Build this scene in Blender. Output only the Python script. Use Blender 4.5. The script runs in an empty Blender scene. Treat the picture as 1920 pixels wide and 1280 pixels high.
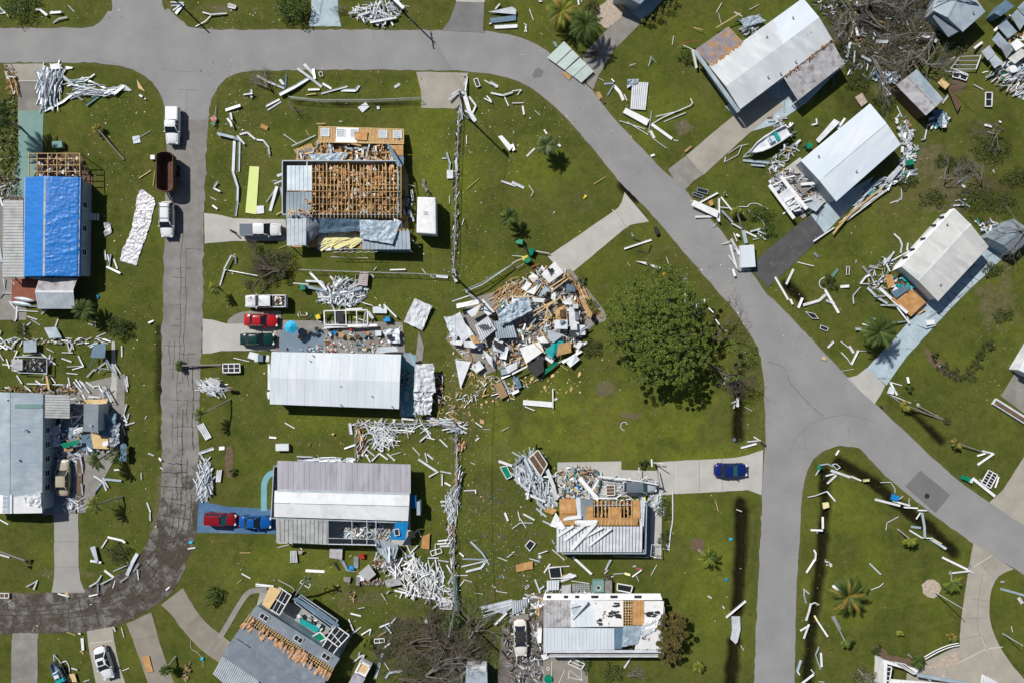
import bpy, math, random
import numpy as np
from mathutils import Vector, noise, Matrix
from mathutils.geometry import tessellate_polygon
R=math.radians
sc=bpy.context.scene
COL=sc.collection
# ---------------------------------------------------------------- camera, world, sun, exposure
GS=0.078; CH=100.0                       # metres per photo pixel on the ground, drone height
cd=bpy.data.cameras.new("camera"); cam=bpy.data.objects.new("camera",cd); COL.objects.link(cam)
cam.location=(0,0,CH); cam.rotation_euler=(0,0,0)
cd.sensor_width=36; cd.lens=36*CH/(1920*GS); cd.clip_start=1; cd.clip_end=6000
sc.camera=cam
SUN=Vector((0.68,-0.66,-1.0)).normalized()   # direction the light travels
elev=math.asin(-SUN.z)
w=bpy.data.worlds.new("World"); sc.world=w; w.use_nodes=True
nt=w.node_tree; bg=nt.nodes["Background"]
sky=nt.nodes.new("ShaderNodeTexSky"); sky.sky_type='NISHITA'; sky.sun_disc=False
sky.sun_elevation=elev; sky.sun_rotation=math.atan2(-SUN.x,-SUN.y)
nt.links.new(sky.outputs[0],bg.inputs[0]); bg.inputs[1].default_value=0.05
ld=bpy.data.lights.new("sun",'SUN'); ld.energy=4.6; ld.angle=R(0.5); ld.color=(1,.965,.91)
lo=bpy.data.objects.new("sun",ld); COL.objects.link(lo)
lo.rotation_euler=SUN.to_track_quat('-Z','Y').to_euler(); lo.location=(-40,40,80)
sc.view_settings.view_transform='Standard'; sc.view_settings.look='None'
sc.view_settings.exposure=0.0; sc.view_settings.gamma=1
# ---------------------------------------------------------------- helpers
rnd=random.Random(7)
def P(x,y,z=0.0):
 k=GS*(CH-z)/CH
 return Vector(((x-960)*k,(640-y)*k,z))
def rr(a,b): return rnd.uniform(a,b)
MATS={}
def M(name,c1,c2=None,s=1.0,rough=.7,metal=0,bump=0,bs=8,lo=.35,hi=.65,st=None,spot=None,det=8,spec=.3,c3=None,s3=.2,alpha=None):
 """procedural paint: two colours mixed by noise, optional stretched streaks, spots, bump"""
 m=bpy.data.materials.new(name); m.use_nodes=True; n=m.node_tree.nodes; l=m.node_tree.links
 b=n["Principled BSDF"]; b.inputs["Roughness"].default_value=rough; b.inputs["Metallic"].default_value=metal
 b.inputs["Specular IOR Level"].default_value=spec
 geo=n.new("ShaderNodeNewGeometry"); mp=n.new("ShaderNodeMapping")
 l.new(geo.outputs["Position"],mp.inputs[0])
 if st: mp.inputs["Rotation"].default_value=(0,0,-R(st[0])); mp.inputs["Scale"].default_value=(st[1],st[2],1)
 if st: mp.vector_type='TEXTURE'; mp.inputs["Scale"].default_value=(1/st[1],1/st[2],1); mp.inputs["Rotation"].default_value=(0,0,R(st[0]))
 def ns(scale,det=det):
  t=n.new("ShaderNodeTexNoise"); t.inputs["Scale"].default_value=scale; t.inputs["Detail"].default_value=det
  t.inputs["Roughness"].default_value=.6
  l.new(mp.outputs[0],t.inputs["Vector"]); return t.outputs[0]
 def rg(src,a,bb):
  r=n.new("ShaderNodeMapRange"); r.inputs[1].default_value=a; r.inputs[2].default_value=bb
  l.new(src,r.inputs[0]); return r.outputs[0]
 def mix(f,a,bb):
  x=n.new("ShaderNodeMix"); x.data_type='RGBA'; l.new(f,x.inputs[0])
  for k,v in ((6,a),(7,bb)):
   if isinstance(v,tuple): x.inputs[k].default_value=(*v,1)
   else: l.new(v,x.inputs[k])
  return x.outputs[2]
 col=c1
 if c2: col=mix(rg(ns(s),lo,hi),c1,c2)
 if c3: col=mix(rg(ns(s3,4),.5,.68),col,c3)
 if spot: col=mix(rg(ns(spot[1],4),spot[2],spot[2]+.04),col,spot[0])
 if isinstance(col,tuple): b.inputs["Base Color"].default_value=(*col,1)
 else: l.new(col,b.inputs["Base Color"])
 if bump:
  bp=n.new("ShaderNodeBump"); bp.inputs["Strength"].default_value=1; bp.inputs["Distance"].default_value=bump
  l.new(ns(bs),bp.inputs["Height"]); l.new(bp.outputs[0],b.inputs["Normal"])
 MATS[name]=m; return m
M('white',(.76,.78,.80),(.55,.58,.62),.8,.45,spot=((.3,.27,.22),3.5,.70),spec=.4)
M('white_pure',(.82,.83,.84),(.7,.7,.7),1.2,.5)
M('white_roof',(.66,.72,.77),(.56,.62,.68),.25,.5,bump=.01,bs=1.5,c3=(.72,.75,.78),s3=.6,spot=((.35,.36,.36),1.9,.74),st=(0,1,.25))
M('white_roof_rot',(.68,.75,.82),(.58,.66,.74),.25,.5,st=(-38,1,.3),bump=.01,bs=1.5,c3=(.74,.77,.8),s3=.6)
M('old_roof_rot',(.58,.59,.57),(.47,.48,.47),.5,.6,st=(-38,.4,1.3),c3=(.62,.62,.6),s3=.9,spot=((.25,.24,.22),2.2,.7))
M('silver',(.42,.47,.52),(.58,.63,.68),.7,.42,.15,spot=((.22,.2,.18),3,.72))
M('silver_dark',(.24,.27,.30),(.38,.41,.44),.8,.45,.2)
M('bluegrey',(.30,.37,.43),(.38,.45,.51),.6,.45,.1,c3=(.45,.51,.55),s3=.5)
M('slate',(.16,.19,.23),(.21,.25,.29),.5,.55,c3=(.25,.28,.31),s3=.7)
M('lilac_roof',(.34,.33,.37),(.42,.41,.45),.4,.55,st=(0,1.6,.25),c3=(.27,.26,.30),s3=.8,lo=.4,hi=.6)
M('pan_grey',(.38,.39,.39),(.48,.49,.48),.8,.5,c3=(.3,.31,.31),s3=.6)
M('pan_old',(.34,.34,.36),(.50,.49,.50),1.0,.6,c3=(.22,.2,.2),s3=.9)
M('rusty_roof',(.22,.19,.21),(.30,.27,.28),1.5,.8,c3=(.45,.22,.05),s3=.7,spot=((.5,.27,.06),1.5,.64))
M('dark',(.02,.022,.025),(.035,.035,.035),2,.7)
M('seam',(.08,.09,.1),None,rough=.7)
M('wood',(.5,.33,.15),(.36,.22,.1),2.5,.8)
M('wood_pale',(.68,.50,.26),(.55,.39,.18),2.5,.8)
M('ply',(.5,.28,.11),(.4,.2,.07),1.5,.85,c3=(.55,.35,.16),s3=1,spot=((.2,.1,.04),3,.68))
M('insul',(.45,.23,.11),(.62,.40,.25),2.5,.95,bump=.06,bs=6)
M('insul_yellow',(.72,.66,.26),(.8,.76,.45),2.5,.9)
M('lime',(.62,.72,.25),(.66,.74,.3),1,.7)
M('tarp',(.006,.15,.50),(.012,.20,.62),.9,.4,bump=.02,bs=2,st=(0,.5,2.5),spec=.4)
M('white_flat',(.70,.72,.74),(.78,.79,.80),.35,.5,bump=.01,bs=1.2,c3=(.62,.63,.64),s3=.5)
M('big_roof',(.60,.64,.66),(.50,.54,.56),.35,.55,st=(-38,.5,1.2),c3=(.66,.69,.71),s3=.6,spot=((.25,.22,.18),2.4,.72))
M('foil',(.28,.36,.44),(.44,.52,.58),.8,.45,.1,bump=.05,bs=3)
M('cloth_grey',(.45,.45,.48),(.60,.60,.63),1.6,.4,.2,bump=.10,bs=3.2)
M('blue',(.01,.20,.50),(.015,.26,.6),1.5,.5)
M('teal',(.01,.28,.30),(.02,.36,.36),2,.5)
M('steel_blue',(.10,.17,.24),(.14,.22,.3),1,.5)
M('green_bin',(.0,.18,.1),(.01,.24,.14),2,.45)
M('red',(.5,.02,.02),(.4,.03,.03),2,.5)
M('orange',(.7,.25,.03),None,rough=.6)
M('yellow',(.75,.55,.05),None,rough=.6)
M('brick_red',(.28,.09,.05),(.2,.07,.05),2,.8)
M('rubble_grey',(.3,.29,.27),(.18,.17,.16),3,.9)
M('brown',(.16,.09,.05),(.09,.06,.04),2,.8)
M('soil',(.17,.11,.08),(.11,.08,.05),1.5,.95,bump=.05)
M('shell',(.50,.42,.34),(.36,.29,.23),3,.95,bump=.05,bs=5,lo=.4,hi=.6)
M('screen',(.012,.016,.02),(.02,.024,.03),3,.35,spec=.6)
M('glass',(.015,.02,.025),None,rough=.08,spec=.8)
M('tealglass',(.03,.13,.13),None,rough=.08,spec=.8)
M('tyre',(.012,.012,.012),None,rough=.85)
M('rim',(.35,.35,.37),None,rough=.35,metal=.8)
M('lamp_clear',(.75,.76,.78),None,rough=.15,spec=.8)
M('lamp_red',(.35,.01,.01),None,rough=.2,spec=.8)
M('plastic',(.03,.03,.03),None,rough=.5)
M('bark',(.14,.115,.09),(.09,.075,.06),4,.9,bump=.02)
M('bark_pale',(.27,.25,.22),(.18,.165,.15),4,.9)
M('dead_twig',(.22,.205,.18),(.12,.115,.10),2,.9)
M('rust',(.12,.055,.035),(.075,.04,.028),1.5,.85,c3=(.16,.09,.065),s3=1.2)
def leafmat(name,c1,c2,s=.7):
 m=M(name,c1,c2,s,.6,spec=.2,lo=.38,hi=.62); return m
leafmat('leaf_tree',(.055,.095,.012),(.10,.15,.02))
leafmat('leaf_pine',(.125,.165,.026),(.19,.235,.036))
leafmat('leaf_dark',(.025,.05,.008),(.05,.08,.014))
leafmat('leaf_brown',(.10,.085,.018),(.15,.11,.03),.5)
leafmat('leaf_olive',(.06,.065,.02),(.10,.095,.03),.5)
leafmat('leaf_palm',(.05,.09,.02),(.11,.14,.03),1.2)
leafmat('leaf_yellow',(.14,.17,.02),(.22,.24,.03),1.2)
leafmat('leaf_gold',(.20,.15,.03),(.30,.20,.04),1.2)
leafmat('leaf_grey',(.09,.12,.05),(.15,.18,.08),1.2)
def paint(name,c,rough=.22):
 m=M(name,c,None,rough=rough,spec=.5); b=m.node_tree.nodes["Principled BSDF"]
 b.inputs["Coat Weight"].default_value=.6; b.inputs["Coat Roughness"].default_value=.06; return m
paint('p_white',(.74,.76,.78)); paint('p_pearl',(.70,.71,.72)); paint('p_red',(.42,.01,.015)); paint('p_green',(.003,.035,.03))
paint('p_maroon',(.22,.006,.012)); paint('p_blue',(.004,.09,.35)); paint('p_navy',(.006,.018,.13)); paint('p_silver',(.42,.45,.48))
paint('p_beige',(.42,.38,.28)); paint('p_greyblue',(.14,.17,.2)); paint('p_cream',(.72,.70,.64))
class MB:
 def __init__(s): s.v=[]; s.f=[]; s.m=[]
 def add(s,vs,fs,mi=0):
  o=len(s.v); s.v+= [tuple(v) for v in vs]; s.f+=[tuple(i+o for i in f) for f in fs]; s.m+=[mi]*len(fs)
 def box(s,c,d,rz=0,rx=0,ry=0,mi=0):
  mt=Matrix.Rotation(rz,3,'Z')@Matrix.Rotation(ry,3,'Y')@Matrix.Rotation(rx,3,'X'); c=Vector(c)
  vs=[c+mt@Vector((a*d[0]/2,b*d[1]/2,e*d[2]/2)) for a in(-1,1) for b in(-1,1) for e in(-1,1)]
  s.add(vs,[(0,1,3,2),(4,6,7,5),(0,4,5,1),(2,3,7,6),(0,2,6,4),(1,5,7,3)],mi)
 def beam(s,p,q,wd,h,mi=0,up=None):
  p=Vector(p);q=Vector(q); d=(q-p)
  if d.length<1e-5: return
  d.normalize(); u=Vector(up) if up else Vector((0,0,1))
  if abs(d.dot(u))>.97: u=Vector((1,0,0))
  sd=d.cross(u).normalized(); u=sd.cross(d).normalized()
  vs=[]
  for e in(p,q):
   for a,b in((-1,-1),(1,-1),(1,1),(-1,1)): vs.append(e+sd*a*wd/2+u*b*h/2)
  s.add(vs,[(0,1,2,3),(7,6,5,4),(0,4,5,1),(1,5,6,2),(2,6,7,3),(3,7,4,0)],mi)
 def slab(s,q,t,mi=0):
  q=[Vector(a) for a in q]; k=len(q); dn=Vector((0,0,-t))
  vs=q+[a+dn for a in q]
  s.add(vs,[tuple(range(k)),tuple(range(2*k-1,k-1,-1))]+[(i,i+k,(i+1)%k+k,(i+1)%k) for i in range(k)],mi)
 def tube(s,pts,rs,n=6,mi=0,cap=True):
  pts=[Vector(p) for p in pts]; rings=[]
  o=len(s.v); vs=[]
  for i,p in enumerate(pts):
   d=(pts[min(i+1,len(pts)-1)]-pts[max(i-1,0)])
   if d.length<1e-6: d=Vector((0,0,1))
   d.normalize(); a=d.orthogonal().normalized() if abs(d.z)>.95 else d.cross(Vector((0,0,1))).normalized()
   b=d.cross(a); r=rs[i] if isinstance(rs,(list,tuple)) else rs
   for k in range(n):
    an=2*math.pi*k/n; vs.append(p+a*math.cos(an)*r+b*math.sin(an)*r)
  fs=[(i*n+k,i*n+(k+1)%n,(i+1)*n+(k+1)%n,(i+1)*n+k) for i in range(len(pts)-1) for k in range(n)]
  if cap: fs+=[tuple(range(n-1,-1,-1)),tuple((len(pts)-1)*n+k for k in range(n))]
  s.add(vs,fs,mi)
 def disc(s,c,r,h,n=20,mi=0,r2=None):
  c=Vector(c); r2=r if r2 is None else r2
  s.tube([c,c+Vector((0,0,h))],[r,r2],n,mi)
 def grid(s,fn,nu,nv,t=0.0,mi=0):
  vs=[Vector(fn(i/nu,j/nv)) for i in range(nu+1) for j in range(nv+1)]
  W=nv+1
  fs=[(i*W+j,(i+1)*W+j,(i+1)*W+j+1,i*W+j+1) for i in range(nu) for j in range(nv)]
  s.add(vs,fs,mi)
  if t:
   N=len(vs); s.add([v-Vector((0,0,t)) for v in vs],[f[::-1] for f in fs],mi)
   o=len(s.v)-2*N
   bd=[(i,0) for i in range(nu)]+[(nu,j) for j in range(nv)]+[(i,nv) for i in range(nu,0,-1)]+[(0,j) for j in range(nv,0,-1)]
   ids=[i*W+j for i,j in bd]
   for k in range(len(ids)):
    a=ids[k];b=ids[(k+1)%len(ids)]
    s.f.append((o+a,o+a+N,o+b+N,o+b)); s.m.append(mi)
 def build(s,name,mats,parent=None,label=None,cat=None,group=None,kind=None,smooth=False,local=False,base=True):
  if isinstance(mats,str): mats=[mats]
  me=bpy.data.meshes.new(name)
  A=np.array(s.v,dtype=float)
  if not len(A): return None
  org=np.zeros(3)
  if not local:
   org=np.array([(A[:,0].min()+A[:,0].max())/2,(A[:,1].min()+A[:,1].max())/2,A[:,2].min()])
  me.from_pydata((A-org).tolist(),[],s.f)
  for m in mats: me.materials.append(MATS[m])
  if len(mats)>1: me.polygons.foreach_set("material_index",s.m)
  if smooth: me.polygons.foreach_set("use_smooth",[True]*len(s.f))
  me.update()
  o=bpy.data.objects.new(name,me); COL.objects.link(o)
  if parent is not None:
   o.parent=parent; o.location=Vector(org)-(ABS(parent) if not local else Vector((0,0,0)))
  else: o.location=org
  tag(o,label,cat,group,kind); return o
def ABS(o):
 p=Vector((0,0,0))
 while o: p+=o.location; o=o.parent
 return p
def tag(o,label=None,cat=None,group=None,kind=None):
 if label: o['label']=label
 if cat: o['category']=cat
 if group: o['group']=group
 if kind: o['kind']=kind
 return o
def thing(name,label,cat,loc,rz=0,group=None):
 o=bpy.data.objects.new(name,None); o.empty_display_size=.2; COL.objects.link(o)
 o.location=loc; o.rotation_euler=(0,0,rz); return tag(o,label,cat,group)
def smooth_line(pts,closed=False,n=6):
 out=[]; N=len(pts)
 rng=range(N if closed else N-1)
 g=lambda i: pts[i%N] if closed else pts[max(0,min(N-1,i))]
 for i in rng:
  p0,p1,p2,p3=g(i-1),g(i),g(i+1),g(i+2)
  for k in range(n):
   t=k/n
   out.append(tuple(.5*(2*p1[a]+(p2[a]-p0[a])*t+(2*p0[a]-5*p1[a]+4*p2[a]-p3[a])*t*t+(3*p1[a]-p0[a]-3*p2[a]+p3[a])*t**3) for a in(0,1)))
 if not closed: out.append(tuple(pts[-1]))
 return out
def dens(pts,step=12):
 out=[]
 for i in range(len(pts)):
  a=pts[i];b=pts[(i+1)%len(pts)]; k=max(1,int(math.dist(a,b)/step))
  out+=[(a[0]+(b[0]-a[0])*j/k,a[1]+(b[1]-a[1])*j/k) for j in range(k)]
 return out
def sheet(name,pts,z,mat,kind='structure',jit=0.0,step=10,parent=None,**kw):
 """a ground sheet from a photo-pixel outline, ragged edge"""
 if jit: pts=[(x+noise.noise((x*.13,y*.13,3))*jit+noise.noise((x*.5,y*.5,9))*jit*.5,y+noise.noise((x*.13,y*.13,13))*jit+noise.noise((x*.5,y*.5,19))*jit*.5) for x,y in dens(pts,step)]
 v=[P(x,y) for x,y in pts]; v=[Vector((a.x,a.y,z)) for a in v]
 tri=tessellate_polygon([v]); mb=MB()
 fs=[]
 for t in tri:
  a,b,c=[v[i] for i in t]
  fs.append(t if (b-a).cross(c-a).z>0 else (t[0],t[2],t[1]))
 mb.add(v,fs)
 return mb.build(name,mat,parent,kind=kind,**kw)
# ---------------------------------------------------------------- the ground
def seg_dist(X,Y,pts,w=0):
 d=np.full(X.shape,1e9)
 for (x0,y0),(x1,y1) in zip(pts[:-1],pts[1:]):
  dx,dy=x1-x0,y1-y0; L=dx*dx+dy*dy
  t=np.clip(((X-x0)*dx+(Y-y0)*dy)/L,0,1)
  d=np.minimum(d,np.hypot(X-x0-t*dx,Y-y0-t*dy))
 return d
UL=[(-260,53),(60,53),(160,52),(183,44),(203,22),(211,-10),(212,-280)]
UR=[(303,-280),(304,-10),(318,18),(345,42),(385,55),(600,56),(830,57),(905,58),(935,62),(985,74),(1025,96),(1050,118),(1085,147),(1115,175),(1145,215),(1200,275),(1250,325),(1290,362),(1340,420),(1380,470),(1430,540),(1480,592),(1540,655),(1590,706),(1640,755),(1700,812),(1760,868),(1800,902),(1860,945),(1900,970),(2240,1215)]
LR=[(2240,1310),(1920,1078),(1880,1055),(1825,1018),(1745,960),(1700,925),(1650,882),(1618,846),(1597,836),(1562,838),(1530,856),(1513,885),(1504,930),(1500,1000),(1494,1100),(1490,1280),(1487,1580)]
LL=[(1408,1580),(1414,1280),(1421,1100),(1427,980),(1430,900),(1434,840),(1434,760),(1430,690),(1418,648),(1400,618),(1375,580),(1340,540),(1300,494),(1255,440),(1218,398),(1190,370),(1165,345),(1125,295),(1080,242),(1048,208),(1000,168),(960,149),(905,137),(840,133),(700,131),(560,132),(480,133),(446,138),(422,150),(405,170),(393,200),(390,240)]
LW=[(314,240),(309,200),(290,160),(258,135),(212,122),(120,118),(-260,119)]
DITCH=[([(1386,705),(1388,760),(1386,822)],10),([(1393,945),(1392,1010),(1388,1100),(1384,1150)],11),([(1378,1205),(1372,1290)],12),
 ([(1575,868),(1640,905),(1700,958),(1745,990),(1792,1036)],10),([(1549,888),(1549,960),(1543,1040),(1532,1130),(1522,1200),(1515,1290)],10),
 ([(1714,775),(1768,828)],7),([(1477,535),(1507,566)],9),([(297,615),(299,730)],5),([(560,191),(650,196),(785,194)],4),([(1168,350),(1195,375)],7),([(298,735),(298,840)],3),([(1270,300),(1300,330)],2)]
BARE=[(1138,728,22,16,1),(1185,780,24,9,.8),(1280,235,18,16,.8),(1795,162,16,14,.9),(875,775,14,30,.4),(420,18,50,8,.6),(1060,175,12,5,.3),
 (400,12,22,7,.5),(1230,775,14,8,.4),(1790,345,90,60,.6),(1730,300,50,40,.5),(1870,560,50,60,.45),(1500,445,40,30,.35),(1340,500,40,40,.35),(1100,380,40,30,.3),(1230,950,1,1,0),(900,935,40,40,.35),(1130,535,20,12,.4),(600,1090,40,20,.3),(680,1120,60,30,.4),(1640,60,100,70,.75),(800,1210,110,60,.6),(560,1130,60,10,.2),(1700,20,80,40,.6),(940,850,40,30,.3),
 (130,1075,60,10,.5),(310,1060,20,20,.3),(345,840,12,40,.0),(560,830,20,8,.5),(1180,1260,40,30,.3),(1860,480,60,40,.4),(1560,330,40,30,.2),(60,1215,30,20,.2),(785,640,30,30,.3),(1800,100,60,40,.45),(1120,690,14,9,.4)]
LUSH=[(1150,800,210,70,.9),(1320,860,100,40,.8),(520,1060,140,40,.4),(830,300,110,140,.5),(880,520,60,60,.3),(640,780,130,30,.35),(1310,1050,70,100,.55),(1010,300,60,90,.5),(1250,200,70,60,.35),(1640,1100,100,80,.4),(1590,960,50,50,.5),(660,165,110,14,.3),(1500,470,80,30,.25)]
DRY=[(1420,770,14,90,.8),(1415,1100,14,180,.6),(1600,860,80,16,.5),(230,60,30,30,.5),(1310,470,40,60,.5),(1090,250,40,60,.4),(1650,350,140,60,.35),(960,1000,70,60,.4),(1820,1000,20,40,.3),(1240,330,30,30,.4),(320,1020,16,60,.5),(900,700,50,90,.3),(1850,300,70,130,.4),(1520,1000,14,160,.5)]
def make_ground():
 st=4.5
 xs=np.arange(-300,2221,st); ys=np.arange(-300,1581,st)
 X,Y=np.meshgrid(xs,ys,indexing='ij')
 r=np.random.RandomState(3)
 def vn(sc_):
  gx=r.rand(200,200); u=(X+400)/sc_; v=(Y+400)/sc_
  i=u.astype(int)%199; j=v.astype(int)%199; a=u-np.floor(u); b=v-np.floor(v)
  a=a*a*(3-2*a); b=b*b*(3-2*b)
  return (gx[i,j]*(1-a)+gx[i+1,j]*a)*(1-b)+(gx[i,j+1]*(1-a)+gx[i+1,j+1]*a)*b
 n1,n2,n3=vn(60),vn(22),vn(9)
 mud_and_dark=np.zeros(X.shape); Z=(n1-.5)*.05+(n2-.5)*.03
 for pts,wd in DITCH:
  wd=wd*1.15; d=seg_dist(X,Y,pts)+(n2-.5)*5+(n3-.5)*3
  Z-= .5*np.clip(1.25-d/wd,0,1)**.8*min(1,wd/9)
  mud_and_dark=np.maximum(mud_and_dark,np.clip((wd*1.15-d)/7,0,1)**.8)
 Z=np.minimum(Z,-.012)
 for cx,cy,rx,ry,a in ((1650,50,110,75,.62),(830,1222,105,62,.6),(1612,185,40,60,.5),(1850,360,70,50,.4),(1700,170,50,40,.5),(1870,270,50,50,.4),(1765,95,40,30,.45),(525,500,34,24,.6),(985,1210,50,60,.35)):  # soft near-black ellipses on the ground below fallen trees, scrub and junk
  q=np.hypot((X-cx)/rx,(Y-cy)/ry)+(n2-.5)*.8+(n3-.5)*.6; mud_and_dark=np.maximum(mud_and_dark,a*np.clip(1.3-q,0,1))
 def ell(L):
  o=np.zeros(X.shape)
  for cx,cy,rx,ry,a in L:
   q=np.hypot((X-cx)/rx,(Y-cy)/ry)+(n2-.5)*.9+(n3-.5)*.5
   o=np.maximum(o,a*np.clip(1.35-q,0,1))
  return o
 bare,lush,dry=ell(BARE),ell(LUSH),ell(DRY)
 lush=np.clip(lush*1.15+(n1-.5)*.9,0,1); dry=np.clip(dry+(vn(110)-.62)*1.6*(n2+.3),0,.8)
 for e in (UL,UR,LR,LL,LW): dry=np.maximum(dry,.9*np.clip(1-(seg_dist(X,Y,e)+(n3-.5)*8)/9,0,1))
 wet=np.clip(1-seg_dist(X,Y,[(303,900),(300,960),(280,1030),(215,1100),(130,1120),(-200,1122)])/18,0,1)*.9
 bare=np.maximum(bare,wet*(.5+n2*.6))
 wx=(X-960)*GS; wy=(640-Y)*GS
 nx,ny=X.shape
 V=np.stack([wx,wy,Z],-1).reshape(-1,3)
 idx=np.arange(nx*ny).reshape(nx,ny)
 F=np.stack([idx[:-1,:-1],idx[:-1,1:],idx[1:,1:],idx[1:,:-1]],-1).reshape(-1,4)
 corner=[idx[0,0],idx[0,-1],idx[-1,-1],idx[-1,0]]
 far=3000; ext=np.array([[-far,far,-.02],[-far,-far,-.02],[far,-far,-.02],[far,far,-.02]])
 base=len(V); V=np.vstack([V,ext])
 me=bpy.data.meshes.new('ground')
 faces=F.tolist()
 edges=[list(idx[0,:]),list(idx[:,-1]),list(idx[-1,::-1]),list(idx[::-1,0])]
 for k,e in enumerate(edges):
  a=base+k; b=base+(k+1)%4
  faces.append([int(i) for i in e[::-1]]+[a,b])
 me.from_pydata(V.tolist(),[],faces)
 for nm,arr in (('mud_and_dark',mud_and_dark),('bare',bare),('lush',lush),('dry',dry)):
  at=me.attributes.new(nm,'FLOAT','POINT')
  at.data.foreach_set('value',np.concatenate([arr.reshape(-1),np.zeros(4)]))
 me.polygons.foreach_set("use_smooth",[True]*len(faces))
 me.update()
 o=bpy.data.objects.new('ground',me); COL.objects.link(o); o['kind']='structure'
 m=bpy.data.materials.new('grass'); m.use_nodes=True; n=m.node_tree.nodes; l=m.node_tree.links
 b=n["Principled BSDF"]; b.inputs["Roughness"].default_value=.95; b.inputs["Specular IOR Level"].default_value=.08
 geo=n.new("ShaderNodeNewGeometry")
 def ns(scale,det=6,ro=.6,dist=0):
  t=n.new("ShaderNodeTexNoise"); t.inputs["Scale"].default_value=scale; t.inputs["Detail"].default_value=det
  t.inputs["Roughness"].default_value=ro; t.inputs["Distortion"].default_value=dist
  l.new(geo.outputs["Position"],t.inputs["Vector"]); return t.outputs[0]
 def rg(s_,a,bb,c=0,d=1):
  r_=n.new("ShaderNodeMapRange");
  for k,v in zip((1,2,3,4),(a,bb,c,d)): r_.inputs[k].default_value=v
  l.new(s_,r_.inputs[0]); return r_.outputs[0]
 def mix(f,a,bb,mode='MIX'):
  x=n.new("ShaderNodeMix"); x.data_type='RGBA'; x.blend_type=mode
  if isinstance(f,(int,float)): x.inputs[0].default_value=f
  else: l.new(f,x.inputs[0])
  for k,v in ((6,a),(7,bb)):
   if isinstance(v,tuple): x.inputs[k].default_value=(*v,1)
   else: l.new(v,x.inputs[k])
  return x.outputs[2]
 def at(nm):
  a=n.new("ShaderNodeAttribute"); a.attribute_name=nm; return a.outputs["Fac"]
 def mth(op,a,bb):
  x=n.new("ShaderNodeMath"); x.operation=op
  for k,v in ((0,a),(1,bb)):
   if isinstance(v,(int,float)): x.inputs[k].default_value=v
   else: l.new(v,x.inputs[k])
  return x.outputs[0]
 c=mix(rg(ns(.13,8,.7,.8),.36,.64),G_A,G_B)
 c=mix(rg(ns(.40,8,.7,.8),.44,.66),c,G_C)
 c=mix(mth('MULTIPLY',at('lush'),rg(ns(.5,7,.75),.25,.7,.35,1.1)),c,G_L)
 c=mix(mth('MULTIPLY',at('dry'),rg(ns(1.2,6),.3,.7,.3,1.0)),c,G_D)
 c=mix(rg(mth('MULTIPLY',at('bare'),rg(ns(1.6,6),.3,.7,.5,1.5)),.22,.6),c,(.19,.15,.105))
 c=mix(rg(ns(3.2,6,.75),.38,.72,0,.55),c,G_F)
 c=mix(rg(ns(9,4,.8),.42,.66,0,.6),c,(.028,.038,.006))
 c=mix(rg(ns(1.1,8,.8,1.0),.48,.70,0,.72),c,(.040,.052,.009))
 c=mix(rg(ns(4.5,3,.8),.64,.69,0,.6),c,(.30,.27,.13))
 c=mix(mth('MULTIPLY',at('mud_and_dark'),rg(ns(2.5,6,.7),.3,.7,.85,1.0)),c,(.008,.006,.003))
 l.new(c,b.inputs["Base Color"])
 bp=n.new("ShaderNodeBump"); bp.inputs["Strength"].default_value=1; bp.inputs["Distance"].default_value=.08
 l.new(ns(7,6,.75),bp.inputs["Height"]); l.new(bp.outputs[0],b.inputs["Normal"])
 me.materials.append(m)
G_A=(.045,.068,.011); G_B=(.105,.128,.020); G_C=(.135,.130,.034); G_L=(.20,.235,.024); G_D=(.16,.135,.05); G_F=(.14,.155,.036)
make_ground()
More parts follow.
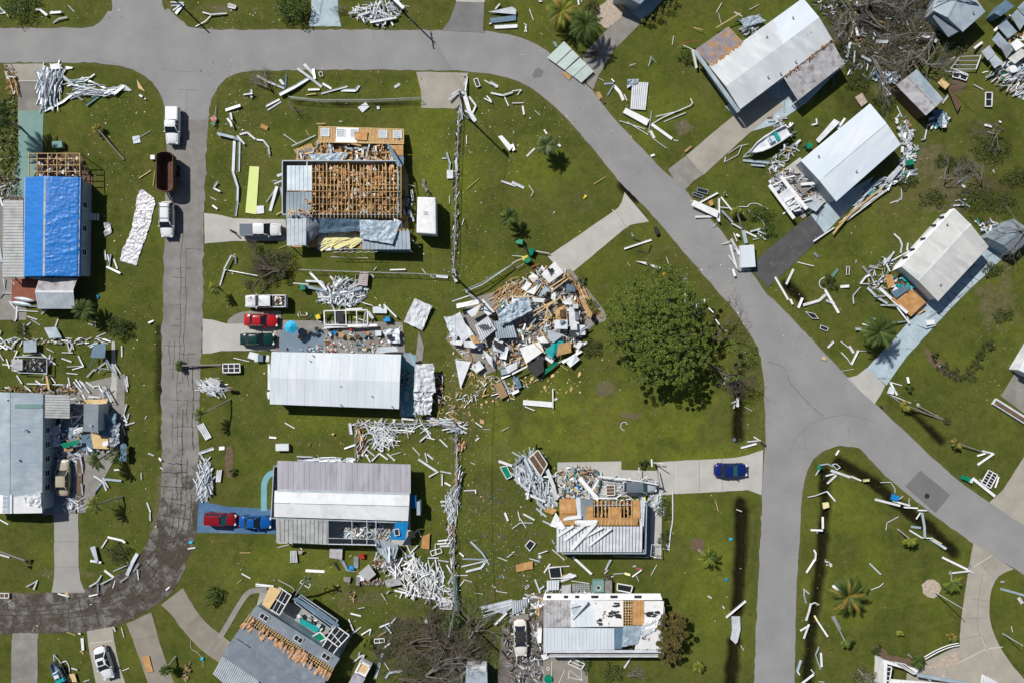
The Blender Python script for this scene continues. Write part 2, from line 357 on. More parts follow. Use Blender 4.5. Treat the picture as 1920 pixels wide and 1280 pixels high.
# ---------------------------------------------------------------- roads
def asphalt(name,c1,c2,crack=0,patch=None,wet=False,s=.35,cs=.9,cc=(.03,.028,.025)):
 m=M(name,c1,c2,s,.85,bump=.01,bs=14,spec=.15); n=m.node_tree.nodes; l=m.node_tree.links
 b=n["Principled BSDF"]; src=b.inputs["Base Color"].links[0].from_socket
 geo=n.new("ShaderNodeNewGeometry")
 def mix(f,a,bb):
  x=n.new("ShaderNodeMix"); x.data_type='RGBA'; l.new(f,x.inputs[0]); l.new(a,x.inputs[6])
  x.inputs[7].default_value=(*bb,1); return x.outputs[2]
 def rg(s_,a,bb,c=0,d=1):
  r_=n.new("ShaderNodeMapRange")
  for k,v in zip((1,2,3,4),(a,bb,c,d)): r_.inputs[k].default_value=v
  l.new(s_,r_.inputs[0]); return r_.outputs[0]
 def ns(scale,det=6,vec=None,ro=.65):
  t=n.new("ShaderNodeTexNoise"); t.inputs["Scale"].default_value=scale; t.inputs["Detail"].default_value=det; t.inputs["Roughness"].default_value=ro
  l.new(vec or geo.outputs["Position"],t.inputs["Vector"]); return t
 def mul(a,bb):
  x=n.new("ShaderNodeMath"); x.operation='MULTIPLY'; l.new(a,x.inputs[0])
  if isinstance(bb,(int,float)): x.inputs[1].default_value=bb
  else: l.new(bb,x.inputs[1])
  return x.outputs[0]
 src=mix(rg(ns(6,4).outputs[0],.35,.75,0,.35),src,tuple(v*.72 for v in c1))
 if patch: src=mix(rg(ns(.12,6).outputs[0],.55,.66,0,.6),src,patch)
 nz=ns(1.1,3)
 vm=n.new("ShaderNodeVectorMath"); vm.operation='MULTIPLY_ADD'; l.new(nz.outputs[1],vm.inputs[0]); vm.inputs[1].default_value=(.7,.7,0); l.new(geo.outputs["Position"],vm.inputs[2])
 if crack:
  v=n.new("ShaderNodeTexVoronoi"); v.feature='DISTANCE_TO_EDGE'; v.inputs["Scale"].default_value=cs
  v.voronoi_dimensions='2D'; v.inputs["Randomness"].default_value=.75
  l.new(vm.outputs[0],v.inputs["Vector"])
  f=mul(rg(v.outputs[0],.0,.045,1,0),rg(ns(.22,3).outputs[0],.5-crack*.3,.62-crack*.1))
  src=mix(f,src,cc)
 if wet:
  sx=n.new("ShaderNodeSeparateXYZ"); l.new(geo.outputs["Position"],sx.inputs[0])
  yy=rg(sx.outputs[1],-34,-2,1,0); ya=rg(sx.outputs[1],-27,-12,1,0)
  add=n.new("ShaderNodeMath"); add.operation='ADD'; l.new(ns(.55,9,None,.8).outputs[0],add.inputs[0])
  l.new(mul(ya,.30),add.inputs[1])
  vc=n.new('ShaderNodeTexVoronoi'); vc.inputs['Scale'].default_value=.55; l.new(vm.outputs[0],vc.inputs['Vector']); a2=n.new('ShaderNodeMath'); a2.operation='MULTIPLY_ADD'; l.new(vc.outputs['Color'],a2.inputs[0]); a2.inputs[1].default_value=-.22; l.new(add.outputs[0],a2.inputs[2])
  ff=rg(a2.outputs[0],.50,.72,0,.9); src=mix(mul(ff,rg(yy,.0,.3)),src,(.052,.041,.029))
 l.new(src,b.inputs["Base Color"]); return m
asphalt('asphalt_main',(.30,.298,.294),(.245,.246,.25),s=.22)
asphalt('asphalt_old',(.27,.262,.25),(.19,.182,.17),wet=True,s=.5,patch=(.15,.13,.11))
asphalt('asphalt_dark',(.075,.075,.08),(.11,.11,.11),s=.6,patch=(.05,.05,.052))
asphalt('asphalt_patch',(.185,.182,.18),(.16,.16,.16))
asphalt('concrete',(.40,.375,.32),(.33,.305,.265),s=.5,cc=(.15,.13,.1),patch=(.27,.25,.21))
asphalt('concrete_light',(.50,.49,.45),(.42,.41,.385),s=.5,patch=(.36,.36,.36),cc=(.25,.24,.22))
asphalt('concrete_grey',(.30,.285,.26),(.22,.21,.19),s=.8,patch=(.17,.16,.15))
asphalt('concrete_teal',(.17,.31,.28),(.22,.34,.31),s=.8,patch=(.25,.32,.29))
asphalt('concrete_blue',(.06,.14,.27),(.10,.19,.32),s=.8,patch=(.2,.25,.32))
asphalt('concrete_pale_blue',(.46,.56,.62),(.34,.43,.48),s=.8,patch=(.30,.35,.36),crack=.3,cs=.25,cc=(.2,.2,.2))
asphalt('concrete_cyan',(.16,.36,.42),(.2,.4,.46),s=.8)
asphalt('yard_dirt',(.2,.185,.165),(.11,.10,.085),s=1.4,patch=(.07,.065,.05))
asphalt('brick_deck',(.25,.10,.07),(.2,.08,.05),s=1)
asphalt('asphalt_dark2',(.17,.17,.17),(.22,.22,.215),s=.5); asphalt('concrete_light2',(.36,.355,.33),(.31,.305,.29),s=.4)
asphalt('concrete_grey2',(.30,.27,.225),(.23,.21,.18),s=.5,patch=(.19,.17,.14))
asphalt('concrete_pale_blue2',(.16,.22,.28),(.2,.26,.32),s=.8)
main=[]
for seg in (UL,UR,LR,LL,LW): main+=smooth_line(seg,n=5)
rd=sheet('road',main,.012,'asphalt_main',jit=2.2,step=9)
WL=[(314,225),(312,300),(308,450),(305,600),(303,700),(303,800),(303,870),(302,930),(290,985),(268,1030),(235,1066),(195,1090),(145,1106),(80,1111),(-260,1109)]
WR=[(-260,1186),(80,1187),(180,1180),(240,1163),(288,1135),(328,1102),(350,1055),(363,1015),(370,960),(372,900),(373,800),(376,700),(380,600),(383,400),(387,300),(390,225)]
sheet('old_street',smooth_line(WL,n=5)+smooth_line(WR,n=5),.016,'asphalt_old',jit=4,step=8)
sheet('road_patch',[(1725,881),(1782,927),(1754,961),(1697,911)],.018,'asphalt_patch')
sheet('road_stain',[(1000,133),(1010,128),(1018,134),(1016,144),(1003,147),(996,142)],.018,'asphalt_patch',jit=4,step=3)
DR=[('driveway',[(6,120),(82,120),(78,152),(34,152)],'concrete'),('driveway',[(34,152),(78,152),(82,208),(34,208)],'concrete_grey'),
('driveway',[(34,208),(82,208),(80,292),(78,300),(45,370),(8,372),(35,300)],'concrete_teal'),
('driveway',[(582,-60),(633,-60),(634,25),(640,50),(579,50),(584,22)],'concrete_pale_blue'),
('driveway',[(856,5),(908,5),(906,58),(912,62),(828,58),(842,40)],'asphalt_dark2'),('driveway',[(855,-60),(912,-60),(909,5),(855,4)],'concrete_light'),
('driveway',[(781,135),(878,137),(860,204),(790,203),(789,170)],'concrete'),
('driveway',[(383,400),(405,402),(437,410),(536,412),(536,452),(440,452),(384,457)],'concrete_light'),
('driveway',[(380,597),(400,600),(425,607),(527,605),(525,657),(445,657),(415,657),(396,662),(380,663)],'concrete_light'),
('driveway',smooth_line([(425,607),(432,596),(450,586),(470,583)],n=4)+[(527,583),(527,605)],'concrete_grey'),
('driveway',[(373,940),(386,941),(420,948),(518,955),(517,1000),(369,998),(371,965)],'concrete_blue'),
('driveway',smooth_line([(1171,361),(1185,378),(1217,416)],n=3)+smooth_line([(1190,420),(1168,432),(1076,509)],n=4)+[(1060,520),(1028,482)]+smooth_line([(1028,480),(1145,400),(1163,384),(1171,361)],n=4),'concrete_light'),
('driveway',[(1232,866),(1240,865),(1385,857),(1402,852),(1431,842),(1428,927),(1402,918),(1240,927)],'concrete_light'),
('driveway',[(1286,292),(1380,213),(1440,170),(1470,200),(1405,250),(1319,329)],'concrete'),
('driveway',[(1252,318),(1286,293),(1319,328),(1300,340),(1284,357),(1268,345)],'concrete_grey'),
('driveway',[(1093,105),(1112,82),(1135,60),(1176,18),(1206,40),(1150,95),(1121,145),(1112,168),(1100,158)],'concrete_grey'),
('driveway',[(1176,18),(1250,-60),(1300,-60),(1206,40)],'concrete_pale_blue'),
('driveway',[(1405,502),(1437,470),(1520,403),(1546,440),(1440,540),(1424,522)],'asphalt_dark'),
('driveway',[(1520,403),(1555,378),(1640,330),(1600,385),(1546,438)],'concrete_pale_blue'),
('driveway',[(1625,690),(1680,630),(1760,540),(1850,452),(1882,482),(1790,570),(1700,668),(1662,722)],'concrete_pale_blue'),
('driveway',[(1588,708),(1606,703),(1625,689),(1660,722),(1652,738),(1640,757)],'concrete_light'),
('driveway',[(1854,941),(1880,918),(1925,848),(2000,800),(2010,1040),(1897,970)],'concrete'),
('driveway',smooth_line([(1825,1016),(1817,1060),(1806,1130),(1800,1180),(1799,1208)],n=4)+[(1770,1222),(1733,1240),(1700,1262),(1690,1400),(1980,1400)]+smooth_line([(1960,1310),(1920,1272),(1885,1228),(1863,1185),(1855,1150),(1858,1108),(1872,1080),(1900,1066)],n=4),'concrete'),
('driveway',[(101,962),(147,962),(148,1060),(150,1085),(160,1110),(97,1110),(102,1080),(102,1060)],'concrete_light2'),
('driveway',[(24,1186),(73,1186),(71,1200),(70,1400),(20,1400),(22,1200)],'concrete_grey'),
('driveway',[(163,1182),(211,1174),(214,1200),(225,1250),(275,1400),(215,1400),(180,1280),(166,1212)],'concrete'),
('driveway',[(237,1168),(284,1147),(300,1205),(330,1290),(370,1400),(310,1400),(278,1282),(248,1195)],'concrete_grey2'),
('driveway',smooth_line([(302,1133),(325,1115),(343,1101)],n=3)+smooth_line([(343,1101),(360,1130),(385,1165),(434,1204)],n=4)+smooth_line([(412,1242),(375,1215),(345,1182),(322,1152),(302,1133)],n=4),'concrete_grey2')]
for i,(nm,pts,mt) in enumerate(DR): sheet(nm,pts,.022+.0035*(i%5),mt,jit=1.0,step=12)
def path(name,pts,wpx,mat,z=.03):
 pts=smooth_line(pts,n=5); L=[];Rr=[]
 for i,p in enumerate(pts):
  a=pts[max(0,i-1)];b=pts[min(len(pts)-1,i+1)]; dx,dy=b[0]-a[0],b[1]-a[1]; q=math.hypot(dx,dy) or 1
  L.append((p[0]-dy/q*wpx/2,p[1]+dx/q*wpx/2)); Rr.append((p[0]+dy/q*wpx/2,p[1]-dx/q*wpx/2))
 return sheet(name,L+Rr[::-1],z,mat)
path('footpath',[(522,884),(505,889),(496,905),(495,930),(495,957)],11,'concrete_cyan')
path('footpath',[(412,1195),(430,1165),(452,1128),(470,1108),(500,1105)],10,'concrete_grey',.045)
path('footpath',[(1066,506),(1090,535),(1132,590),(1122,602)],8,'concrete_grey',.03)
path('footpath',[(1740,75),(1700,85),(1660,100)],6,'concrete_grey',.03)
def joints(lst,mat='seam',wd=.05,name='paving_joint'):
 mb=MB()
 for a in lst:
  for p,q in zip(a[:-1],a[1:]):
   p=P(*p);q=P(*q); p.z=q.z=.042; mb.beam(p,q,wd,.006)
 mb.build(name,mat,kind='structure')
M('joint',(.2,.19,.17),None,rough=.9); M('joint_pale',(.55,.52,.44),None,rough=.9)
joints([[(102,1014),(147,1014)],[(102,1062),(149,1062)],[(1311,861),(1311,922)],[(1354,859),(1354,920)],[(1154,397),(1177,430)],[(1842,1075),(1833,1130),(1833,1180),(1840,1200)],[(1817,1121),(1856,1126)],[(1808,1159),(1851,1157)],[(1802,1197),(1838,1190)],[(1840,1192),(1870,1255)],[(1838,1055),(1865,1083)],[(1130,60),(1172,88)],[(23,1198),(71,1198)],[(23,1242),(71,1242)],[(350,1175),(375,1155)],[(396,1216),(418,1190)],[(248,1200),(300,1190)],[(1700,625),(1716,640)]],'joint')
joints([[(1240,866),(1240,927)],[(1268,864),(1268,924)],[(1391,856),(1391,919)],[(1148,393),(1176,428)],[(1790,1245),(1850,1215),(1880,1212)],[(1838,1192),(1868,1250)],[(1825,1062),(1860,1040)],[(36,152),(78,152)],[(169,1205),(212,1200)]],'joint_pale',.12)
mb=MB(); c=P(1738,929); mb.disc((c.x,c.y,.02),.38,.012,24); mb.disc((c.x,c.y,.03),.30,.01,24)
for k in range(-3,4): mb.box((c.x+k*.08,c.y,.043),(.03,.5*math.cos(k*.35),.008))
mb.build('manhole_cover','plastic',label='round dark manhole cover in the grey asphalt patch',cat='manhole cover')
sheet('gravel_bed',[(1103,28),(1125,12),(1150,-8),(1172,8),(1176,20),(1140,55),(1128,48),(1118,38)],.03,'shell',jit=3,step=6)
sheet('gravel_bed',[(1736,1252),(1760,1235),(1798,1218),(1796,1245),(1760,1252)],.05,'shell',jit=1,step=8)
sheet('mulch_bed',[(1730,652),(1742,655),(1760,672),(1780,690),(1800,705),(1802,712),(1775,705),(1752,690),(1738,675)],.03,'soil',jit=4,step=6)
sheet('mulch_bed',[(1637,1212),(1650,1208),(1665,1225),(1690,1232),(1730,1234),(1740,1245),(1700,1250),(1655,1240),(1640,1228)],.03,'soil',jit=2,step=6)
def circ(cx,cy,rx,ry=None,n=20): ry=ry or rx; return [(cx+rx*math.cos(2*math.pi*i/n),cy+ry*math.sin(2*math.pi*i/n)) for i in range(n)]
sheet('gravel_bed',circ(1746,1102,18,17),.03,'shell',jit=3,step=5)
sheet('gravel_bed',[(424,838),(434,834),(438,845),(437,880),(434,896),(424,893),(422,870)],.03,'soil',jit=1.5,step=6)
sheet('mulch_bed',circ(1307,1020,13),.03,'soil',jit=2,step=5)
sheet('mulch_bed',circ(1795,160,15,13),.03,'soil',jit=4,step=5)
sheet('patio',[(520,600),(755,604),(760,662),(780,665),(785,620),(795,650),(790,690),(750,690),(512,660)],.05,'concrete_grey')
sheet('patio',[(526,618),(607,618),(607,660),(526,660)],.062,'concrete_pale_blue2')
sheet('patio',[(1045,866),(1165,864),(1165,880),(1240,882),(1240,928),(1045,935)],.05,'concrete_light')
sheet('patio',[(1220,925),(1241,925),(1240,1040),(1217,1040)],.07,'concrete_light')
sheet('patio',[(945,1135),(1018,1110),(1018,1290),(940,1400),(930,1290)],.05,'yard_dirt',jit=5)
sheet('patio',[(1050,1095),(1140,1095),(1140,1112),(1050,1112)],.06,'concrete_grey')
sheet('patio',[(1018,1222),(1100,1222),(1110,1400),(1010,1400)],.04,'concrete_grey2')
sheet('patio',[(835,635),(885,560),(1065,505),(1130,590),(1085,640),(900,705)],.04,'concrete_grey')
sheet('patio',[(80,735),(235,700),(232,830),(160,960),(80,965)],.04,'concrete_grey')
sheet('patio',[(1360,200),(1475,130),(1600,105),(1510,195),(1450,235),(1405,248)],.03,'concrete_pale_blue')
sheet('patio',[(520,866),(770,870),(770,1022),(520,1018)],.04,'concrete_light')
sheet('patio',[(1440,340),(1500,295),(1560,370),(1505,410)],.04,'concrete_light')
sheet('patio',[(0,370),(50,370),(50,600),(0,600)],.03,'concrete_grey')
sheet('patio',[(490,1100),(660,1190),(600,1300),(440,1300)],.03,'concrete_light2')
sheet('patio',[(1876,742),(1908,690),(2010,640),(2010,850),(1925,778)],.03,'concrete_grey')
sheet('patio',[(750,665),(780,665),(780,780),(750,780)],.06,'concrete_cyan')
def street_cracks():
 CL=smooth_line([(350,250),(347,400),(343,600),(339,700),(338,800),(337,900),(333,965),(320,1020),(290,1068),(245,1110),(190,1133),(100,1147),(-60,1149)],n=12)
 rc=random.Random(11); N=len(CL); lines=[]
 def at(i,off):
  i=min(max(i,1),N-2); a,b=CL[i-1],CL[i+1]; dx,dy=b[0]-a[0],b[1]-a[1]; q=math.hypot(dx,dy)
  return (CL[i][0]-dy/q*off,CL[i][1]+dx/q*off)
 def seg(pts,wd): lines.append((pts,wd))
 i0=next(i for i,p in enumerate(CL) if p[1]>395)
 for off in (-13,-4,5,14,22,-24):
  run=[];  ph=rc.uniform(0,9)
  for i in range(i0 if abs(off)<6 else i0+16,N-1):
   wob=noise.noise((i*.35,off,ph))*4
   if noise.noise((i*.11,off*3,ph+5))>(-.05 if abs(off)>12 else -.35): run.append(at(i,off+wob))
   else:
    if len(run)>2: seg(run,.07 if CL[i][1]<850 else .13)
    run=[]
  if len(run)>2: seg(run,.12)
 s=0; i=i0
 acc=0
 for i in range(i0,N-1):
  acc+=math.dist(CL[i],CL[i-1])
  if acc>rc.uniform(9,24):
   acc=0; a,b=sorted((rc.choice((-34,-24,-13,-4,5)),rc.choice((-4,5,14,22,34))))
   if b-a<9: continue
   k=max(3,int((b-a)/5)); seg([(lambda p:(p[0]+rc.uniform(-1,1),p[1]+rc.uniform(-1.3,1.3)))(at(i,a+(b-a)*j/k)) for j in range(k+1)],.06 if CL[i][1]<850 else .13)
 mb=MB()
 for pts,wd in lines:
  V=[P(*p) for p in pts]
  for p,q in zip(V[:-1],V[1:]):
   p.z=q.z=.0185; mb.beam(p,q,wd*rc.uniform(.6,1.3),.004)
 mb.build('street_cracks','crack_soil',kind='structure')
M('crack_soil',(.075,.065,.05),(.045,.038,.03),2,.9)
street_cracks()
M('tar_line',(.22,.218,.215),(.18,.18,.18),2,.9)
def tar(lst,wd):
 mb=MB()
 for pts in lst:
  V=[P(*p) for p in smooth_line(pts,n=6)]
  for i,(p,q) in enumerate(zip(V[:-1],V[1:])): p.z=q.z=.0145; mb.beam(p,q,wd*(.5+noise.noise((i*.6,pts[0][0],0))*.6+.3),.004)
 mb.build('road_cracks','tar_line',kind='structure')
tar([[(1477,700),(1480,715),(1500,738),(1522,762),(1545,780)],[(1440,678),(1462,684),(1474,694)]],.28)
tar([[(1480,850),(1494,820),(1520,795),(1556,781),(1600,779),(1640,792)],[(1508,805),(1508,830),(1514,842)],[(1590,800),(1594,822)]],.12)
tar([[(175,110),(210,118),(240,128),(270,133)],[(300,130),(350,135),(372,130)],[(350,170),(350,235),(352,300)],[(335,168),(372,170)],[(700,60),(702,75)]],.10)
# ---------------------------------------------------------------- buildings
def lerp(a,b,t): return a+(b-a)*t
def pans(mb,A,B,C,D,sp,gap=.06,h=.035,mi=0,th=.08,mb_=1):
 """sheet A-B (edge) to D-C with long pans running A->D"""
 A,B,C,D=map(Vector,(A,B,C,D)); n=(B-A).cross(D-A).normalized()
 if n.z<0: n=-n
 mb.slab([A,B,C,D],th,mb_)
 L=(B-A).length; k=max(2,round(L/sp))
 for i in range(k):
  t=(i+.5)/k; p=lerp(A,B,t)+n*h/2; q=lerp(D,C,t)+n*h/2
  mb.beam(p,q,L/k-gap,h,mi,up=n)
def seams(mb,A,B,C,D,sp,w=.05,h=.018,mi=0,th=.1,jit=0):
 A,B,C,D=map(Vector,(A,B,C,D)); n=(B-A).cross(D-A).normalized()
 if n.z<0: n=-n
 mb.slab([A,B,C,D],th,mi)
 if not sp: return
 L=(B-A).length; k=max(2,round(L/sp))
 for i in range(1,k):
  t=(i+rr(-jit,jit))/k; p=lerp(A,B,t)+n*h/2; q=lerp(D,C,t)+n*h/2
  mb.beam(p,q,w,h,mi,up=n)
def center_in(pts,d):
 """inset a quad by d metres towards its middle (keeps z)"""
 c=sum(pts,Vector())/len(pts); out=[]
 for p in pts:
  v=p-c; L=v.length; out.append(c+v*(1-d*1.3/L))
 return out
def windows(par,a,b,z,wd,ht,n,out,mat='glass',frame='white_pure',t0=.12,t1=.88):
 """n windows along wall foot a-b facing `out`"""
 d=(b-a).normalized(); L=(b-a).length
 for i in range(n):
  t=lerp(t0,t1,(i+.5)/n); c=a+d*L*t+out*.03; c.z=z
  rz=math.atan2(d.y,d.x); m=MB()
  m.box(c+Vector((0,0,ht/2+.04)),(wd+.16,.07,.08),rz); m.box(c-Vector((0,0,ht/2+.04)),(wd+.16,.09,.08),rz)
  for s in(-1,1): m.box(c+d*s*(wd/2+.04),(.08,.07,ht),rz)
  m.box(c,(wd,.05,.05),rz)
  w_=m.build('window',frame,par)
  g=MB(); g.box(c,(wd,.03,ht),rz); g.build('pane',mat,w_)
def walls(par,q,z,gable=None,mat='white',t=.12,name='wall',skip=()):
 for i in range(4):
  if i in skip: continue
  a=Vector(q[i]);b=Vector(q[(i+1)%4]); d=(b-a).normalized(); m=MB()
  a0=Vector((a.x,a.y,0)); b0=Vector((b.x,b.y,0)); nrm=Vector((-d.y,d.x,0)).normalized()*t/2
  prof=[a0,b0,Vector((b.x,b.y,z[(i+1)%4])),Vector((a.x,a.y,z[i]))]
  if gable and i in gable:
   mid=gable[i]; prof=[a0,b0,prof[2],mid,prof[3]]
  k=len(prof)
  vs=[p-nrm for p in prof]+[p+nrm for p in prof]
  m.add(vs,[tuple(range(k)),tuple(range(2*k-1,k-1,-1))]+[(j,j+k,(j+1)%k+k,(j+1)%k) for j in range(k)])
  m.build(name,mat,par)
def px_in(pts,z): return [P(x,y,z if not isinstance(z,(list,tuple)) else z[i]) for i,(x,y) in enumerate(pts)]
def gable_house(label,pts,ze,zr,mat,wmat='white',k=.5,sp=0,pan=False,oh=.3,nwin=(3,3),ridgecap=True,cat='mobile home',name='mobile_home',jit=0,seamm='seam',foot=True,vents=2,th=.1,roofz2=None,skipw=(),endwin=1,rmat2=None):
 """pts in the photo at eave height: A-B and D-C are the eaves"""
 A,B,C,D=px_in(pts,ze)
 cen=(A+B+C+D)/4
 t=thing(name,label,cat,(cen.x,cen.y,0))
 R0=lerp(A,D,k); R1=lerp(B,C,k); R0.z=R1.z=zr
 for q,mm in (([A,B,R1,R0],mat),([D,C,R1,R0],rmat2 or mat)):
  m=MB()
  if pan: pans(m,*q,sp,th=th)
  else: seams(m,*q,sp,jit=jit,th=th)
  m.build('roof',[mm,seamm],t)
 if ridgecap:
  m=MB(); m.beam(R0+Vector((0,0,.03)),R1+Vector((0,0,.03)),.28,.05); m.build('ridge_cap',mat,t)
 q=center_in([A,B,C,D],oh)
 zz=[ze-.1+ (0)]*4
 g0=lerp(q[0],q[3],k); g1=lerp(q[1],q[2],k); g0.z=g1.z=zr-.16
 walls(t,q,[ze-.08]*4,{1:g1,3:g0},wmat,skip=skipw)
 for (i,j,n) in ((0,1,nwin[0]),(2,3,nwin[1])):
  a,b=q[i].copy(),q[j].copy(); a.z=b.z=0
  out=((a+b)/2-Vector((cen.x,cen.y,0))); dd=(b-a).normalized(); out=out-dd*out.dot(dd); out.normalize()
  if n: windows(t,a,b,1.6,.8,.9,n,out*2)
 if foot:
  m=MB()
  for q2 in ([A,B],[D,C]):
   m.beam(q2[0]-Vector((0,0,th+.05)),q2[1]-Vector((0,0,th+.05)),.12,.1)
  m.build('gutter','white',t)
 for i in range(vents):
  u,v=rr(.15,.85),rr(.15,.4); p=lerp(lerp(A,B,u),lerp(R0,R1,u),v) if i%2 else lerp(lerp(D,C,u),lerp(R0,R1,u),v)
  m=MB(); m.tube([p-Vector((0,0,.05)),p+Vector((0,0,.3))],.07,8); m.disc(p+Vector((0,0,.28)),.12,.06,10); m.build('roof_vent','silver_dark',t)
 return t,[A,B,C,D,R0,R1],q
def slabpart(t,nm,pts,zs,mat,sp=0,pan=False,w=.05,seamm='seam',th=.08,gap=.06,h=.04,jit=0):
 q=[P(x,y,z) for (x,y),z in zip(pts,zs)]; m=MB()
 if pan: pans(m,*q,sp,gap=gap,th=th,h=h)
 else: seams(m,*q,sp,w,h,0,th,jit)
 m.build(nm,[mat,seamm],t); return q
def posts(t,pts,z,mat='white',r=.06,name='post'):
 for x,y in pts:
  p=P(x,y,z); m=MB(); m.box((p.x,p.y,z/2),(r*2,r*2,z)); m.build(name,mat,t)
def crumple(pts,z0,amp,mat,nu=18,nv=14,fr=.7,seed=0,th=.02,bulge=0,name='metal_sheet',parent=None,zs=None,lx=1,ly=1,**kw):
 """a dented, creased sheet over a photo quad"""
 zs=list(zs or [z0]*4)
 if len(pts)==5: pts=pts[:3]+pts[4:]
 while len(zs)>4: zs.pop()
 A,B,C,D=[P(x,y,z) for (x,y),z in zip(pts,zs)]
 m=MB()
 def fn(u,v):
  p=lerp(lerp(A,B,u),lerp(D,C,u),v)
  s=Vector((p.x*fr*lx,p.y*fr*ly,seed*3.1))
  n=abs(noise.noise(s))*1.4+.6*abs(noise.noise(s*2.3))+.3*noise.noise(s*5)
  n+= bulge*math.sin(math.pi*u)*math.sin(math.pi*v)
  return Vector((p.x+noise.noise(s*1.7)*amp*.5,p.y+noise.noise(s*1.7+Vector((9,9,9)))*amp*.5,p.z+n*amp))
 m.grid(fn,nu,nv,th)
 return m.build(name,mat,parent,**kw)
def qcenter(pts):
 p=P(sum(x for x,y in pts)/len(pts),sum(y for x,y in pts)/len(pts)); return (p.x,p.y,0)
# --- the house under the blue tarp
t,(A,B,C,D,R0,R1),q=gable_house('house at the left edge whose roof is covered by a bright blue tarp',[(46,333),(44,519),(148,519),(151,333)],2.9,3.6,'pan_grey','bluegrey',k=.43,nwin=(2,3),vents=0)
slabpart(t,'carport_roof',[(6,376),(5,520),(44,520),(44,376)],[2.3,2.3,2.55,2.55],'pan_grey',.42,True)
posts(t,[(8,378),(7,418),(7,470),(7,518)],2.3)
slabpart(t,'porch_roof',[(74,522),(146,522),(137,546),(66,546)],[2.3,2.3,2.7,2.7],'pan_old',.24,True,gap=.04)
slabpart(t,'porch_roof',[(66,548),(138,548),(141,579),(71,579)],[2.7,2.7,2.2,2.2],'silver',.24,True,gap=.04)
m=MB(); a=P(66,547,2.73); b=P(138,547,2.73); m.beam(a,b,.3,.06); m.build('ridge_cap','white',t)
mb=MB();
for x0,y0,x1,y1 in ((74,524,144,524),(74,576,140,576)):
 a=P(x0,y0,0);b=P(x1,y1,0); mb.beam(a+Vector((0,0,1.1)),b+Vector((0,0,1.1)),.1,2.2)
mb.build('wall','bluegrey',t)
mb=MB(); a=P(52,545,.25); mb.box((a.x,a.y,.15),(4.6,3.4,.3)); mb.build('deck','brick_red',t)
mb=MB()
for y in (288,298,310,322):
 mb.beam(P(54,y,2.6),P(150,y,2.6),.07,.16)
for x in (54,70,90,107,124,150):
 mb.beam(P(x,288,2.7),P(x,331,2.75),.07,.14)
 mb.beam(P(x,288,0),P(x,288,2.6),.09,.09);
mb.build('roof_frame','wood_pale',t)
mb=MB()
for i in range(90):
 p=P(rr(70,148),rr(292,330),rr(.4,1.6)); mb.box(p,(rr(.2,1.2),rr(.1,.5),.04),rr(0,6),rr(-.4,.4),rr(-.4,.4),rnd.choice((0,0,1,2,3)))
mb.build('rubble',['brown','wood','white','dark'],t,kind='stuff')
sh=sheet('floor_slab',[(70,290),(152,290),(174,333),(174,520),(150,520),(70,520)],.06,'brown',kind=None,parent=t)
mb=MB()
for i in range(8):
 a=P(158+i*4,408,0); mb.box((a.x,a.y,1.3-i*.15),(.26,1.0,.05))
mb.build('steps','white',t)
def tarp():
 m=MB()
 def fn(u,v):
  if u<.43: p0,p1=lerp(A,R0,u/.43),lerp(B,R1,u/.43)
  else: p0,p1=lerp(R0,D,(u-.43)/.57),lerp(R1,C,(u-.43)/.57)
  p=lerp(p0,p1,v);
  s=Vector((p.x*.3+3,(p.y-(p.x+55)*.35*math.sin((p.y-8)*.22))*1.3,1.3)); wr=abs(noise.noise(s))*.055+abs(noise.noise(s*2.1))*.03
  wr+=.03*noise.noise(Vector((p.x*3,p.y*3,4)))
  ed=min(u,1-u)*40; drop=-.25*max(0,1-ed)
  dx=.18*(1 if u>.5 else -1)*max(0,1-ed)
  return Vector((p.x+dx,p.y+noise.noise(Vector((p.x,p.y*.3,7)))*.12*(1 if v in(0,1) else 0),p.z+.05+wr*(1.3 if u>.45 else .5)+drop))
 m.grid(fn,60,110,.015)
 return m.build('blue_tarp','tarp',label='wrinkled bright blue tarp stretched over a house roof',cat='tarp',smooth=True)
tarp()
mb=MB()
for k in range(26):
 y=336+k*7; p=P(90.5,y,3.72); mb.box(p,(.05,.08,.03))
mb.build('batten_row','white',kind='stuff',label='row of small white fixings down the middle of the blue tarp',cat='fixing')
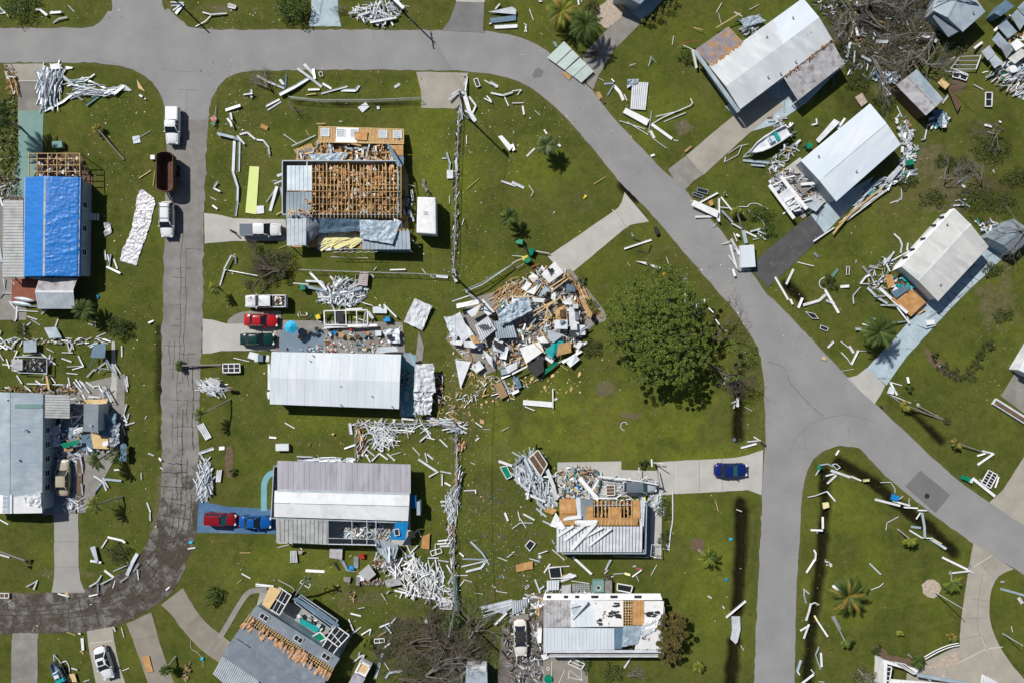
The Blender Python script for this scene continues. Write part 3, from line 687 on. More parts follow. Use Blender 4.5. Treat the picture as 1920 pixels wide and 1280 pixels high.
# --- the stripped house: rafters open
def stripped():
 cx,cy,_=qcenter([(545,310),(770,470)])
 t=thing('stripped_house','large house stripped to bare wooden rafters with orange insulation showing','house',(cx,cy,0))
 sheet('floor_slab',[(600,248),(756,250),(758,312),(766,330),(766,466),(542,464),(542,312),(600,312)],.08,'wood',kind=None,parent=t)
 zc=2.7
 mb=MB()
 for a,b in (((540,310),(750,310)),((540,408),(752,408)),((540,310),(540,408)),((752,310),(752,408)),((585,310),(585,408))):
  p=P(*a);q=P(*b); mb.beam(p+Vector((0,0,1.25)),q+Vector((0,0,1.25)),.14,2.5)
 mb.build('wall','bluegrey',t)
 mb=MB()
 for a,b in (((620,312),(620,350)),((660,312),(660,406)),((690,360),(752,360)),((700,360),(700,406)),((585,355),(640,355)),((640,355),(640,406)),((728,312),(728,358))):
  p=P(*a);q=P(*b); mb.beam(p+Vector((0,0,1.15)),q+Vector((0,0,1.15)),.1,2.3)
 mb.build('partition','wood_pale',t)
 mb=MB()
 for i in range(900):
  x,y=rr(587,749),rr(312,407)
  v=noise.noise(Vector((x*.05,y*.06,2)))
  if v<-.08 and rnd.random()<.85: continue
  p=P(x,y,rr(1.3,2.0)); mb.box(p,(rr(.2,.7),rr(.2,.6),rr(.04,.2)),rr(0,6),rr(-.5,.5),rr(-.5,.5),rnd.choice((0,0,0,1,1,2,3,4)))
 mb.build('insulation',['insul','ply','white','brown','wood'],t,kind='stuff')
 n=25
 for i in range(n):
  x=585+i*(752-585)/(n-1); m=MB()
  ridge=P(x,358,3.35); m.beam(P(x,310,2.62),ridge,.07,.15); m.beam(ridge,P(x,409,2.62),.07,.15)
  m.build('rafter','wood_pale',t)
 m=MB(); m.beam(P(541,358,3.38),P(752,360,3.38),.09,.2); m.build('ridge_beam','wood',t)
 m=MB()
 for y in (322,334,346,370,383,396):
  z=2.62+.73*(1-abs(y-358.5)/48.5)+.1
  m.beam(P(585,y,z),P(752,y+1,z),.06,.04)
 m.build('purlin','wood',t)
 slabpart(t,'roof_panel',[(538,311),(585,311),(585,358),(538,358)],[2.62,2.62,3.4,3.4],'bluegrey',.55,True,gap=.05)
 slabpart(t,'roof_panel',[(537,360),(585,360),(583,408),(536,408)],[3.4,3.4,2.62,2.62],'bluegrey',.55,True,gap=.05)
 mb=MB()
 for i in range(70):
  p=P(rr(572,590) if i%2 else rr(540,590),rr(345,406) if i%2 else rr(394,402),3.0); p.z=3.45-.016*abs(p.y-22) if 0 else 3.25; mb.box(p,(rr(.1,.4),rr(.1,.3),.05),rr(0,6),0,0,i%2)
 mb.build('insulation',['wood_pale','insul'],t,kind='stuff')
 slabpart(t,'porch_roof',[(537,409),(575,409),(574,460),(538,461)],[2.55,2.55,2.2,2.2],'silver',.6,True,gap=.05)
 crumple([(574,409),(604,409),(598,440),(572,462)],0,.16,'slate',10,10,zs=[2.5,2.3,1.1,1.9],parent=t,name='bent_sheet',seed=2)
 crumple([(600,409),(676,411),(676,434),(596,438)],0,.2,'steel_blue',14,8,zs=[2.45,2.4,1.5,1.2],parent=t,name='bent_sheet',seed=4)
 slabpart(t,'porch_roof',[(678,440),(768,432),(770,468),(680,468)],[2.2,2.4,2.2,2.0],'bluegrey',.6,True,gap=.05)
 crumple([(674,412),(752,415),(736,458),(676,448)],0,.15,'foil',22,16,zs=[2.75,2.75,2.55,2.55],parent=t,name='foil_sheet',seed=5,fr=1.1)
 slabpart(t,'wall_panel',[(700,466),(770,468),(770,474),(700,472)],[2.0,2.0,.1,.1],'steel_blue')
 posts(t,[(540,460),(572,460),(770,470),(703,468)],2.0)
 mb=MB()
 for x in range(625,700,14): mb.beam(P(x,474,1.8),P(x+13,472,2.0),.04,.06); mb.beam(P(x,472,0),P(x,472,1.9),.05,.05)
 mb.beam(P(620,468,1.9),P(700,466,1.9),.05,.06); mb.beam(P(620,482,.9),P(690,484,.9),.05,.05)
 mb.build('porch_rail','white',t)
 q=[P(598,238,.9),P(757,243,.9),P(757,270,1.5),P(597,267,1.5)]
 m=MB(); m.slab(q,.12,0)
 def on(u,v,dz=.03): return lerp(lerp(q[0],q[1],u),lerp(q[3],q[2],u),v)+Vector((0,0,dz))
 for i in range(27): m.beam(on(i/26,0),on(i/26,1),.06,.06,1)
 m.beam(on(0,0),on(1,0),.12,.08,1); m.beam(on(0,1),on(1,1),.12,.08,1)
 wl=m.build('fallen_wall',['wood','wood_pale'],t)
 m=MB(); m.slab([on(.21,.02,.08),on(.47,.02,.08),on(.45,.98,.08),on(.20,.98,.08)],.03); m.build('wall_board','white_pure',wl)
 m=MB(); m.slab([on(.42,.3,.2),on(.58,.25,.25),on(.57,.85,.2),on(.43,.8,.2)],.03); m.build('loose_board','ply',wl)
 for u in (.03,.215,.375,.71,.88):
  f=MB(); a,b,c,d=on(u,.12,.12),on(u+.095,.12,.12),on(u+.095,.62,.12),on(u,.62,.12)
  for p_,q_ in ((a,b),(b,c),(c,d),(d,a)): f.beam(p_,q_,.09,.07)
  for s in (.25,.5,.75): f.beam(lerp(a,d,s),lerp(b,c,s),.05,.05)
  fo=f.build('window','white_pure',wl); g=MB(); g.slab([x-Vector((0,0,.02)) for x in (a,b,c,d)],.02); g.build('pane','bluegrey',fo)
 mb=MB()
 for i in range(420):
  x,y=rr(556,755),rr(268,311)
  if x<590 and y<283: continue
  p=P(x,y,rr(.3,1.5)); mb.box(p,(rr(.3,1.8),rr(.06,.3),rr(.03,.1)),rr(-.3,.3) if rnd.random()<.4 else rr(1.2,1.9),rr(-.4,.4),rr(-.3,.3),rnd.choice((0,0,1,1,2,3,4,5,6)))
 mb.build('rubble',['wood','wood_pale','white','insul','dark','ply','bluegrey'],t,kind='stuff')
 crumple([(578,290),(655,287),(640,306),(592,310)],1.4,.3,'foil',18,12,seed=8,parent=t,name='foil_sheet',fr=1.1)
 m=MB(); m.slab([P(551,281,.9),P(583,269,1.1),P(597,302,1.2),P(568,306,.9)],.1)
 a,b,c,d=P(551,281,1.),P(583,269,1.2),P(597,302,1.3),P(568,306,1.)
 for s in range(7): m.beam(lerp(a,b,s/6),lerp(d,c,s/6),.07,.1,1)
 m.build('fallen_wall',['wood','wood_pale'],t)
 for s in ((.1,.45),(.55,.9)):
  m=MB(); m.slab([lerp(lerp(a,d,.2),lerp(b,c,.2),s[0])+Vector((0,0,.1)),lerp(lerp(a,d,.2),lerp(b,c,.2),s[1])+Vector((0,0,.1)),lerp(lerp(a,d,.75),lerp(b,c,.75),s[1])+Vector((0,0,.1)),lerp(lerp(a,d,.75),lerp(b,c,.75),s[0])+Vector((0,0,.1))],.03); m.build('window','screen',t)
 m=MB(); m.slab([P(724,268,2.4),P(731,272,2.4),P(755,312,2.5),P(746,315,2.4)],.1); m.slab([P(732,290,1.5),P(757,292,1.5),P(757,312,1.6),P(748,312,1.6)],.08); m.build('bent_sheet','steel_blue',t)
 m=MB(); m.slab([P(733,273,1.6),P(756,272,1.6),P(756,292,1.6),P(741,292,1.6)],.05); m.build('floor_board','ply',t)
stripped()
mb=MB()
for i in range(26):
 p=P(rr(612,672),rr(438,460),rr(.2,.5)); mb.box(p,(rr(2,4),rr(.3,.6),.06),R(rr(8,35)),0,0,0)
for i in range(50):
 p=P(rr(598,680),rr(436,470),rr(.1,.35)); mb.box(p,(rr(.3,1.5),rr(.1,.6),.05),R(rr(-30,40)),0,0,rnd.choice((1,1,2,3)))
mb.build('insulation_heap',['insul_yellow','white','brown','wood_pale'],label='heap of pale yellow insulation boards on the porch of the stripped house',cat='debris heap',kind='stuff')
# --- white roof house in the middle
t,(A,B,C,D,R0,R1),q=gable_house('long house with an intact pale blue white metal roof beside the umbrella patio',[(509,660),(752,665),(748,766),(506,757)],2.7,3.02,'white_roof','bluegrey',k=.49,sp=1.25,seamm='white_roof',ridgecap=False,nwin=(4,5),vents=0)
for x,y in ((581,676),(586,666),(638,723),(697,742),(638,758),(734,761)):
 p=P(x,y,3); m=MB(); m.tube([(p.x,p.y,2.75),(p.x,p.y,3.2)],.07,8); m.build('roof_vent','silver_dark',t)
m=MB(); m.slab([P(502,682,1.9),P(506,682,2.1),P(506,730,2.1),P(502,730,1.9)],.06); m.build('side_awning','white',t)
m=MB(); m.slab([P(500,735,1.2),P(506,733,1.3),P(505,748,1.3),P(502,747,1.2)],.06); m.build('side_awning','white',t)
a=crumple([(778,683),(813,680),(817,735),(776,733)],0,.30,'white',14,18,zs=[1.9,1.6,1.2,1.7],seed=11,name='carport_roof',parent=t)
a=crumple([(776,736),(814,731),(808,778),(776,774)],0,.55,'white',16,16,zs=[1.5,1.0,.7,1.2],seed=12,name='carport_roof',parent=t,fr=1.0)
m=MB(); m.slab([P(755,662,2.2),P(770,660,1.9),P(779,682,1.8),P(779,688,1.7),P(757,672,1.9)],.05); m.build('torn_sheet','bluegrey',t)
posts(t,[(778,690),(778,730),(777,772)],1.8)
# --- lilac and white roof house
cx,cy,_=qcenter([(520,870),(770,1018)])
t=thing('mobile_home','house with a lilac grey north roof, white middle roof and ribbed carport','mobile home',(cx,cy,0))
slabpart(t,'roof',[(520,863),(770,870),(770,925),(520,917)],[2.45,2.45,2.8,2.8],'lilac_roof',.75,w=.04,seamm='lilac_roof',h=.03)
q=slabpart(t,'roof',[(515,919),(768,925),(767,948),(514,942)],[2.85,2.85,3.1,3.1],'white_flat' if 0 else 'white_flat',0)
slabpart(t,'roof',[(514,943),(767,949),(765,976),(514,968)],[3.1,3.1,2.8,2.8],'white_flat',0)
slabpart(t,'carport_roof',[(517,971),(614,974),(613,1020),(518,1015)],[2.7,2.7,2.35,2.35],'pan_grey',.62,True,gap=.09)
m=MB(); a,b=P(520,918.5,2.85),P(768,925.5,2.85); m.beam(a,b,.28,.10); m.build('flashing','silver',t)
q=[P(524,868,0),P(763,874,0),P(760,970,0),P(520,962,0)]
walls(t,q,[2.4,2.4,2.7,2.7],None,'bluegrey')
m=MB()
for x in (615,660,688,705): m.beam(P(x,974,2.7),P(x,1020,2.35),.08,.1)
m.beam(P(614,1019,2.35),P(706,1021,2.35),.1,.12); m.beam(P(614,1008,2.4),P(700,1010,2.4),.05,.05)
m.build('porch_frame','white',t)
posts(t,[(518,1014),(613,1018),(640,1019),(676,1020),(704,1020)],2.35)
m=MB(); a,b,c_,d=P(614,1008,2.38),P(700,1010,2.38),P(702,1019,2.36),P(614,1018,2.36); m.slab([a,b,c_,d],.02)
m.build('porch_screen','screen',t)
m=MB();
m=MB(); m.slab([P(742,978,2.9),P(766,978,2.9),P(760,1012,2.2),P(731,1011,2.2)],.08); o=m.build('blue_board','blue',label='bright blue wall panel with a small window leaning on the debris beside the porch',cat='wall panel')
m=MB(); c=P(744,997,2.65); m.box(c,(.55,.8,.06),R(10)); m.build('window','screen',o);
m=MB(); m.box(c+Vector((0,0,.0)),(.75,1.0,.05),R(10)); m.build('window_frame','white',o)
m=MB()
for i in range(14): a=P(766,928+i*1.75,1.9); m.box(a+Vector((.6,0,-.0)),(1.0,.09,.03))
m.build('side_awning','blue',t)
m=MB()
a=P(786,950,1.2); m.box((a.x,a.y,1.0),(.5,1.9,2.0)); m.build('locker','bluegrey',t)
# --- half-stripped house east of the lawn heap
cx,cy,_=qcenter([(1040,870),(1240,1040)])
t=thing('damaged_house','house with bare orange plywood roof deck above white ribbed panels, below the driveway','house',(cx,cy,0))
q=[P(1052,940,0),P(1206,938,0),P(1205,1028,0),P(1052,1028,0)]
walls(t,q,[2.6,2.6,2.3,2.3],None,'bluegrey')
slabpart(t,'roof_deck',[(1049,935),(1080,935),(1080,962),(1049,962)],[2.7,2.7,3.05,3.05],'ply')
slabpart(t,'roof_deck',[(1049,963),(1080,963),(1080,984),(1049,984)],[3.05,3.05,2.75,2.75],'ply')
slabpart(t,'roof_strip',[(1080,932),(1088,932),(1090,984),(1081,984)],[2.8,2.8,2.8,2.8],'white')
slabpart(t,'roof_deck',[(1089,935),(1112,935),(1112,984),(1089,984)],[2.75,2.75,2.85,2.8],'slate')
slabpart(t,'roof_deck',[(1100,948),(1112,948),(1112,984),(1097,984)],[2.95,2.95,2.87,2.87],'ply')
slabpart(t,'roof_deck',[(1112,970),(1196,970),(1196,984),(1112,984)],[2.95,2.95,2.8,2.8],'ply')
slabpart(t,'roof_deck',[(1143,950),(1165,950),(1165,971),(1143,971)],[2.94,2.94,2.94,2.94],'ply')
slabpart(t,'roof_deck',[(1186,937),(1200,937),(1200,971),(1186,971)],[2.8,2.8,2.9,2.9],'ply')
mb=MB()
for i in range(150):
 p=P(rr(1112,1188),rr(938,970),rr(2.0,2.35)); mb.box(p,(rr(.2,.8),rr(.1,.5),.05),rr(0,6),rr(-.4,.4),0,rnd.choice((0,1,2,0)))
mb.build('insulation',['ply','brown','dark'],t,kind='stuff')
for i in range(11):
 x=1114+i*7; m=MB(); m.beam(P(x,937,2.7),P(x,984,2.86),.08,.16); m.build('rafter','wood_pale',t)
slabpart(t,'roof_panel',[(1043,986),(1205,986),(1204,1034),(1043,1034)],[2.72,2.72,2.3,2.3],'white',.47,True,gap=.1,h=.05)
slabpart(t,'roof_panel',[(1196,937),(1210,937),(1207,986),(1200,986)],[2.75,2.6,2.6,2.75],'white',.5)
m=MB(); m.slab([P(1031,985,2.4),P(1042,960,2.9),P(1060,988,2.9),P(1055,992,2.9)],.05); m.build('torn_sheet','white_pure',t)
for k,(x0,y0,x1,y1,wd) in enumerate(((1045,1005,1075,985,.35),(1058,1012,1096,983,.45),(1072,1028,1116,980,.55),(1090,1010,1130,988,.3),(1105,1022,1146,990,.3),(1078,978,1120,977,.45),(1056,972,1090,968,.5),(1090,985,1112,979,.5))):
 m=MB(); z=3.0 if y0<990 else 2.75; m.beam(P(x0,y0,z-.1),P(x1,y1,3.15),wd,.05); m.build('loose_strip','white_pure',t)
slabpart(t,'side_floor',[(1206,940),(1220,940),(1220,1040),(1190,1040)],[.12]*4,'steel_blue',0)
posts(t,[(1207,1032),(1044,1032),(1120,1034),(1160,1034)],2.3)
m=MB()
for a,b in (((1222,1020),(1220,1042)),((1238,1020),(1238,1043)),((1220,1042),(1240,1044)),((1222,1020),(1240,1020))): m.beam(P(*a,1.),P(*b,1.),.06,.08)
m.build('porch_rail','white',t)
# --- house with the patchwork white roof by the brown tree
cx,cy,_=qcenter([(1020,1112),(1245,1222)])
t=thing('damaged_house','house with a patchwork torn white roof beside the browning tree','house',(cx,cy,0))
q=[P(1023,1122,0),P(1238,1124,0),P(1236,1215,0),P(1023,1215,0)]
walls(t,q,[2.6,2.6,2.6,2.6],None,'white')
slabpart(t,'roof',[(1019,1124),(1070,1124),(1070,1175),(1019,1175)],[2.7,2.7,3.1,3.1],'pan_old',.5,w=.03,seamm='pan_old')
slabpart(t,'roof',[(1070,1124),(1112,1124),(1118,1174),(1070,1175)],[2.7,2.7,3.1,3.1],'white_roof',.7,w=.04,seamm='white_roof')
slabpart(t,'roof',[(1112,1126),(1168,1125),(1168,1174),(1118,1174)],[2.68,2.68,3.06,3.06],'peeled')if 0 else None
M('peeled',(.78,.78,.78),(.68,.68,.67),1.5,.6,spot=((.16,.14,.13),.9,.60))
slabpart(t,'roof',[(1110,1125),(1168,1125),(1168,1174),(1117,1174)],[2.72,2.72,3.08,3.08],'peeled')
slabpart(t,'roof_deck',[(1168,1125),(1190,1125),(1190,1146),(1168,1146)],[2.65,2.65,2.85,2.85],'wood')if 0 else None
slabpart(t,'roof_deck',[(1186,1125),(1208,1125),(1208,1171),(1186,1171)],[2.7,2.7,3.05,3.05],'ply',.6,w=.03,seamm='wood')
m=MB()
for y in range(1127,1173,5): m.beam(P(1168,y,2.9),P(1187,y,2.9),.05,.07)
for x in (1169,1173,1178,1183): m.beam(P(x,1125,2.75),P(x,1172,3.05),.07,.12)
m.build('rafter','wood_pale',t)
mb=MB()
for i in range(60): mb.box(P(rr(1169,1186),rr(1127,1170),2.3),(rr(.2,.6),rr(.1,.4),.05),rr(0,6),0,0,i%3)
mb.build('insulation',['brown','dark','insul'],t,kind='stuff')
slabpart(t,'roof',[(1208,1126),(1245,1126),(1242,1175),(1208,1173)],[2.7,2.7,3.08,3.08],'peeled')
mb=MB()
for x0,x1,y0,y1,n_ in ((1132,1164,1144,1157,26),(1212,1236,1145,1155,16),(1119,1130,1160,1172,5),(1150,1160,1130,1137,4)):
 for i in range(n_): mb.box(P(rr(x0,x1),rr(y0,y1),2.72+.36*(.5*(y0+y1)-1125)/49+.05+rr(0,.03)),(rr(.2,.8),rr(.1,.35),.03),rr(-.3,.3))
mb.build('bare_patch','dark',t,kind='stuff')
slabpart(t,'roof',[(1019,1176),(1152,1177),(1152,1217),(1019,1218)],[3.1,3.1,2.75,2.75],'white_roof',.5,w=.03,seamm='white_roof')
slabpart(t,'roof_edge',[(1019,1218),(1243,1218),(1243,1223),(1019,1223)],[2.76,2.76,2.7,2.7],'white')
slabpart(t,'roof_deck',[(1151,1176),(1170,1176),(1166,1215),(1151,1216)],[2.9,2.9,2.72,2.72],'steel_blue')
crumple([(1168,1172),(1206,1172),(1195,1206),(1166,1212)],0,.16,'foil',14,12,zs=[3.1,3.1,2.9,2.9],parent=t,name='foil_sheet',seed=21,fr=.9)
slabpart(t,'roof',[(1196,1185),(1243,1176),(1243,1217),(1190,1217)],[2.95,3.0,2.76,2.76],'peeled')
crumple([(1206,1168),(1240,1150),(1228,1180),(1200,1196)],0,.3,'white',10,10,zs=[3.2,3.2,3.1,3.1],parent=t,name='torn_sheet',seed=23,fr=1.2)
m=MB(); m.beam(P(1072,1160,3.2),P(1100,1128,3.5),.4,.05); m.beam(P(1100,1128,3.5),P(1068,1136,3.2),.5,.05); m.build('torn_strip','white',t)
m=MB(); m.slab([P(1070,1136,2.9),P(1098,1127,2.9),P(1075,1156,3.05)],.05); m.build('roof_deck','bluegrey',t)
a,b=P(1020,1112,2.5),P(1238,1112,2.5); m=MB(); m.slab([a,b,P(1242,1124,2.72),P(1018,1124,2.72)],.1); m.build('fascia','white_pure',t)
for x in (1029,1061,1082,1115,1151,1196):
 m=MB(); c=P(x,1118,2.68); m.box(c,(1.0 if x>1090 else .55,.35,.06)); m.build('window','dark',t)
# --- big grey roof at the bottom
cx,cy,_=qcenter([(415,1228),(632,1240)])
t=thing('damaged_house','large slate grey roofed house with a row of orange insulation along its torn ridge','house',(cx,cy,0))
A,B=P(480,1134,2.6),P(637,1234,2.6); C,D=P(572,1335,2.6),P(415,1228,2.6)
def HQ(u,v,z=None):
 p=lerp(lerp(A,B,u),lerp(D,C,u),v);
 if z is not None: p.z=z
 return p
m=MB(); m.slab([HQ(0,0,2.5),HQ(1,0,2.5),HQ(1,.17,2.8),HQ(0,.17,2.8)],.1); m.build('roof','slate',t)
m=MB(); seams(m,HQ(0,.30,3.1),HQ(1,.30,3.1),HQ(1,1.0,2.6),HQ(0,1.0,2.6),0,th=.1)
for u in (.03,.33,.66): pass
m.beam(HQ(0,.62,2.92),HQ(1,.62,2.92),.12,.03); m.build('roof',['slate','seam'],t)
m=MB()
for u in (.04,.13): m.slab([HQ(u,.60,2.94),HQ(u+.07,.60,2.94),HQ(u+.07,.625,2.93),HQ(u,.625,2.93)],.02)
m.build('roof_patch','dark',t)
mb=MB()
for i in range(38):
 u=i/37; mb.beam(HQ(u,.16,2.72),HQ(u,.31,3.02),.07,.12)
for v in (.19,.22,.26): mb.beam(HQ(0,v,2.6+v*1.2),HQ(1,v,2.6+v*1.2),.05,.06)
mb.build('rafters','wood_pale',t)
m=MB(); m.slab([HQ(0,.16,2.2),HQ(1,.16,2.2),HQ(1,.31,2.2),HQ(0,.31,2.2)],.05); m.build('ceiling','brown',t)
for i in range(46):
 m=MB(); u=rr(.0,.97); v=rr(.24,.36); c=HQ(u,v,3.12)
 L=rr(.5,1.3); w_=rr(.3,.5); rz=R(-32+90+rr(-25,25)); sd=rr(0,99)
 def fn(a,b,c=c,L=L,w_=w_,rz=rz,sd=sd):
  x=(a-.5)*L; y=(b-.5)*w_; n_=noise.noise(Vector((x*3,y*3,sd)))
  return c+Vector((x*math.cos(rz)-y*math.sin(rz),x*math.sin(rz)+y*math.cos(rz),.1+.15*n_-.3*abs(y)))
 m.grid(fn,5,4,.1); m.build('insulation_batt','insul',t)
q=[HQ(.02,.02),HQ(.98,.02),HQ(.98,.97),HQ(.02,.97)]
walls(t,q,[2.4]*4,None,'bluegrey')
for u in (.09,.50,.83):
 m=MB();
 for dv in (-.045,.045): m.beam(HQ(u,.085+dv,2.72),HQ(u+.09,.085+dv,2.72),.07,.06)
 for du in (0,.045,.09): m.beam(HQ(u+du,.04,2.72),HQ(u+du,.13,2.72),.07,.06)
 o=m.build('window','white_pure',t); g=MB(); g.slab([HQ(u,.04,2.70),HQ(u+.09,.04,2.70),HQ(u+.09,.13,2.71),HQ(u,.13,2.71)],.03); g.build('pane','screen',o)
slabpart(t,'carport_roof',[(421,1222),(486,1277),(465,1320),(399,1262)],[2.55,2.55,2.3,2.3],'silver',.30,True,gap=.08)
m=MB(); m.slab([P(600,1248,3.1),P(622,1262,3.1),P(614,1276,3.0),P(596,1262,3.0)],.04); m.build('loose_board','ply',t)
m=MB(); m.slab([P(506,1098,2.2),P(528,1105,2.3),P(504,1142,2.4),P(491,1132,2.3)],.06); m.build('wall_board','wood_pale',t)
def frame(par,pts,z,n,bw=.14,mat='white_pure',m2=None,nm='window_frame',rows=1,pane='screen'):
 a,b,c,d=[P(x,y,z if not isinstance(z,(list,tuple)) else z[i]) for i,(x,y) in enumerate(pts)]
 m=MB()
 for p_,q_ in ((a,b),(b,c),(c,d),(d,a)): m.beam(p_,q_,bw,.09)
 for i in range(1,n): m.beam(lerp(a,b,i/n),lerp(d,c,i/n),bw*.8,.07)
 for i in range(1,rows): m.beam(lerp(a,d,i/rows),lerp(b,c,i/rows),bw*.5,.06)
 o=m.build(nm,mat,par)
 if pane: g=MB(); g.slab([x-Vector((0,0,.03)) for x in (a,b,c,d)],.02); g.build('pane',pane,o)
 return o
frame(t,[(504,1140),(524,1100),(546,1115),(524,1152)],2.2,2,rows=3,pane='screen')
frame(t,[(552,1128),(564,1114),(634,1162),(620,1178)],2.1,4,rows=2,mat='bluegrey')
m=MB(); m.slab([P(548,1122,2.3),P(556,1119,2.3),P(636,1170,2.3),P(633,1176,2.3)],.06); m.build('eave_strip','steel_blue',t)
m=MB(); m.slab([P(562,1158,.6),P(600,1176,.6),P(594,1186,.6),P(562,1168,.6)],.2); m.build('shutter','teal',t)
frame(t,[(612,1196),(630,1172),(655,1190),(626,1222)],2.2,2,rows=3)
frame(t,[(604,1212),(614,1196),(634,1212),(622,1228)],2.3,1,rows=2,pane='screen')
frame(t,[(586,1192),(600,1184),(612,1196),(592,1206)],1.2,1,pane='green_bin')
m=MB()
for i in range(24): p=P(rr(560,625),rr(1150,1205),rr(.2,.9)); m.box(p,(rr(.2,.9),rr(.1,.6),rr(.1,.4)),rr(0,6),0,0,rnd.choice((0,0,1,2,3)))
m.build('porch_clutter',['white','silver','brown','dark'],t,kind='stuff')
# --- lower left house
t,(A,B,C,D,R0,R1),q=gable_house('long blue grey ribbed roof house cut by the left edge, white at its south end',[(-38,733),(-38,960),(79,960),(81,737)],2.8,3.4,'bluegrey','bluegrey',k=.52,sp=.62,pan=True,nwin=(0,6),vents=0,seamm='silver',ridgecap=True)
slabpart(t,'roof_patch',[(-35,927),(22,927),(22,962),(-35,962)],[2.95,3.46,3.46,2.95],'white_pure')
slabpart(t,'roof_patch',[(26,931),(77,924),(79,961),(26,962)],[3.46,2.95,2.92,3.46],'white_pure')
crumple([(45,930),(77,920),(78,950),(50,945)],0,.25,'white',10,8,zs=[3.3,3.0,2.9,3.2],parent=t,name='torn_sheet',seed=31,fr=1.4)
slabpart(t,'porch_roof',[(82,739),(82,783),(131,784),(131,740)],[2.6,2.6,2.4,2.4],'pan_grey',.36,True,gap=.06)
m=MB(); m.slab([P(28,757,3.38),P(79,757,2.9),P(80,765,2.9),P(28,765,3.38)],.02); m.build('roof_patch','concrete_teal',t)
posts(t,[(130,742),(130,782)],2.4)
for x,y in ((17,749),(49,805),(37,861)):
 p=P(x,y,3.2); m=MB(); m.tube([(p.x,p.y,3.0),(p.x,p.y,3.6)],.08,8); m.disc((p.x,p.y,3.55),.16,.1,10,r2=.08); m.build('roof_vent','silver',t)
m=MB()
for i in range(8):
 a=P(107,735+i*28,0)
slabpart(t,'side_floor',[(85,784),(150,784),(142,960),(80,960)],[.08]*4,'slate')
def shed(label,pts,h,zr,mat,wmat,name='shed',cat='shed',k=.5,sp=0,mat2=None,**kw):
 return gable_house(label,pts,h,zr,mat,wmat,k=k,sp=sp,nwin=(0,0),vents=0,oh=.12,name=name,cat=cat,foot=False,rmat2=mat2,**kw)
t,_,_=shed('tall flat slate roofed storage shed among debris right of the ribbed left house',[(157,757),(185,757),(184,809),(157,808)],2.6,2.65,'slate','silver',ridgecap=False)
m=MB(); p=P(171,797,2.75); m.disc((p.x,p.y,2.6),.12,.25,10); m.build('roof_vent','silver',t)
t,(A,B,C,D,R0,R1),q=gable_house('large white roofed house with a rusty panel awning at the top right',[(1330,124),(1506,-3),(1561,75),(1388,205)],2.8,3.25,'big_roof','bluegrey',k=.5,nwin=(4,4),vents=5,seamm='white',ridgecap=False)
m=MB(); m.beam(P(1361,163,3.2),P(1533,36,3.2),.12,.08); m.build('ridge_cap','silver',t)
q2=[lerp(A,B,.68),B,R1,lerp(R0,R1,.62)]; q2=[v+Vector((0,0,.015)) for v in q2]; m=MB(); m.slab(q2,.01); m.build('roof_coating','white_roof_rot',t)
slabpart(t,'carport_roof',[(1469,146),(1560,77),(1583,120),(1496,189)],[2.6,2.6,2.4,2.4],'pan_old',.34,True,gap=.04)
slabpart(t,'awning_roof',[(1304,93),(1366,50),(1393,79),(1332,124)],[2.4,2.4,2.65,2.65],'rusty_roof',.4,True,gap=.04,seamm='rusty_roof')
posts(t,[(1469,146),(1497,187),(1582,121),(1306,94)],2.4)
slabpart(t,'fascia',[(1300,98),(1306,94),(1388,208),(1382,212)],[2.3,2.5,2.6,2.3],'bluegrey')
m=MB(); m.slab([P(1597,60,.3),P(1605,58,.3)]+[P(1606,66,.3),P(1599,68,.3)],.1)
def rust(t,p0,p1,z0,z1,n,w,mat='rusty_roof',nm='rust_stain'):
 mb=MB()
 for i in range(n):
  u=rr(0,1); x=lerp(Vector(p0),Vector(p1),u); p=P(x.x+rr(-1,1),x.y+rr(-1,1),lerp(z0,z1,u)+.03); mb.box(p,(rr(.15,.7),rr(.06,w),.008),rr(0,3))
 mb.build(nm,mat,t,kind='stuff')
M('rust_orange',(.5,.26,.08),(.32,.15,.06),2,.9)
rust(t,(1332,124),(1393,79),2.82,2.83,40,.3,'rust_orange'); rust(t,(1469,146),(1560,76),2.82,2.82,34,.16,'rust_orange'); rust(t,(1362,162),(1372,158),2.95,2.98,7,.4,'rust_orange'); rust(t,(1400,140),(1520,60),3.1,3.1,16,.12,'dark')
t,(A,B,C,D,R0,R1),q=gable_house('clean white roofed house in the right centre with wreckage at its lower corner',[(1502,302),(1632,195),(1689,271),(1568,378)],2.8,3.1,'white_roof_rot','bluegrey',k=.5,nwin=(4,4),vents=2,ridgecap=False,seamm='white')
m=MB(); m.beam(lerp(R0,R1,.06)+Vector((0,0,.0)),R1,.05,.05); m.build('ridge_seam','silver_dark',t)
slabpart(t,'roof_end',[(1502,302),(1530,282),(1590,352),(1568,378)],[2.86,2.9,2.9,2.86],'white_roof_rot')if 0 else None
t,(A,B,C,D,R0,R1),q=gable_house('weathered white roofed house at the right with a row of small side windows',[(1690,500),(1790,391),(1854,463),(1759,565)],2.9,3.25,'old_roof_rot','white',k=.42,nwin=(0,4),vents=2,ridgecap=False,seamm='white')
m=MB(); m.beam(R0,R1,.3,.05); m.build('ridge_cap','white',t)
m=MB(); a,b=P(1672,508,2.5),P(1781,393,2.5); m.slab([a,b,P(1790,391,2.85),P(1690,500,2.85)],.06); m.build('side_roof','white',t)
for x,y in ((1765,408),(1750,423),(1731,448),(1710,468),(1697,483)):
 m=MB(); c=P(x,y,2.75); m.box(c,(.8,.30,.05),R(8)); m.build('vent_slot','dark',t)
slabpart(t,'porch_floor',[(1664,540),(1690,510),(1738,568),(1712,592)],[.55]*4,'brown')
slabpart(t,'loose_board',[(1660,520),(1672,514),(1678,533),(1666,542)],[.9]*4,'ply')
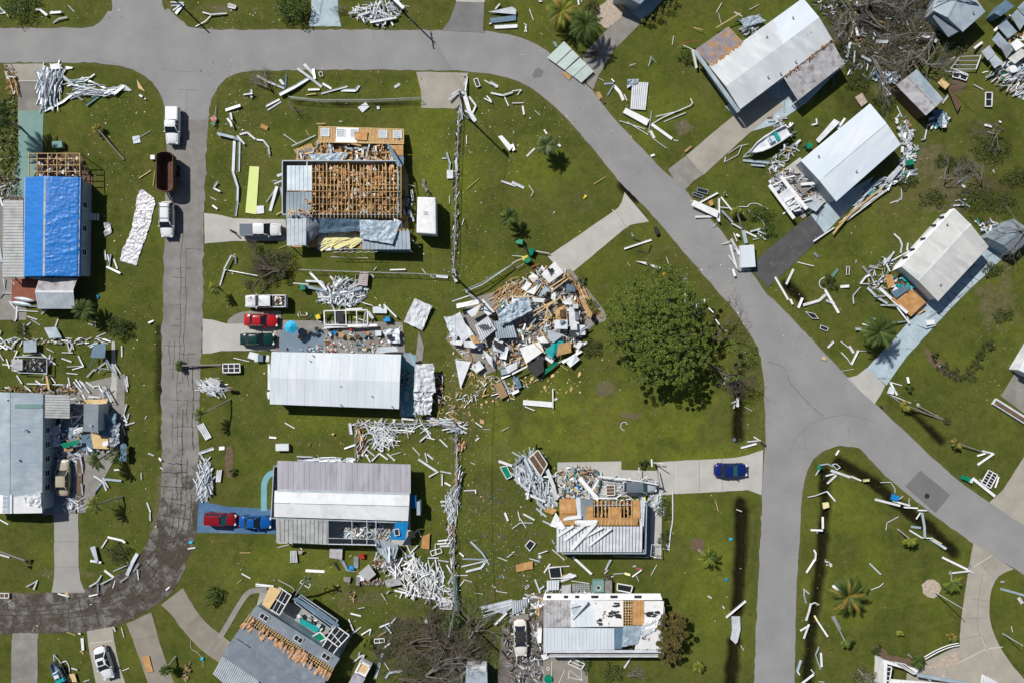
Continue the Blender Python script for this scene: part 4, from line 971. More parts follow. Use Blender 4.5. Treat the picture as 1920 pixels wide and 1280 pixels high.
slabpart(t,'porch_deck',[(1672,560),(1700,535),(1736,567),(1708,594)],[.7]*4,'ply')
slabpart(t,'loose_sheet',[(1670,548),(1700,535),(1704,543),(1680,560)],[1.0,.9,.9,1.0],'steel_blue',.4,True)
m=MB()
for i in range(40): p=P(rr(1672,1712),rr(513,545),.8); m.box(p,(rr(.2,.8),rr(.1,.5),.1),rr(0,6),rr(-.3,.3),0,rnd.choice((0,1,2,2)))
m.build('porch_clutter',['white','brown','teal'],t,kind='stuff')
shed('grey pitched shed under bare branches at the right edge',[(1850,445),(1900,410),(1935,445),(1900,477)],2.2,2.8,'slate','bluegrey',k=.5)
shed('small shed with a two tone grey roof standing askew behind the two white houses',[(1680,160),(1736,217),(1769,186),(1719,130)],2.3,2.7,'pan_old','brown',mat2='bluegrey')
t,_,_=gable_house('grey roofed house in the upper right corner behind bare fallen trees',[(1750,20),(1775,-60),(1848,22),(1805,60)],2.8,3.3,'bluegrey','bluegrey',k=.4,nwin=(0,2),vents=1)
slabpart(t,'side_roof',[(1749,32),(1765,8),(1803,56),(1778,70)],[2.3,2.5,2.5,2.3],'slate')
t,_,_=gable_house('grey roofed house corner at the top edge above the gravel bed',[(1150,-8),(1165,-90),(1270,-60),(1200,8)],2.7,3.3,'bluegrey','bluegrey',k=.5,nwin=(0,0),vents=0)
m=MB(); a=P(1172,10,.3); m.beam(P(1145,-10,.3),P(1171,17,.3),.3,.5); m.build('step_wall','wood',t)
shed('dark blue trailer box at the top right edge',[(1864,25),(1885,0),(1902,12),(1876,31)],2.0,2.05,'steel_blue','steel_blue',name='trailer_box',cat='trailer',ridgecap=False)
t,_,_=gable_house('white house corner with a long planter at the right edge',[(1912,694),(1962,610),(2060,660),(2010,745)],2.6,3.2,'white','white',k=.5,nwin=(0,0),vents=0)
m=MB(); m.beam(P(1864,752,.25),P(1960,812,.25),1.0,.5,0); o=m.build('planter','white',t)
m=MB(); m.beam(P(1866,753,.51),P(1958,811,.51),.6,.04,0); m.build('planter_soil','soil',o)
cx,cy,_=qcenter([(1645,1235),(1865,1280)])
t=thing('damaged_house','white porch ruin with pale steps at the bottom right corner','house',(cx,cy,0))
slabpart(t,'porch_roof',[(1668,1272),(1840,1285),(1830,1420),(1650,1400)],[2.2]*4,'white_pure',.7,w=.05,seamm='white')
m=MB(); m.beam(P(1652,1235,1.2),P(1646,1400,1.2),.5,2.4); m.beam(P(1655,1238,2.2),P(1720,1256,2.2),.45,.3); m.build('wall','white_pure',t)
frame(t,[(1674,1240),(1696,1244),(1720,1262),(1712,1262)],2.4,2,mat='white',pane='brown')
frame(t,[(1660,1248),(1672,1250),(1668,1275),(1658,1275)],2.2,1,rows=3)
m=MB(); m.beam(P(1720,1264,2.3),P(1822,1282,2.3),.5,.2); m.build('fascia','bluegrey',t)
posts(t,[(1745,1276),(1785,1280)],2.2)
m=MB()
for i in range(6): m.beam(P(1843+i*5,1264+i*2.4,.7-i*.1),P(1836+i*5,1300+i*2.4,.7-i*.1),.3,.1)
m.build('steps','white',t)
m=MB(); pts=smooth_line([(1735,1235),(1758,1222),(1780,1213),(1799,1209)],n=4)
for z in (.3,.9): m.tube([P(x,y,z) for x,y in pts],.07,6)
m.tube([P(x-2,y-4,.9) for x,y in pts],.07,6)
for x,y in pts[::3]: m.tube([P(x,y,0),P(x,y,.95)],.05,6)
m.build('curved_railing','white_pure',label='curved low white railing beside the gravel bed, bottom right',cat='railing')
t,_,_=shed('white roofed shed half hidden by fallen branches at the bottom edge',[(874,1250),(913,1250),(915,1310),(872,1310)],2.2,2.4,'bluegrey','white',ridgecap=False)
m=MB(); m.slab([P(884,1250,2.5),P(912,1248,2.5),P(912,1258,2.4),P(884,1259,2.4)],.1); m.build('roof_edge','white',t)
def trailer():
 c=P(800,404); t=thing('box_trailer','white box trailer parked on the grass beside the stripped house','trailer',(c.x,c.y,0))
 a,b,cc,d=P(783,370,2.6),P(817,371,2.6),P(818,440,2.6),P(781,437,2.6)
 m=MB(); low=[Vector((p.x,p.y,.5)) for p in (a,b,cc,d)]
 m.add([a,b,cc,d]+low,[(0,3,2,1),(4,5,6,7),(0,1,5,4),(1,2,6,5),(2,3,7,6),(3,0,4,7)]); m.build('body','white',t)
 A_,B_,C_,D_=[p+Vector((0,0,.02)) for p in (a,b,cc,d)]
 m=MB(); m.grid(lambda u,v:(lambda p:p+Vector((0,0,.03+.05*abs(noise.noise(p*1.2))+.05*math.sin(math.pi*u))))(lerp(lerp(A_,B_,u),lerp(D_,C_,u),v)),14,28,.05); m.build('roof','white_pure',t,smooth=True)
 p=P(798,400,2.7); m=MB(); m.box(p,(.6,.5,.14)); m.build('roof_vent','silver',t)
 p=P(803,365); m=MB(); m.beam((p.x-.5,p.y-.7,.5),(p.x,p.y+.6,.5),.1,.1); m.beam((p.x+.5,p.y-.7,.5),(p.x,p.y+.6,.5),.1,.1); m.disc((p.x,p.y+.5,.1),.08,.6,8); m.build('tow_bar','plastic',t)
 for s in (-1,1):
  for dy in (-.5,.4):
   m=MB(); q=Vector((c.x+s*1.15,c.y+dy,.35)); m.tube([q-Vector((.1,0,0)),q+Vector((.1,0,0))],.34,14); m.build('wheel','tyre',t)
trailer()
M('mint',(.50,.60,.57),(.44,.52,.49),1,.55); M('pink',(.52,.44,.42),(.4,.34,.33),1,.6)
# ---------------------------------------------------------------- vehicles (local frame: front at +x)
def loft(mb,secs,mi=0,cap=True):
 n=len(secs[0]); o=[p for s in secs for p in s]
 fs=[(i*n+k,i*n+(k+1)%n,(i+1)*n+(k+1)%n,(i+1)*n+k) for i in range(len(secs)-1) for k in range(n)]
 if cap: fs+=[tuple(range(n-1,-1,-1)),tuple((len(secs)-1)*n+k for k in range(n))]
 mb.add(o,fs,mi)
def sect(x,w,z0,z1,cr=.06):
 """closed ring across the car at station x: half width w, sill z0, shoulder z1, crown cr"""
 return [(x,-w*.92,z0),(x,-w,z0+.12),(x,-w,z1-.16),(x,-w*.95,z1-.05),(x,-w*.82,z1),(x,-w*.4,z1+cr*.8),(x,0,z1+cr),(x,w*.4,z1+cr*.8),(x,w*.82,z1),(x,w*.95,z1-.05),(x,w,z1-.16),(x,w,z0+.12),(x,w*.92,z0)]
def SMOOTH_FIX(o): pass
def car(name,label,cat,x,y,ang,L,W,kind,col,group=None,glass='glass',roof=None,sun=False,cargo=None,z=0.03,roofrack=False):
 """x,y in the photo, ang = direction of travel in degrees anticlockwise from picture right"""
 c=P(x,y,0.9); t=thing(name,label,cat,(c.x,c.y,z),R(ang),group)
 h=L/2; w=W/2
 S={'sedan':dict(st=[(-h,.62,.55,.78),(-h+.12,.86,.42,.86),(-h+.5,.95,.3,.96),(-h+1.2,1,.25,.98),(0,1,.25,.95),(h-1.35,1,.25,.94),(h-.75,.97,.28,.86),(h-.25,.86,.34,.76),(h-.04,.66,.42,.66)],cab=(-h+.75,-h+1.45,h-2.35,h-1.55),zr=1.42,zb=.95),
       'suv':dict(st=[(-h,.84,.5,.98),(-h+.1,.93,.4,1.04),(-h+.5,.99,.3,1.08),(-h+1.2,1,.3,1.08),(0,1,.3,1.06),(h-1.3,1,.3,1.04),(h-.7,.97,.33,.98),(h-.22,.88,.38,.9),(h-.03,.7,.45,.78)],cab=(-h+.12,-h+.42,h-2.15,h-1.45),zr=1.74,zb=1.07),
       'pickup':dict(st=[(-h,.93,.5,1.08),(-h+.06,.97,.42,1.12),(-h+.5,1,.36,1.12),(-h+1.2,1,.36,1.12),(0,1,.36,1.1),(h-1.35,1,.36,1.1),(h-.7,.97,.4,1.04),(h-.2,.9,.42,.98),(h-.03,.76,.5,.84)],cab=(-h+2.0,-h+2.2,h-2.3,h-1.6),zr=1.78,zb=1.1)}[kind]
 mb=MB(); loft(mb,[sect(a,w*b,c_,d,.05 if kind!='pickup' or a>-h+2 else .0) for a,b,c_,d in S['st']])
 x0,x1,x2,x3=S['cab']; zr=S['zr']; zb=S['zb']; wb=w*.9; wt=w*.74 if kind=='sedan' else w*.8
 def quad(nm,pts,mt,tk=.02):
  a,b,c_,d=map(Vector,pts); n=(b-a).cross(d-a).normalized()*tk; m=MB()
  m.add([a,b,c_,d,a+n,b+n,c_+n,d+n],[(0,1,2,3),(7,6,5,4),(0,4,5,1),(1,5,6,2),(2,6,7,3),(3,7,4,0)]); return m.build(nm,mt,t,local=True)
 wt2=wt*.97
 def G(xx,yy,zz): return Vector((xx,yy,zz))
 quad('windscreen',[G(x2,-wt2,zr-.02),G(x2,wt2,zr-.02),G(x3+.1,wb,zb-.02),G(x3+.1,-wb,zb-.02)],glass)
 quad('rear_window',[G(x1,wt2,zr-.02),G(x1,-wt2,zr-.02),G(x0,-wb,zb-.02),G(x0,wb,zb-.02)],'glass')
 for s in(-1,1): quad('side_window',[G(x1,s*wt2,zr-.02),G(x2,s*wt2,zr-.02),G(x3,s*wb,zb-.05),G(x0,s*wb,zb-.05)][::s],'glass')
 m=MB();
 def rf(u,v):
  a=lerp(x1-.04,x2+.04,u); sx=abs(2*u-1); sy=abs(2*v-1)
  ww=wt*(1-.05*sx**4); return Vector((a-(.05*(2*u-1))*sy**4*1,(2*v-1)*ww,zr+.07*(1-sy**3)*(1-.6*sx**3)))
 m.grid(rf,10,8,.05); roofo=m.build('roof',roof or col,t,local=True,smooth=False)
 for s in(-1,1):
  mb.beam(G(x2,s*wt,zr),G(x3+.05,s*wb,zb),.08,.05); mb.beam(G(x1,s*wt,zr),G(x0,s*wb,zb),.12,.05)
  mb.beam(G((x1+x2)/2,s*wt,zr),G((x1+x2)/2,s*(wb+.01),zb-.03),.09,.05)
  if kind=='suv': mb.beam(G(x1+.9,s*wt,zr),G(x1+.8,s*(wb+.01),zb-.03),.09,.05)
 body=mb.build('body',col,t,smooth=True,local=True)
 SMOOTH_FIX(body)
 if sun: m=MB(); m.box((x2-.45,0,zr+.065),(.62,wt*1.25,.03)); m.build('sunroof','glass',t,local=True)
 if roofrack:
  m=MB()
  for s in(-1,1): m.beam((x1+.1,s*wt*.86,zr+.12),(x2-.1,s*wt*.86,zr+.12),.05,.05)
  for xx in (x1+.5,x2-.5): m.beam((xx,-wt*.86,zr+.13),(xx,wt*.86,zr+.13),.05,.04)
  m.build('roof_rack','plastic',t,local=True)
 for sx in (-h+.85,h-.88):
  for s in(-1,1):
   m=MB(); m.tube([(sx,s*(w-.2),.34),(sx,s*(w+.005),.34)],.34,18); o=m.build('wheel','tyre',t,local=True)
   m=MB(); m.tube([(sx,s*(w-.02),.34),(sx,s*(w+.02),.34)],.19,12); m.build('rim','rim',o,local=True)
 for s in(-1,1):
  m=MB(); m.box((x3-.15,s*(w+.08),zb+.06),(.12,.22,.15)); m.build('wing_mirror',col,t,local=True)
  m=MB(); m.box((h-.2,s*w*.66,S['st'][-2][3]-.05),(.28,.34,.12),rz=-s*.35); m.build('headlight','lamp_clear',t,local=True)
  m=MB(); m.box((-h+.08,s*w*.7,S['st'][1][3]-.08),(.14,.32,.14)); m.build('tail_light','lamp_red',t,local=True)
 m=MB()
 m.beam((h-.04,-w*.6,.5),(h-.04,w*.6,.5),.1,.16); m.beam((-h+.02,-w*.7,.5),(-h+.02,w*.7,.5),.1,.16); m.build('bumper','plastic',t,local=True)
 if kind!='pickup' or True:
  m=MB()
  for s in(-1,1): m.beam((x3+.2,s*w*.80,S['st'][5][3]+.055),(h-.35,s*w*.66,S['st'][7][3]+.05),.015,.01)
  m.build('panel_gap','plastic',t,local=True)
 if kind=='pickup':
  bx0,bx1=-h+.12,x0-.05; zz=1.13
  m=MB(); m.box(((bx0+bx1)/2,0,zz+.01),(bx1-bx0,W*.78,.03)); m.build('bed_floor','dark' if cargo!='cover' else (roof or col),t,local=True)
  m=MB()
  for s in(-1,1): m.box(((bx0+bx1)/2,s*W*.43,zz+.12),(bx1-bx0+.1,.11,.28))
  m.box((bx0,0,zz+.12),(.09,W*.86,.28)); m.box((bx1,0,zz+.12),(.07,W*.86,.26)); m.build('bed_side',col,t,local=True)
  if cargo=='cover':
   m=MB(); m.box(((bx0+bx1)/2,0,zz+.29),(bx1-bx0,W*.84,.05)); m.build('bed_cover','p_greyblue',t,local=True)
  if cargo=='load':
   m=MB()
   for i in range(60): m.box((rr(bx0+.2,bx1-.2),rr(-.6,.6),zz+rr(.05,.3)),(rr(.1,.5),rr(.05,.3),rr(.03,.2)),rr(0,6),rr(-.4,.4),0,rnd.choice((0,0,1,2,3)))
   m.build('load',['white','wood','brown','dark'],t,local=True,kind='stuff')
 return t
car('pickup_truck','white pickup truck parked on the old street near the junction','pickup truck',324,236,-91,5.4,1.95,'pickup','p_white',cargo='cover')
bpy.data.objects['bed_cover'].data.materials[0]=MATS['p_white']
car('parked_car','white estate car with a roof rack parked behind the brown trailer','car',313,412,-90,5.2,1.9,'suv','p_white',roofrack=True)
car('pickup_truck','white pickup truck with a grey bed cover on the driveway beside the stripped house','pickup truck',489,431,0,6.0,1.9,'pickup','p_pearl',cargo='cover')
car('pickup_truck','white pickup truck with rubbish in its bed parked on the grass','pickup truck',499,565,180,6.1,1.9,'pickup','p_white',cargo='load')
car('parked_car','bright red car on the driveway beside the blue umbrella','car',489,601,-2,4.9,1.8,'sedan','p_red')
car('parked_car','dark green car on the driveway below the bright red car','car',482,636,0,5.0,1.82,'sedan','p_green')
car('parked_car','dark red estate car on the blue painted driveway','car',413,973,-3,4.7,1.8,'suv','p_maroon',glass='tealglass')
car('parked_car','bright blue car on the blue painted driveway','car',478,979,-2,4.7,1.78,'sedan','p_blue')
car('parked_car','navy blue car alone on the wide concrete driveway by the right road','car',1371,881,0,4.8,1.95,'sedan','p_navy',glass='tealglass')
car('parked_car','silver estate car half buried under fallen white posts beside the debris','car',1200,911,0,4.9,1.8,'suv','p_silver',glass='tealglass',roof='p_greyblue')
car('parked_car','beige car parked in the shade beside the ribbed grey house','car',117,895,90,5.3,1.9,'sedan','p_beige')
car('parked_car','white car with a dark sunroof parked at a slant on the lower left driveway','car',194,1243,-72,4.9,1.85,'sedan','p_white',sun=True)
car('wrecked_car','old cream car wreck with a rusty open roof, dark inside, among junk at the bottom','car',976,1196,-88,5.4,1.9,'sedan','p_cream',roof='dark')  # shade inside the open cabin is painted in as a dark roof
m=MB()
for i in range(12): p=P(976+rr(-6,6),1174+rr(-4,8),.98); m.box(p,(rr(.15,.5),rr(.1,.4),.02),rr(0,3))
m.build('rust_patch','rusty_roof',bpy.data.objects['wrecked_car'].children[0] and None,label='rust coloured patches on the rear of the old cream car wreck',cat='rust patch') if 0 else None
c=P(315,325,1.2); t=thing('dump_trailer','rusty brown open dump trailer parked between two white vehicles','trailer',(c.x,c.y,.03),R(-90))
m=MB()
def cap_ring(r_,L_,z,n=8):
 out=[]
 for k in range(n+1): a=-math.pi/2+math.pi*k/n; out.append((L_+r_*.5*math.cos(a)*1,r_*math.sin(a),z))
 for k in range(n+1): a=math.pi/2+math.pi*k/n; out.append((-L_+r_*.5*math.cos(a),r_*math.sin(a),z))
 return out
a_=cap_ring(1.0,2.25,.7); b_=cap_ring(1.2,2.3,2.1); c_=cap_ring(1.1,2.22,2.1); d_=cap_ring(.92,2.1,.8)
loft(m,[a_,b_,c_,d_],cap=True); m.build('body','rust',t,local=True)
m=MB(); m.tube([p for p in cap_ring(1.17,2.27,2.13)]+[cap_ring(1.17,2.27,2.13)[0]],.06,6); m.build('rim','brown',t,local=True)
for i in range(4):
 m=MB(); m.box((-1.8+i*1.2,1.17,1.4),(.1,.12,1.3)); m.box((-1.8+i*1.2,-1.17,1.4),(.1,.12,1.3)); m.build('rib','rust',t,local=True)
m=MB(); m.beam((2.6,.5,.6),(3.7,0,.6),.12,.12); m.beam((2.6,-.5,.6),(3.7,0,.6),.12,.12); m.disc((3.65,0,.05),.1,.6,8); m.build('tow_bar','plastic',t,local=True)
for s in(-1,1):
 for xx in (-.9,.0): m=MB(); m.tube([(xx,s*.95,.38),(xx,s*1.2,.38)],.37,14); m.build('wheel','tyre',t,local=True)
def boat(x,y,ang,L,W,label,col='white'):
 c=P(x,y,.8); t=thing('motor_boat',label,'boat',(c.x,c.y,.02),R(ang)); h=L/2;w=W/2
 m=MB(); secs=[]
 for u,b,zz in ((0,.86,1.15),(.25,1,1.15),(.55,.98,1.2),(.75,.8,1.28),(.9,.45,1.36),(1,.04,1.42)):
  xx=-h+u*L; bw=w*b; secs.append([(xx,-bw,zz),(xx,-bw*.95,zz-.3),(xx,-bw*.5,.45+u*.25),(xx,0,.35+u*.4),(xx,bw*.5,.45+u*.25),(xx,bw*.95,zz-.3),(xx,bw,zz),(xx,bw*.82,zz+.02),(xx,bw*.78,zz-.45+u*.2),(xx,-bw*.78,zz-.45+u*.2),(xx,-bw*.82,zz+.02)])
 loft(m,secs); m.build('hull',col,t,local=True)
 m=MB(); m.box((-.3,0,1.1),(.9,.7,.8)); m.build('console','white',t,local=True)
 m=MB(); m.box((-.0,0,1.55),(.1,.7,.3)); m.build('windscreen','blue',t,local=True)
 m=MB(); m.box((-1.3,0,1.0),(.5,1.3,.4)); m.build('seat','teal',t,local=True)
 m=MB(); m.box((-h-.25,0,1.1),(.5,.4,.9)); m.build('outboard_motor','plastic',t,local=True)
 m=MB()
 for s in(-1,1): m.beam((-h+.3,s*.5,.3),(h*.8,s*.4,.3),.1,.1)
 m.beam((h*.8,-.4,.3),(h+.9,0,.3),.1,.1); m.beam((h*.8,.4,.3),(h+.9,0,.3),.1,.1); m.build('boat_trailer','silver',t,local=True)
 return t
boat(1441,266,211,6.6,2.0,'open white boat with blue fittings on a trailer among wreckage')
bo=boat(109,1258,113,3.2,1.2,'small dark boat lying in a round bed at the lower left','steel_blue')
c=P(676,1262,1.4); t=thing('golf_cart','white roofed utility cart with an open tan tray at the bottom edge','utility cart',(c.x,c.y,.05),R(62))
m=MB(); m.box((-.2,0,.75),(3.8,1.75,.9)); m.build('body','p_white',t,local=True)
m=MB(); m.box((-1.1,0,1.75),(2.0,1.8,.12)); m.build('roof','lilac_roof',t,local=True)
m=MB(); m.box((.75,0,1.25),(1.2,1.15,.06)); m.build('tray','wood_pale',t,local=True)
m=MB()
for s in(-1,1): m.box((.8,s*.72,1.3),(1.6,.22,.25))
m.box((1.55,0,1.3),(.25,1.6,.25)); m.build('tray_rim','white_pure',t,local=True)
for s in(-1,1):
 for xx in (-1.2,1.2): m=MB(); m.tube([(xx,s*.7,.3),(xx,s*.9,.3)],.3,12); m.build('wheel','tyre',t,local=True)
for i,(x,y,l) in enumerate(((50,562,'upper of two pale kayaks lying on the red deck'),(44,570,'lower of two pale kayaks lying beside the red deck'))):
 m=MB(); p=P(x,y); secs=[]
 for k in range(11):
  u=k/10; r_=.34*math.sin(math.pi*min(.97,max(.03,u)))**.6; xx=p.x-1.5+3.0*u; yy=p.y-(u-.5)*.45
  secs.append([(xx,yy+r_*math.cos(a)*1,.45+r_*.6*math.sin(a)) for a in [2*math.pi*j/10 for j in range(10)]])
 loft(m,secs); m.build('kayak','silver',label=l,cat='kayak',group='kayaks by the red deck',smooth=True)
c=P(62,683); t=thing('open_trailer','burnt looking open frame trailer with a grey cover in the left yard','trailer',(c.x,c.y,0))
m=MB(); m.box((c.x-1.6,c.y,.8),(1.6,1.6,.5)); m.build('cover','pan_old',t)
m=MB(); m.box((c.x+.8,c.y,.5),(3.0,1.9,.3)); m.build('body','dark',t)
m=MB()
for i in range(40): m.box((c.x+rr(-.5,2.1),c.y+rr(-.8,.8),rr(.7,1.0)),(rr(.1,.5),rr(.05,.3),.1),rr(0,6),0,0,i%3)
m.build('load',['brown','silver_dark','dark'],t,kind='stuff')
for a,b in (((34,668),(88,670)),((34,698),(88,700)),((34,668),(34,698)),((88,670),(88,700))):
 m=MB(); m.beam(P(*a,.9),P(*b,.9),.1,.1); m.build('side_rail','silver',t)
# ---------------------------------------------------------------- patio furniture and small things
def tube1(name,label,cat,pts,r,mat,**kw):
 m=MB(); m.tube(pts,r,6); return m.build(name,mat,label=label,cat=cat,**kw)
c=P(545,613,2.3); t=thing('patio_umbrella','open bright cyan umbrella on the patio','umbrella',(c.x,c.y,0))
m=MB(); n=8
vs=[(c.x,c.y,2.55)]+[(c.x+.95*math.cos(2*math.pi*k/16)*(1 if k%2==0 else .95),c.y+.95*math.sin(2*math.pi*k/16)*(1 if k%2==0 else .95),2.1) for k in range(16)]
m.add(vs,[(0,k+1,(k+1)%16+1) for k in range(16)])
M('cyan',(.02,.38,.62),(.03,.45,.7),2,.6)
m.build('canopy','cyan',t)
for k in range(8): a=k*math.pi/4; m=MB(); m.beam((c.x,c.y,2.5),(c.x+.93*math.cos(a),c.y+.93*math.sin(a),2.11),.02,.02); m.build('rib','white',t)
m=MB(); m.tube([(c.x,c.y,0),(c.x,c.y,2.65)],.03,8); m.build('pole','silver',t); m=MB(); m.disc((c.x,c.y,0.06),.3,.1,12); m.build('base','plastic',t)
def table(x,y,r_,mat,label,rect=None):
 c=P(x,y,.7); t=thing('patio_table',label,'table',(c.x,c.y,.06))
 m=MB()
 if rect: m.box((c.x,c.y,.73),(rect[0],rect[1],.05))
 else: m.disc((c.x,c.y,.71),r_,.04,20)
 m.build('tabletop',mat,t)
 for k in range(4):
  a=k*math.pi/2+.78; d_=r_*.75; m=MB(); m.tube([(c.x+d_*math.cos(a),c.y+d_*math.sin(a),.06),(c.x+d_*math.cos(a)*.9,c.y+d_*math.sin(a)*.9,.71)],.025,5); m.build('leg','plastic',t)
def chair(x,y,ang,mat,label,tip=0,group=None):
 c=P(x,y,.4); t=thing('patio_chair',label,'chair',(c.x,c.y,.06),R(ang),group);
 m=MB(); m.box((0,0,.42),(.5,.5,.05)); m.build('seat',mat,t,local=True)
 m=MB(); m.box((-.26,0,.72),(.05,.5,.5),ry=-.15); m.build('backrest',mat,t,local=True)
 for a in(-1,1):
  for b in(-1,1): m=MB(); m.tube([(a*.22,b*.22,0),(a*.22,b*.22,.42)],.02,5); m.build('leg','silver_dark',t,local=True)
  m=MB(); m.beam((-.2,a*.25,.62),(.22,a*.25,.62),.04,.03); m.build('armrest',mat,t,local=True)
 if tip: t.rotation_euler=(R(tip),0,R(ang)); t.location.z=.25
 return t
table(566,622,.55,'steel_blue','round dark table in the shadow of the cyan umbrella')
table(640,628,.4,'wood','small round wooden table on the cluttered patio')
chair(577,622,180,'wood','wooden chair right of the round dark table'); chair(563,632,80,'wood','wooden chair below the round dark table')
chair(594,617,200,'plastic','black chair between the umbrella and the cluttered patio'); chair(587,631,150,'plastic','black chair tipped near the cluttered patio',70)
chair(618,628,10,'white','white chair at the left end of the cluttered patio'); chair(627,624,30,'blue','blue chair on the cluttered patio')
chair(654,632,190,'wood','wooden chair beside the small round wooden table'); chair(689,625,90,'wood','wooden chair at the right of the cluttered patio')
chair(672,632,45,'brown','brown chair in the middle of the cluttered patio')
m=MB(); p=P(682,629,.5); m.disc((p.x,p.y,.06),.36,.5,16); m.build('tub','steel_blue',label='round blue tub on the cluttered patio',cat='tub')
def box_thing(name,label,cat,x,y,dx,dy,dz,mat,ang=0,z=0.05,lid=None,group=None):
 m=MB(); p=P(x,y,z+dz); m.box((p.x,p.y,z+dz/2),(dx,dy,dz),R(ang)); m.box((p.x,p.y,z+dz+.015),(dx*1.05,dy*1.05,.03),R(ang))
 return m.build(name,lid or mat,label=label,cat=cat,group=group)
def bin_(label,x,y,ang,mat='green_bin',tip=False):
 c=P(x,y,.8); t=thing('wheelie_bin',label,'bin',(c.x,c.y,.05),R(ang))
 m=MB(); a=[(-.25,-.28,0),(.25,-.28,0),(.25,.28,0),(-.25,.28,0)]; b=[(-.32,-.36,.95),(.32,-.36,.95),(.32,.36,.95),(-.32,.36,.95)]; m.add(a+b,[(3,2,1,0),(4,5,6,7)]+[(i,(i+1)%4,(i+1)%4+4,i+4) for i in range(4)])
 m.build('body',mat,t,local=True); m=MB(); m.box((.02,0,.99),(.72,.76,.07)); m.box((-.36,0,.95),(.08,.5,.06)); m.build('lid',mat,t,local=True)
 for s in(-1,1): m=MB(); m.tube([(-.3,s*.25,.12),(-.3,s*.31,.12)],.12,10); m.build('wheel','tyre',t,local=True)
 if tip: t.rotation_euler=(0,R(82),R(ang)); t.location.z=.4
bin_('green bin standing beside the aluminium heap above the white loaded pickup',568,539,5)
bin_('green bin lying on the grass left of the dark green bin pair near the driveway',968,453,-5,tip=True)
bin_('green bin tipped over next to the yellow lid by the collapsed house',994,478,70,tip=True)
bin_('second green bin upright by the collapsed house',989,488,30)
bin_('green bin beside the clean white roofed house on the right',1516,274,35)
bin_('small green bin half hidden below the white roofed house at right',1706,305,10)
bin_('blue bin on its side above the red car, near the white sheets',719,600,10,'blue',True)
box_thing('yellow_tray','yellow plastic lid beside the green bins at the collapsed house','tray',985,484,.8,.55,.2,'yellow',20,.8)
box_thing('plastic_box','yellow plastic box on the patio left of the white window frames','box',596,594,.6,.6,.6,'yellow',20)
box_thing('storage_box','white box with a striped lid on the grass above the lilac roof','box',529,838,1.8,.95,.6,'white',1)
box_thing('utility_box','small pale utility box in the grass left of the brown trailer','utility box',286,295,.6,.6,.3,'white_pure',0)
box_thing('grey_board','grey board with a rod on the grass left of the white pickup','board',256,262,1.0,1.0,.05,'bluegrey',10)
tube1('metal_rod','thin grey rod lying across the small grey board','rod',[P(251,264,.15),P(282,246,.1)],.04,'bluegrey')
box_thing('planter_box','greenish grey box on the grass above the blue tarp house','box',107,271,1.4,.9,.6,'concrete_teal',3)
box_thing('crate','tan crate lying on the left lawn near the junk','box',676,1083,1.0,.8,.35,'white',5)
p=P(680,1041); m=MB(); m.box((p.x,p.y,.3),(.7,.6,.3)); m.box((p.x+.1,p.y+.3,.5),(.4,.2,.25)); m.beam((p.x,p.y+.3,.4),(p.x+.4,p.y+.9,.9),.04,.04); m.build('lawn_mower','red',label='small red machine on the grass below the ribbed carport house',cat='mower')
p=P(738,597);
def stopsign():
 c=P(403,225); t=thing('stop_sign','fallen red STOP sign with green street plates by the junction','road sign',(c.x,c.y,.1),R(3))
 m=MB(); m.tube([(.05,-.2,.25),(.35,1.9,.08)],.04,8); m.build('post','silver',t,local=True)
 m=MB(); n=8; r_=.42; vs=[(r_*math.cos(math.pi/8+k*math.pi/4),r_*math.sin(math.pi/8+k*math.pi/4),z) for z in(.26,.29) for k in range(8)]
 m.add(vs,[tuple(range(7,-1,-1)),tuple(range(8,16))]+[(k,(k+1)%8,(k+1)%8+8,k+8) for k in range(8)]); o=m.build('sign_plate','white_pure',t,local=True)
 m=MB(); vs=[(x*.93,y*.93,z+.012) for x,y,z in vs]; m.add(vs,[tuple(range(7,-1,-1)),tuple(range(8,16))]+[(k,(k+1)%8,(k+1)%8+8,k+8) for k in range(8)]); m.build('sign_face','red',o,local=True)
 cu=bpy.data.curves.new('sign_text','FONT'); cu.body='STOP'; cu.size=.33; cu.align_x='CENTER'; cu.align_y='CENTER'; cu.extrude=.005; cu.materials.append(MATS['white_pure'])
 x=bpy.data.objects.new('tmp',cu); me=bpy.data.meshes.new_from_object(x); bpy.data.objects.remove(x); x=bpy.data.objects.new('sign_text',me); COL.objects.link(x); x.parent=o; x.location=(0,0,.315)
 m=MB(); m.box((-.1,-.6,.3),(.75,.2,.02),R(15)); m.build('street_plate','green_bin',t,local=True); m=MB(); m.box((.0,-.75,.36),(.6,.2,.02),R(80)); m.build('street_plate','green_bin',t,local=True)
stopsign()
m=MB(); q=[P(468,312,.12),P(486,313,.12),P(480,402,.12),P(460,399,.12)]; m.slab(q,.08); m.build('lime_board','lime',label='long pale lime green board lying on the grass left of the stripped house',cat='board')
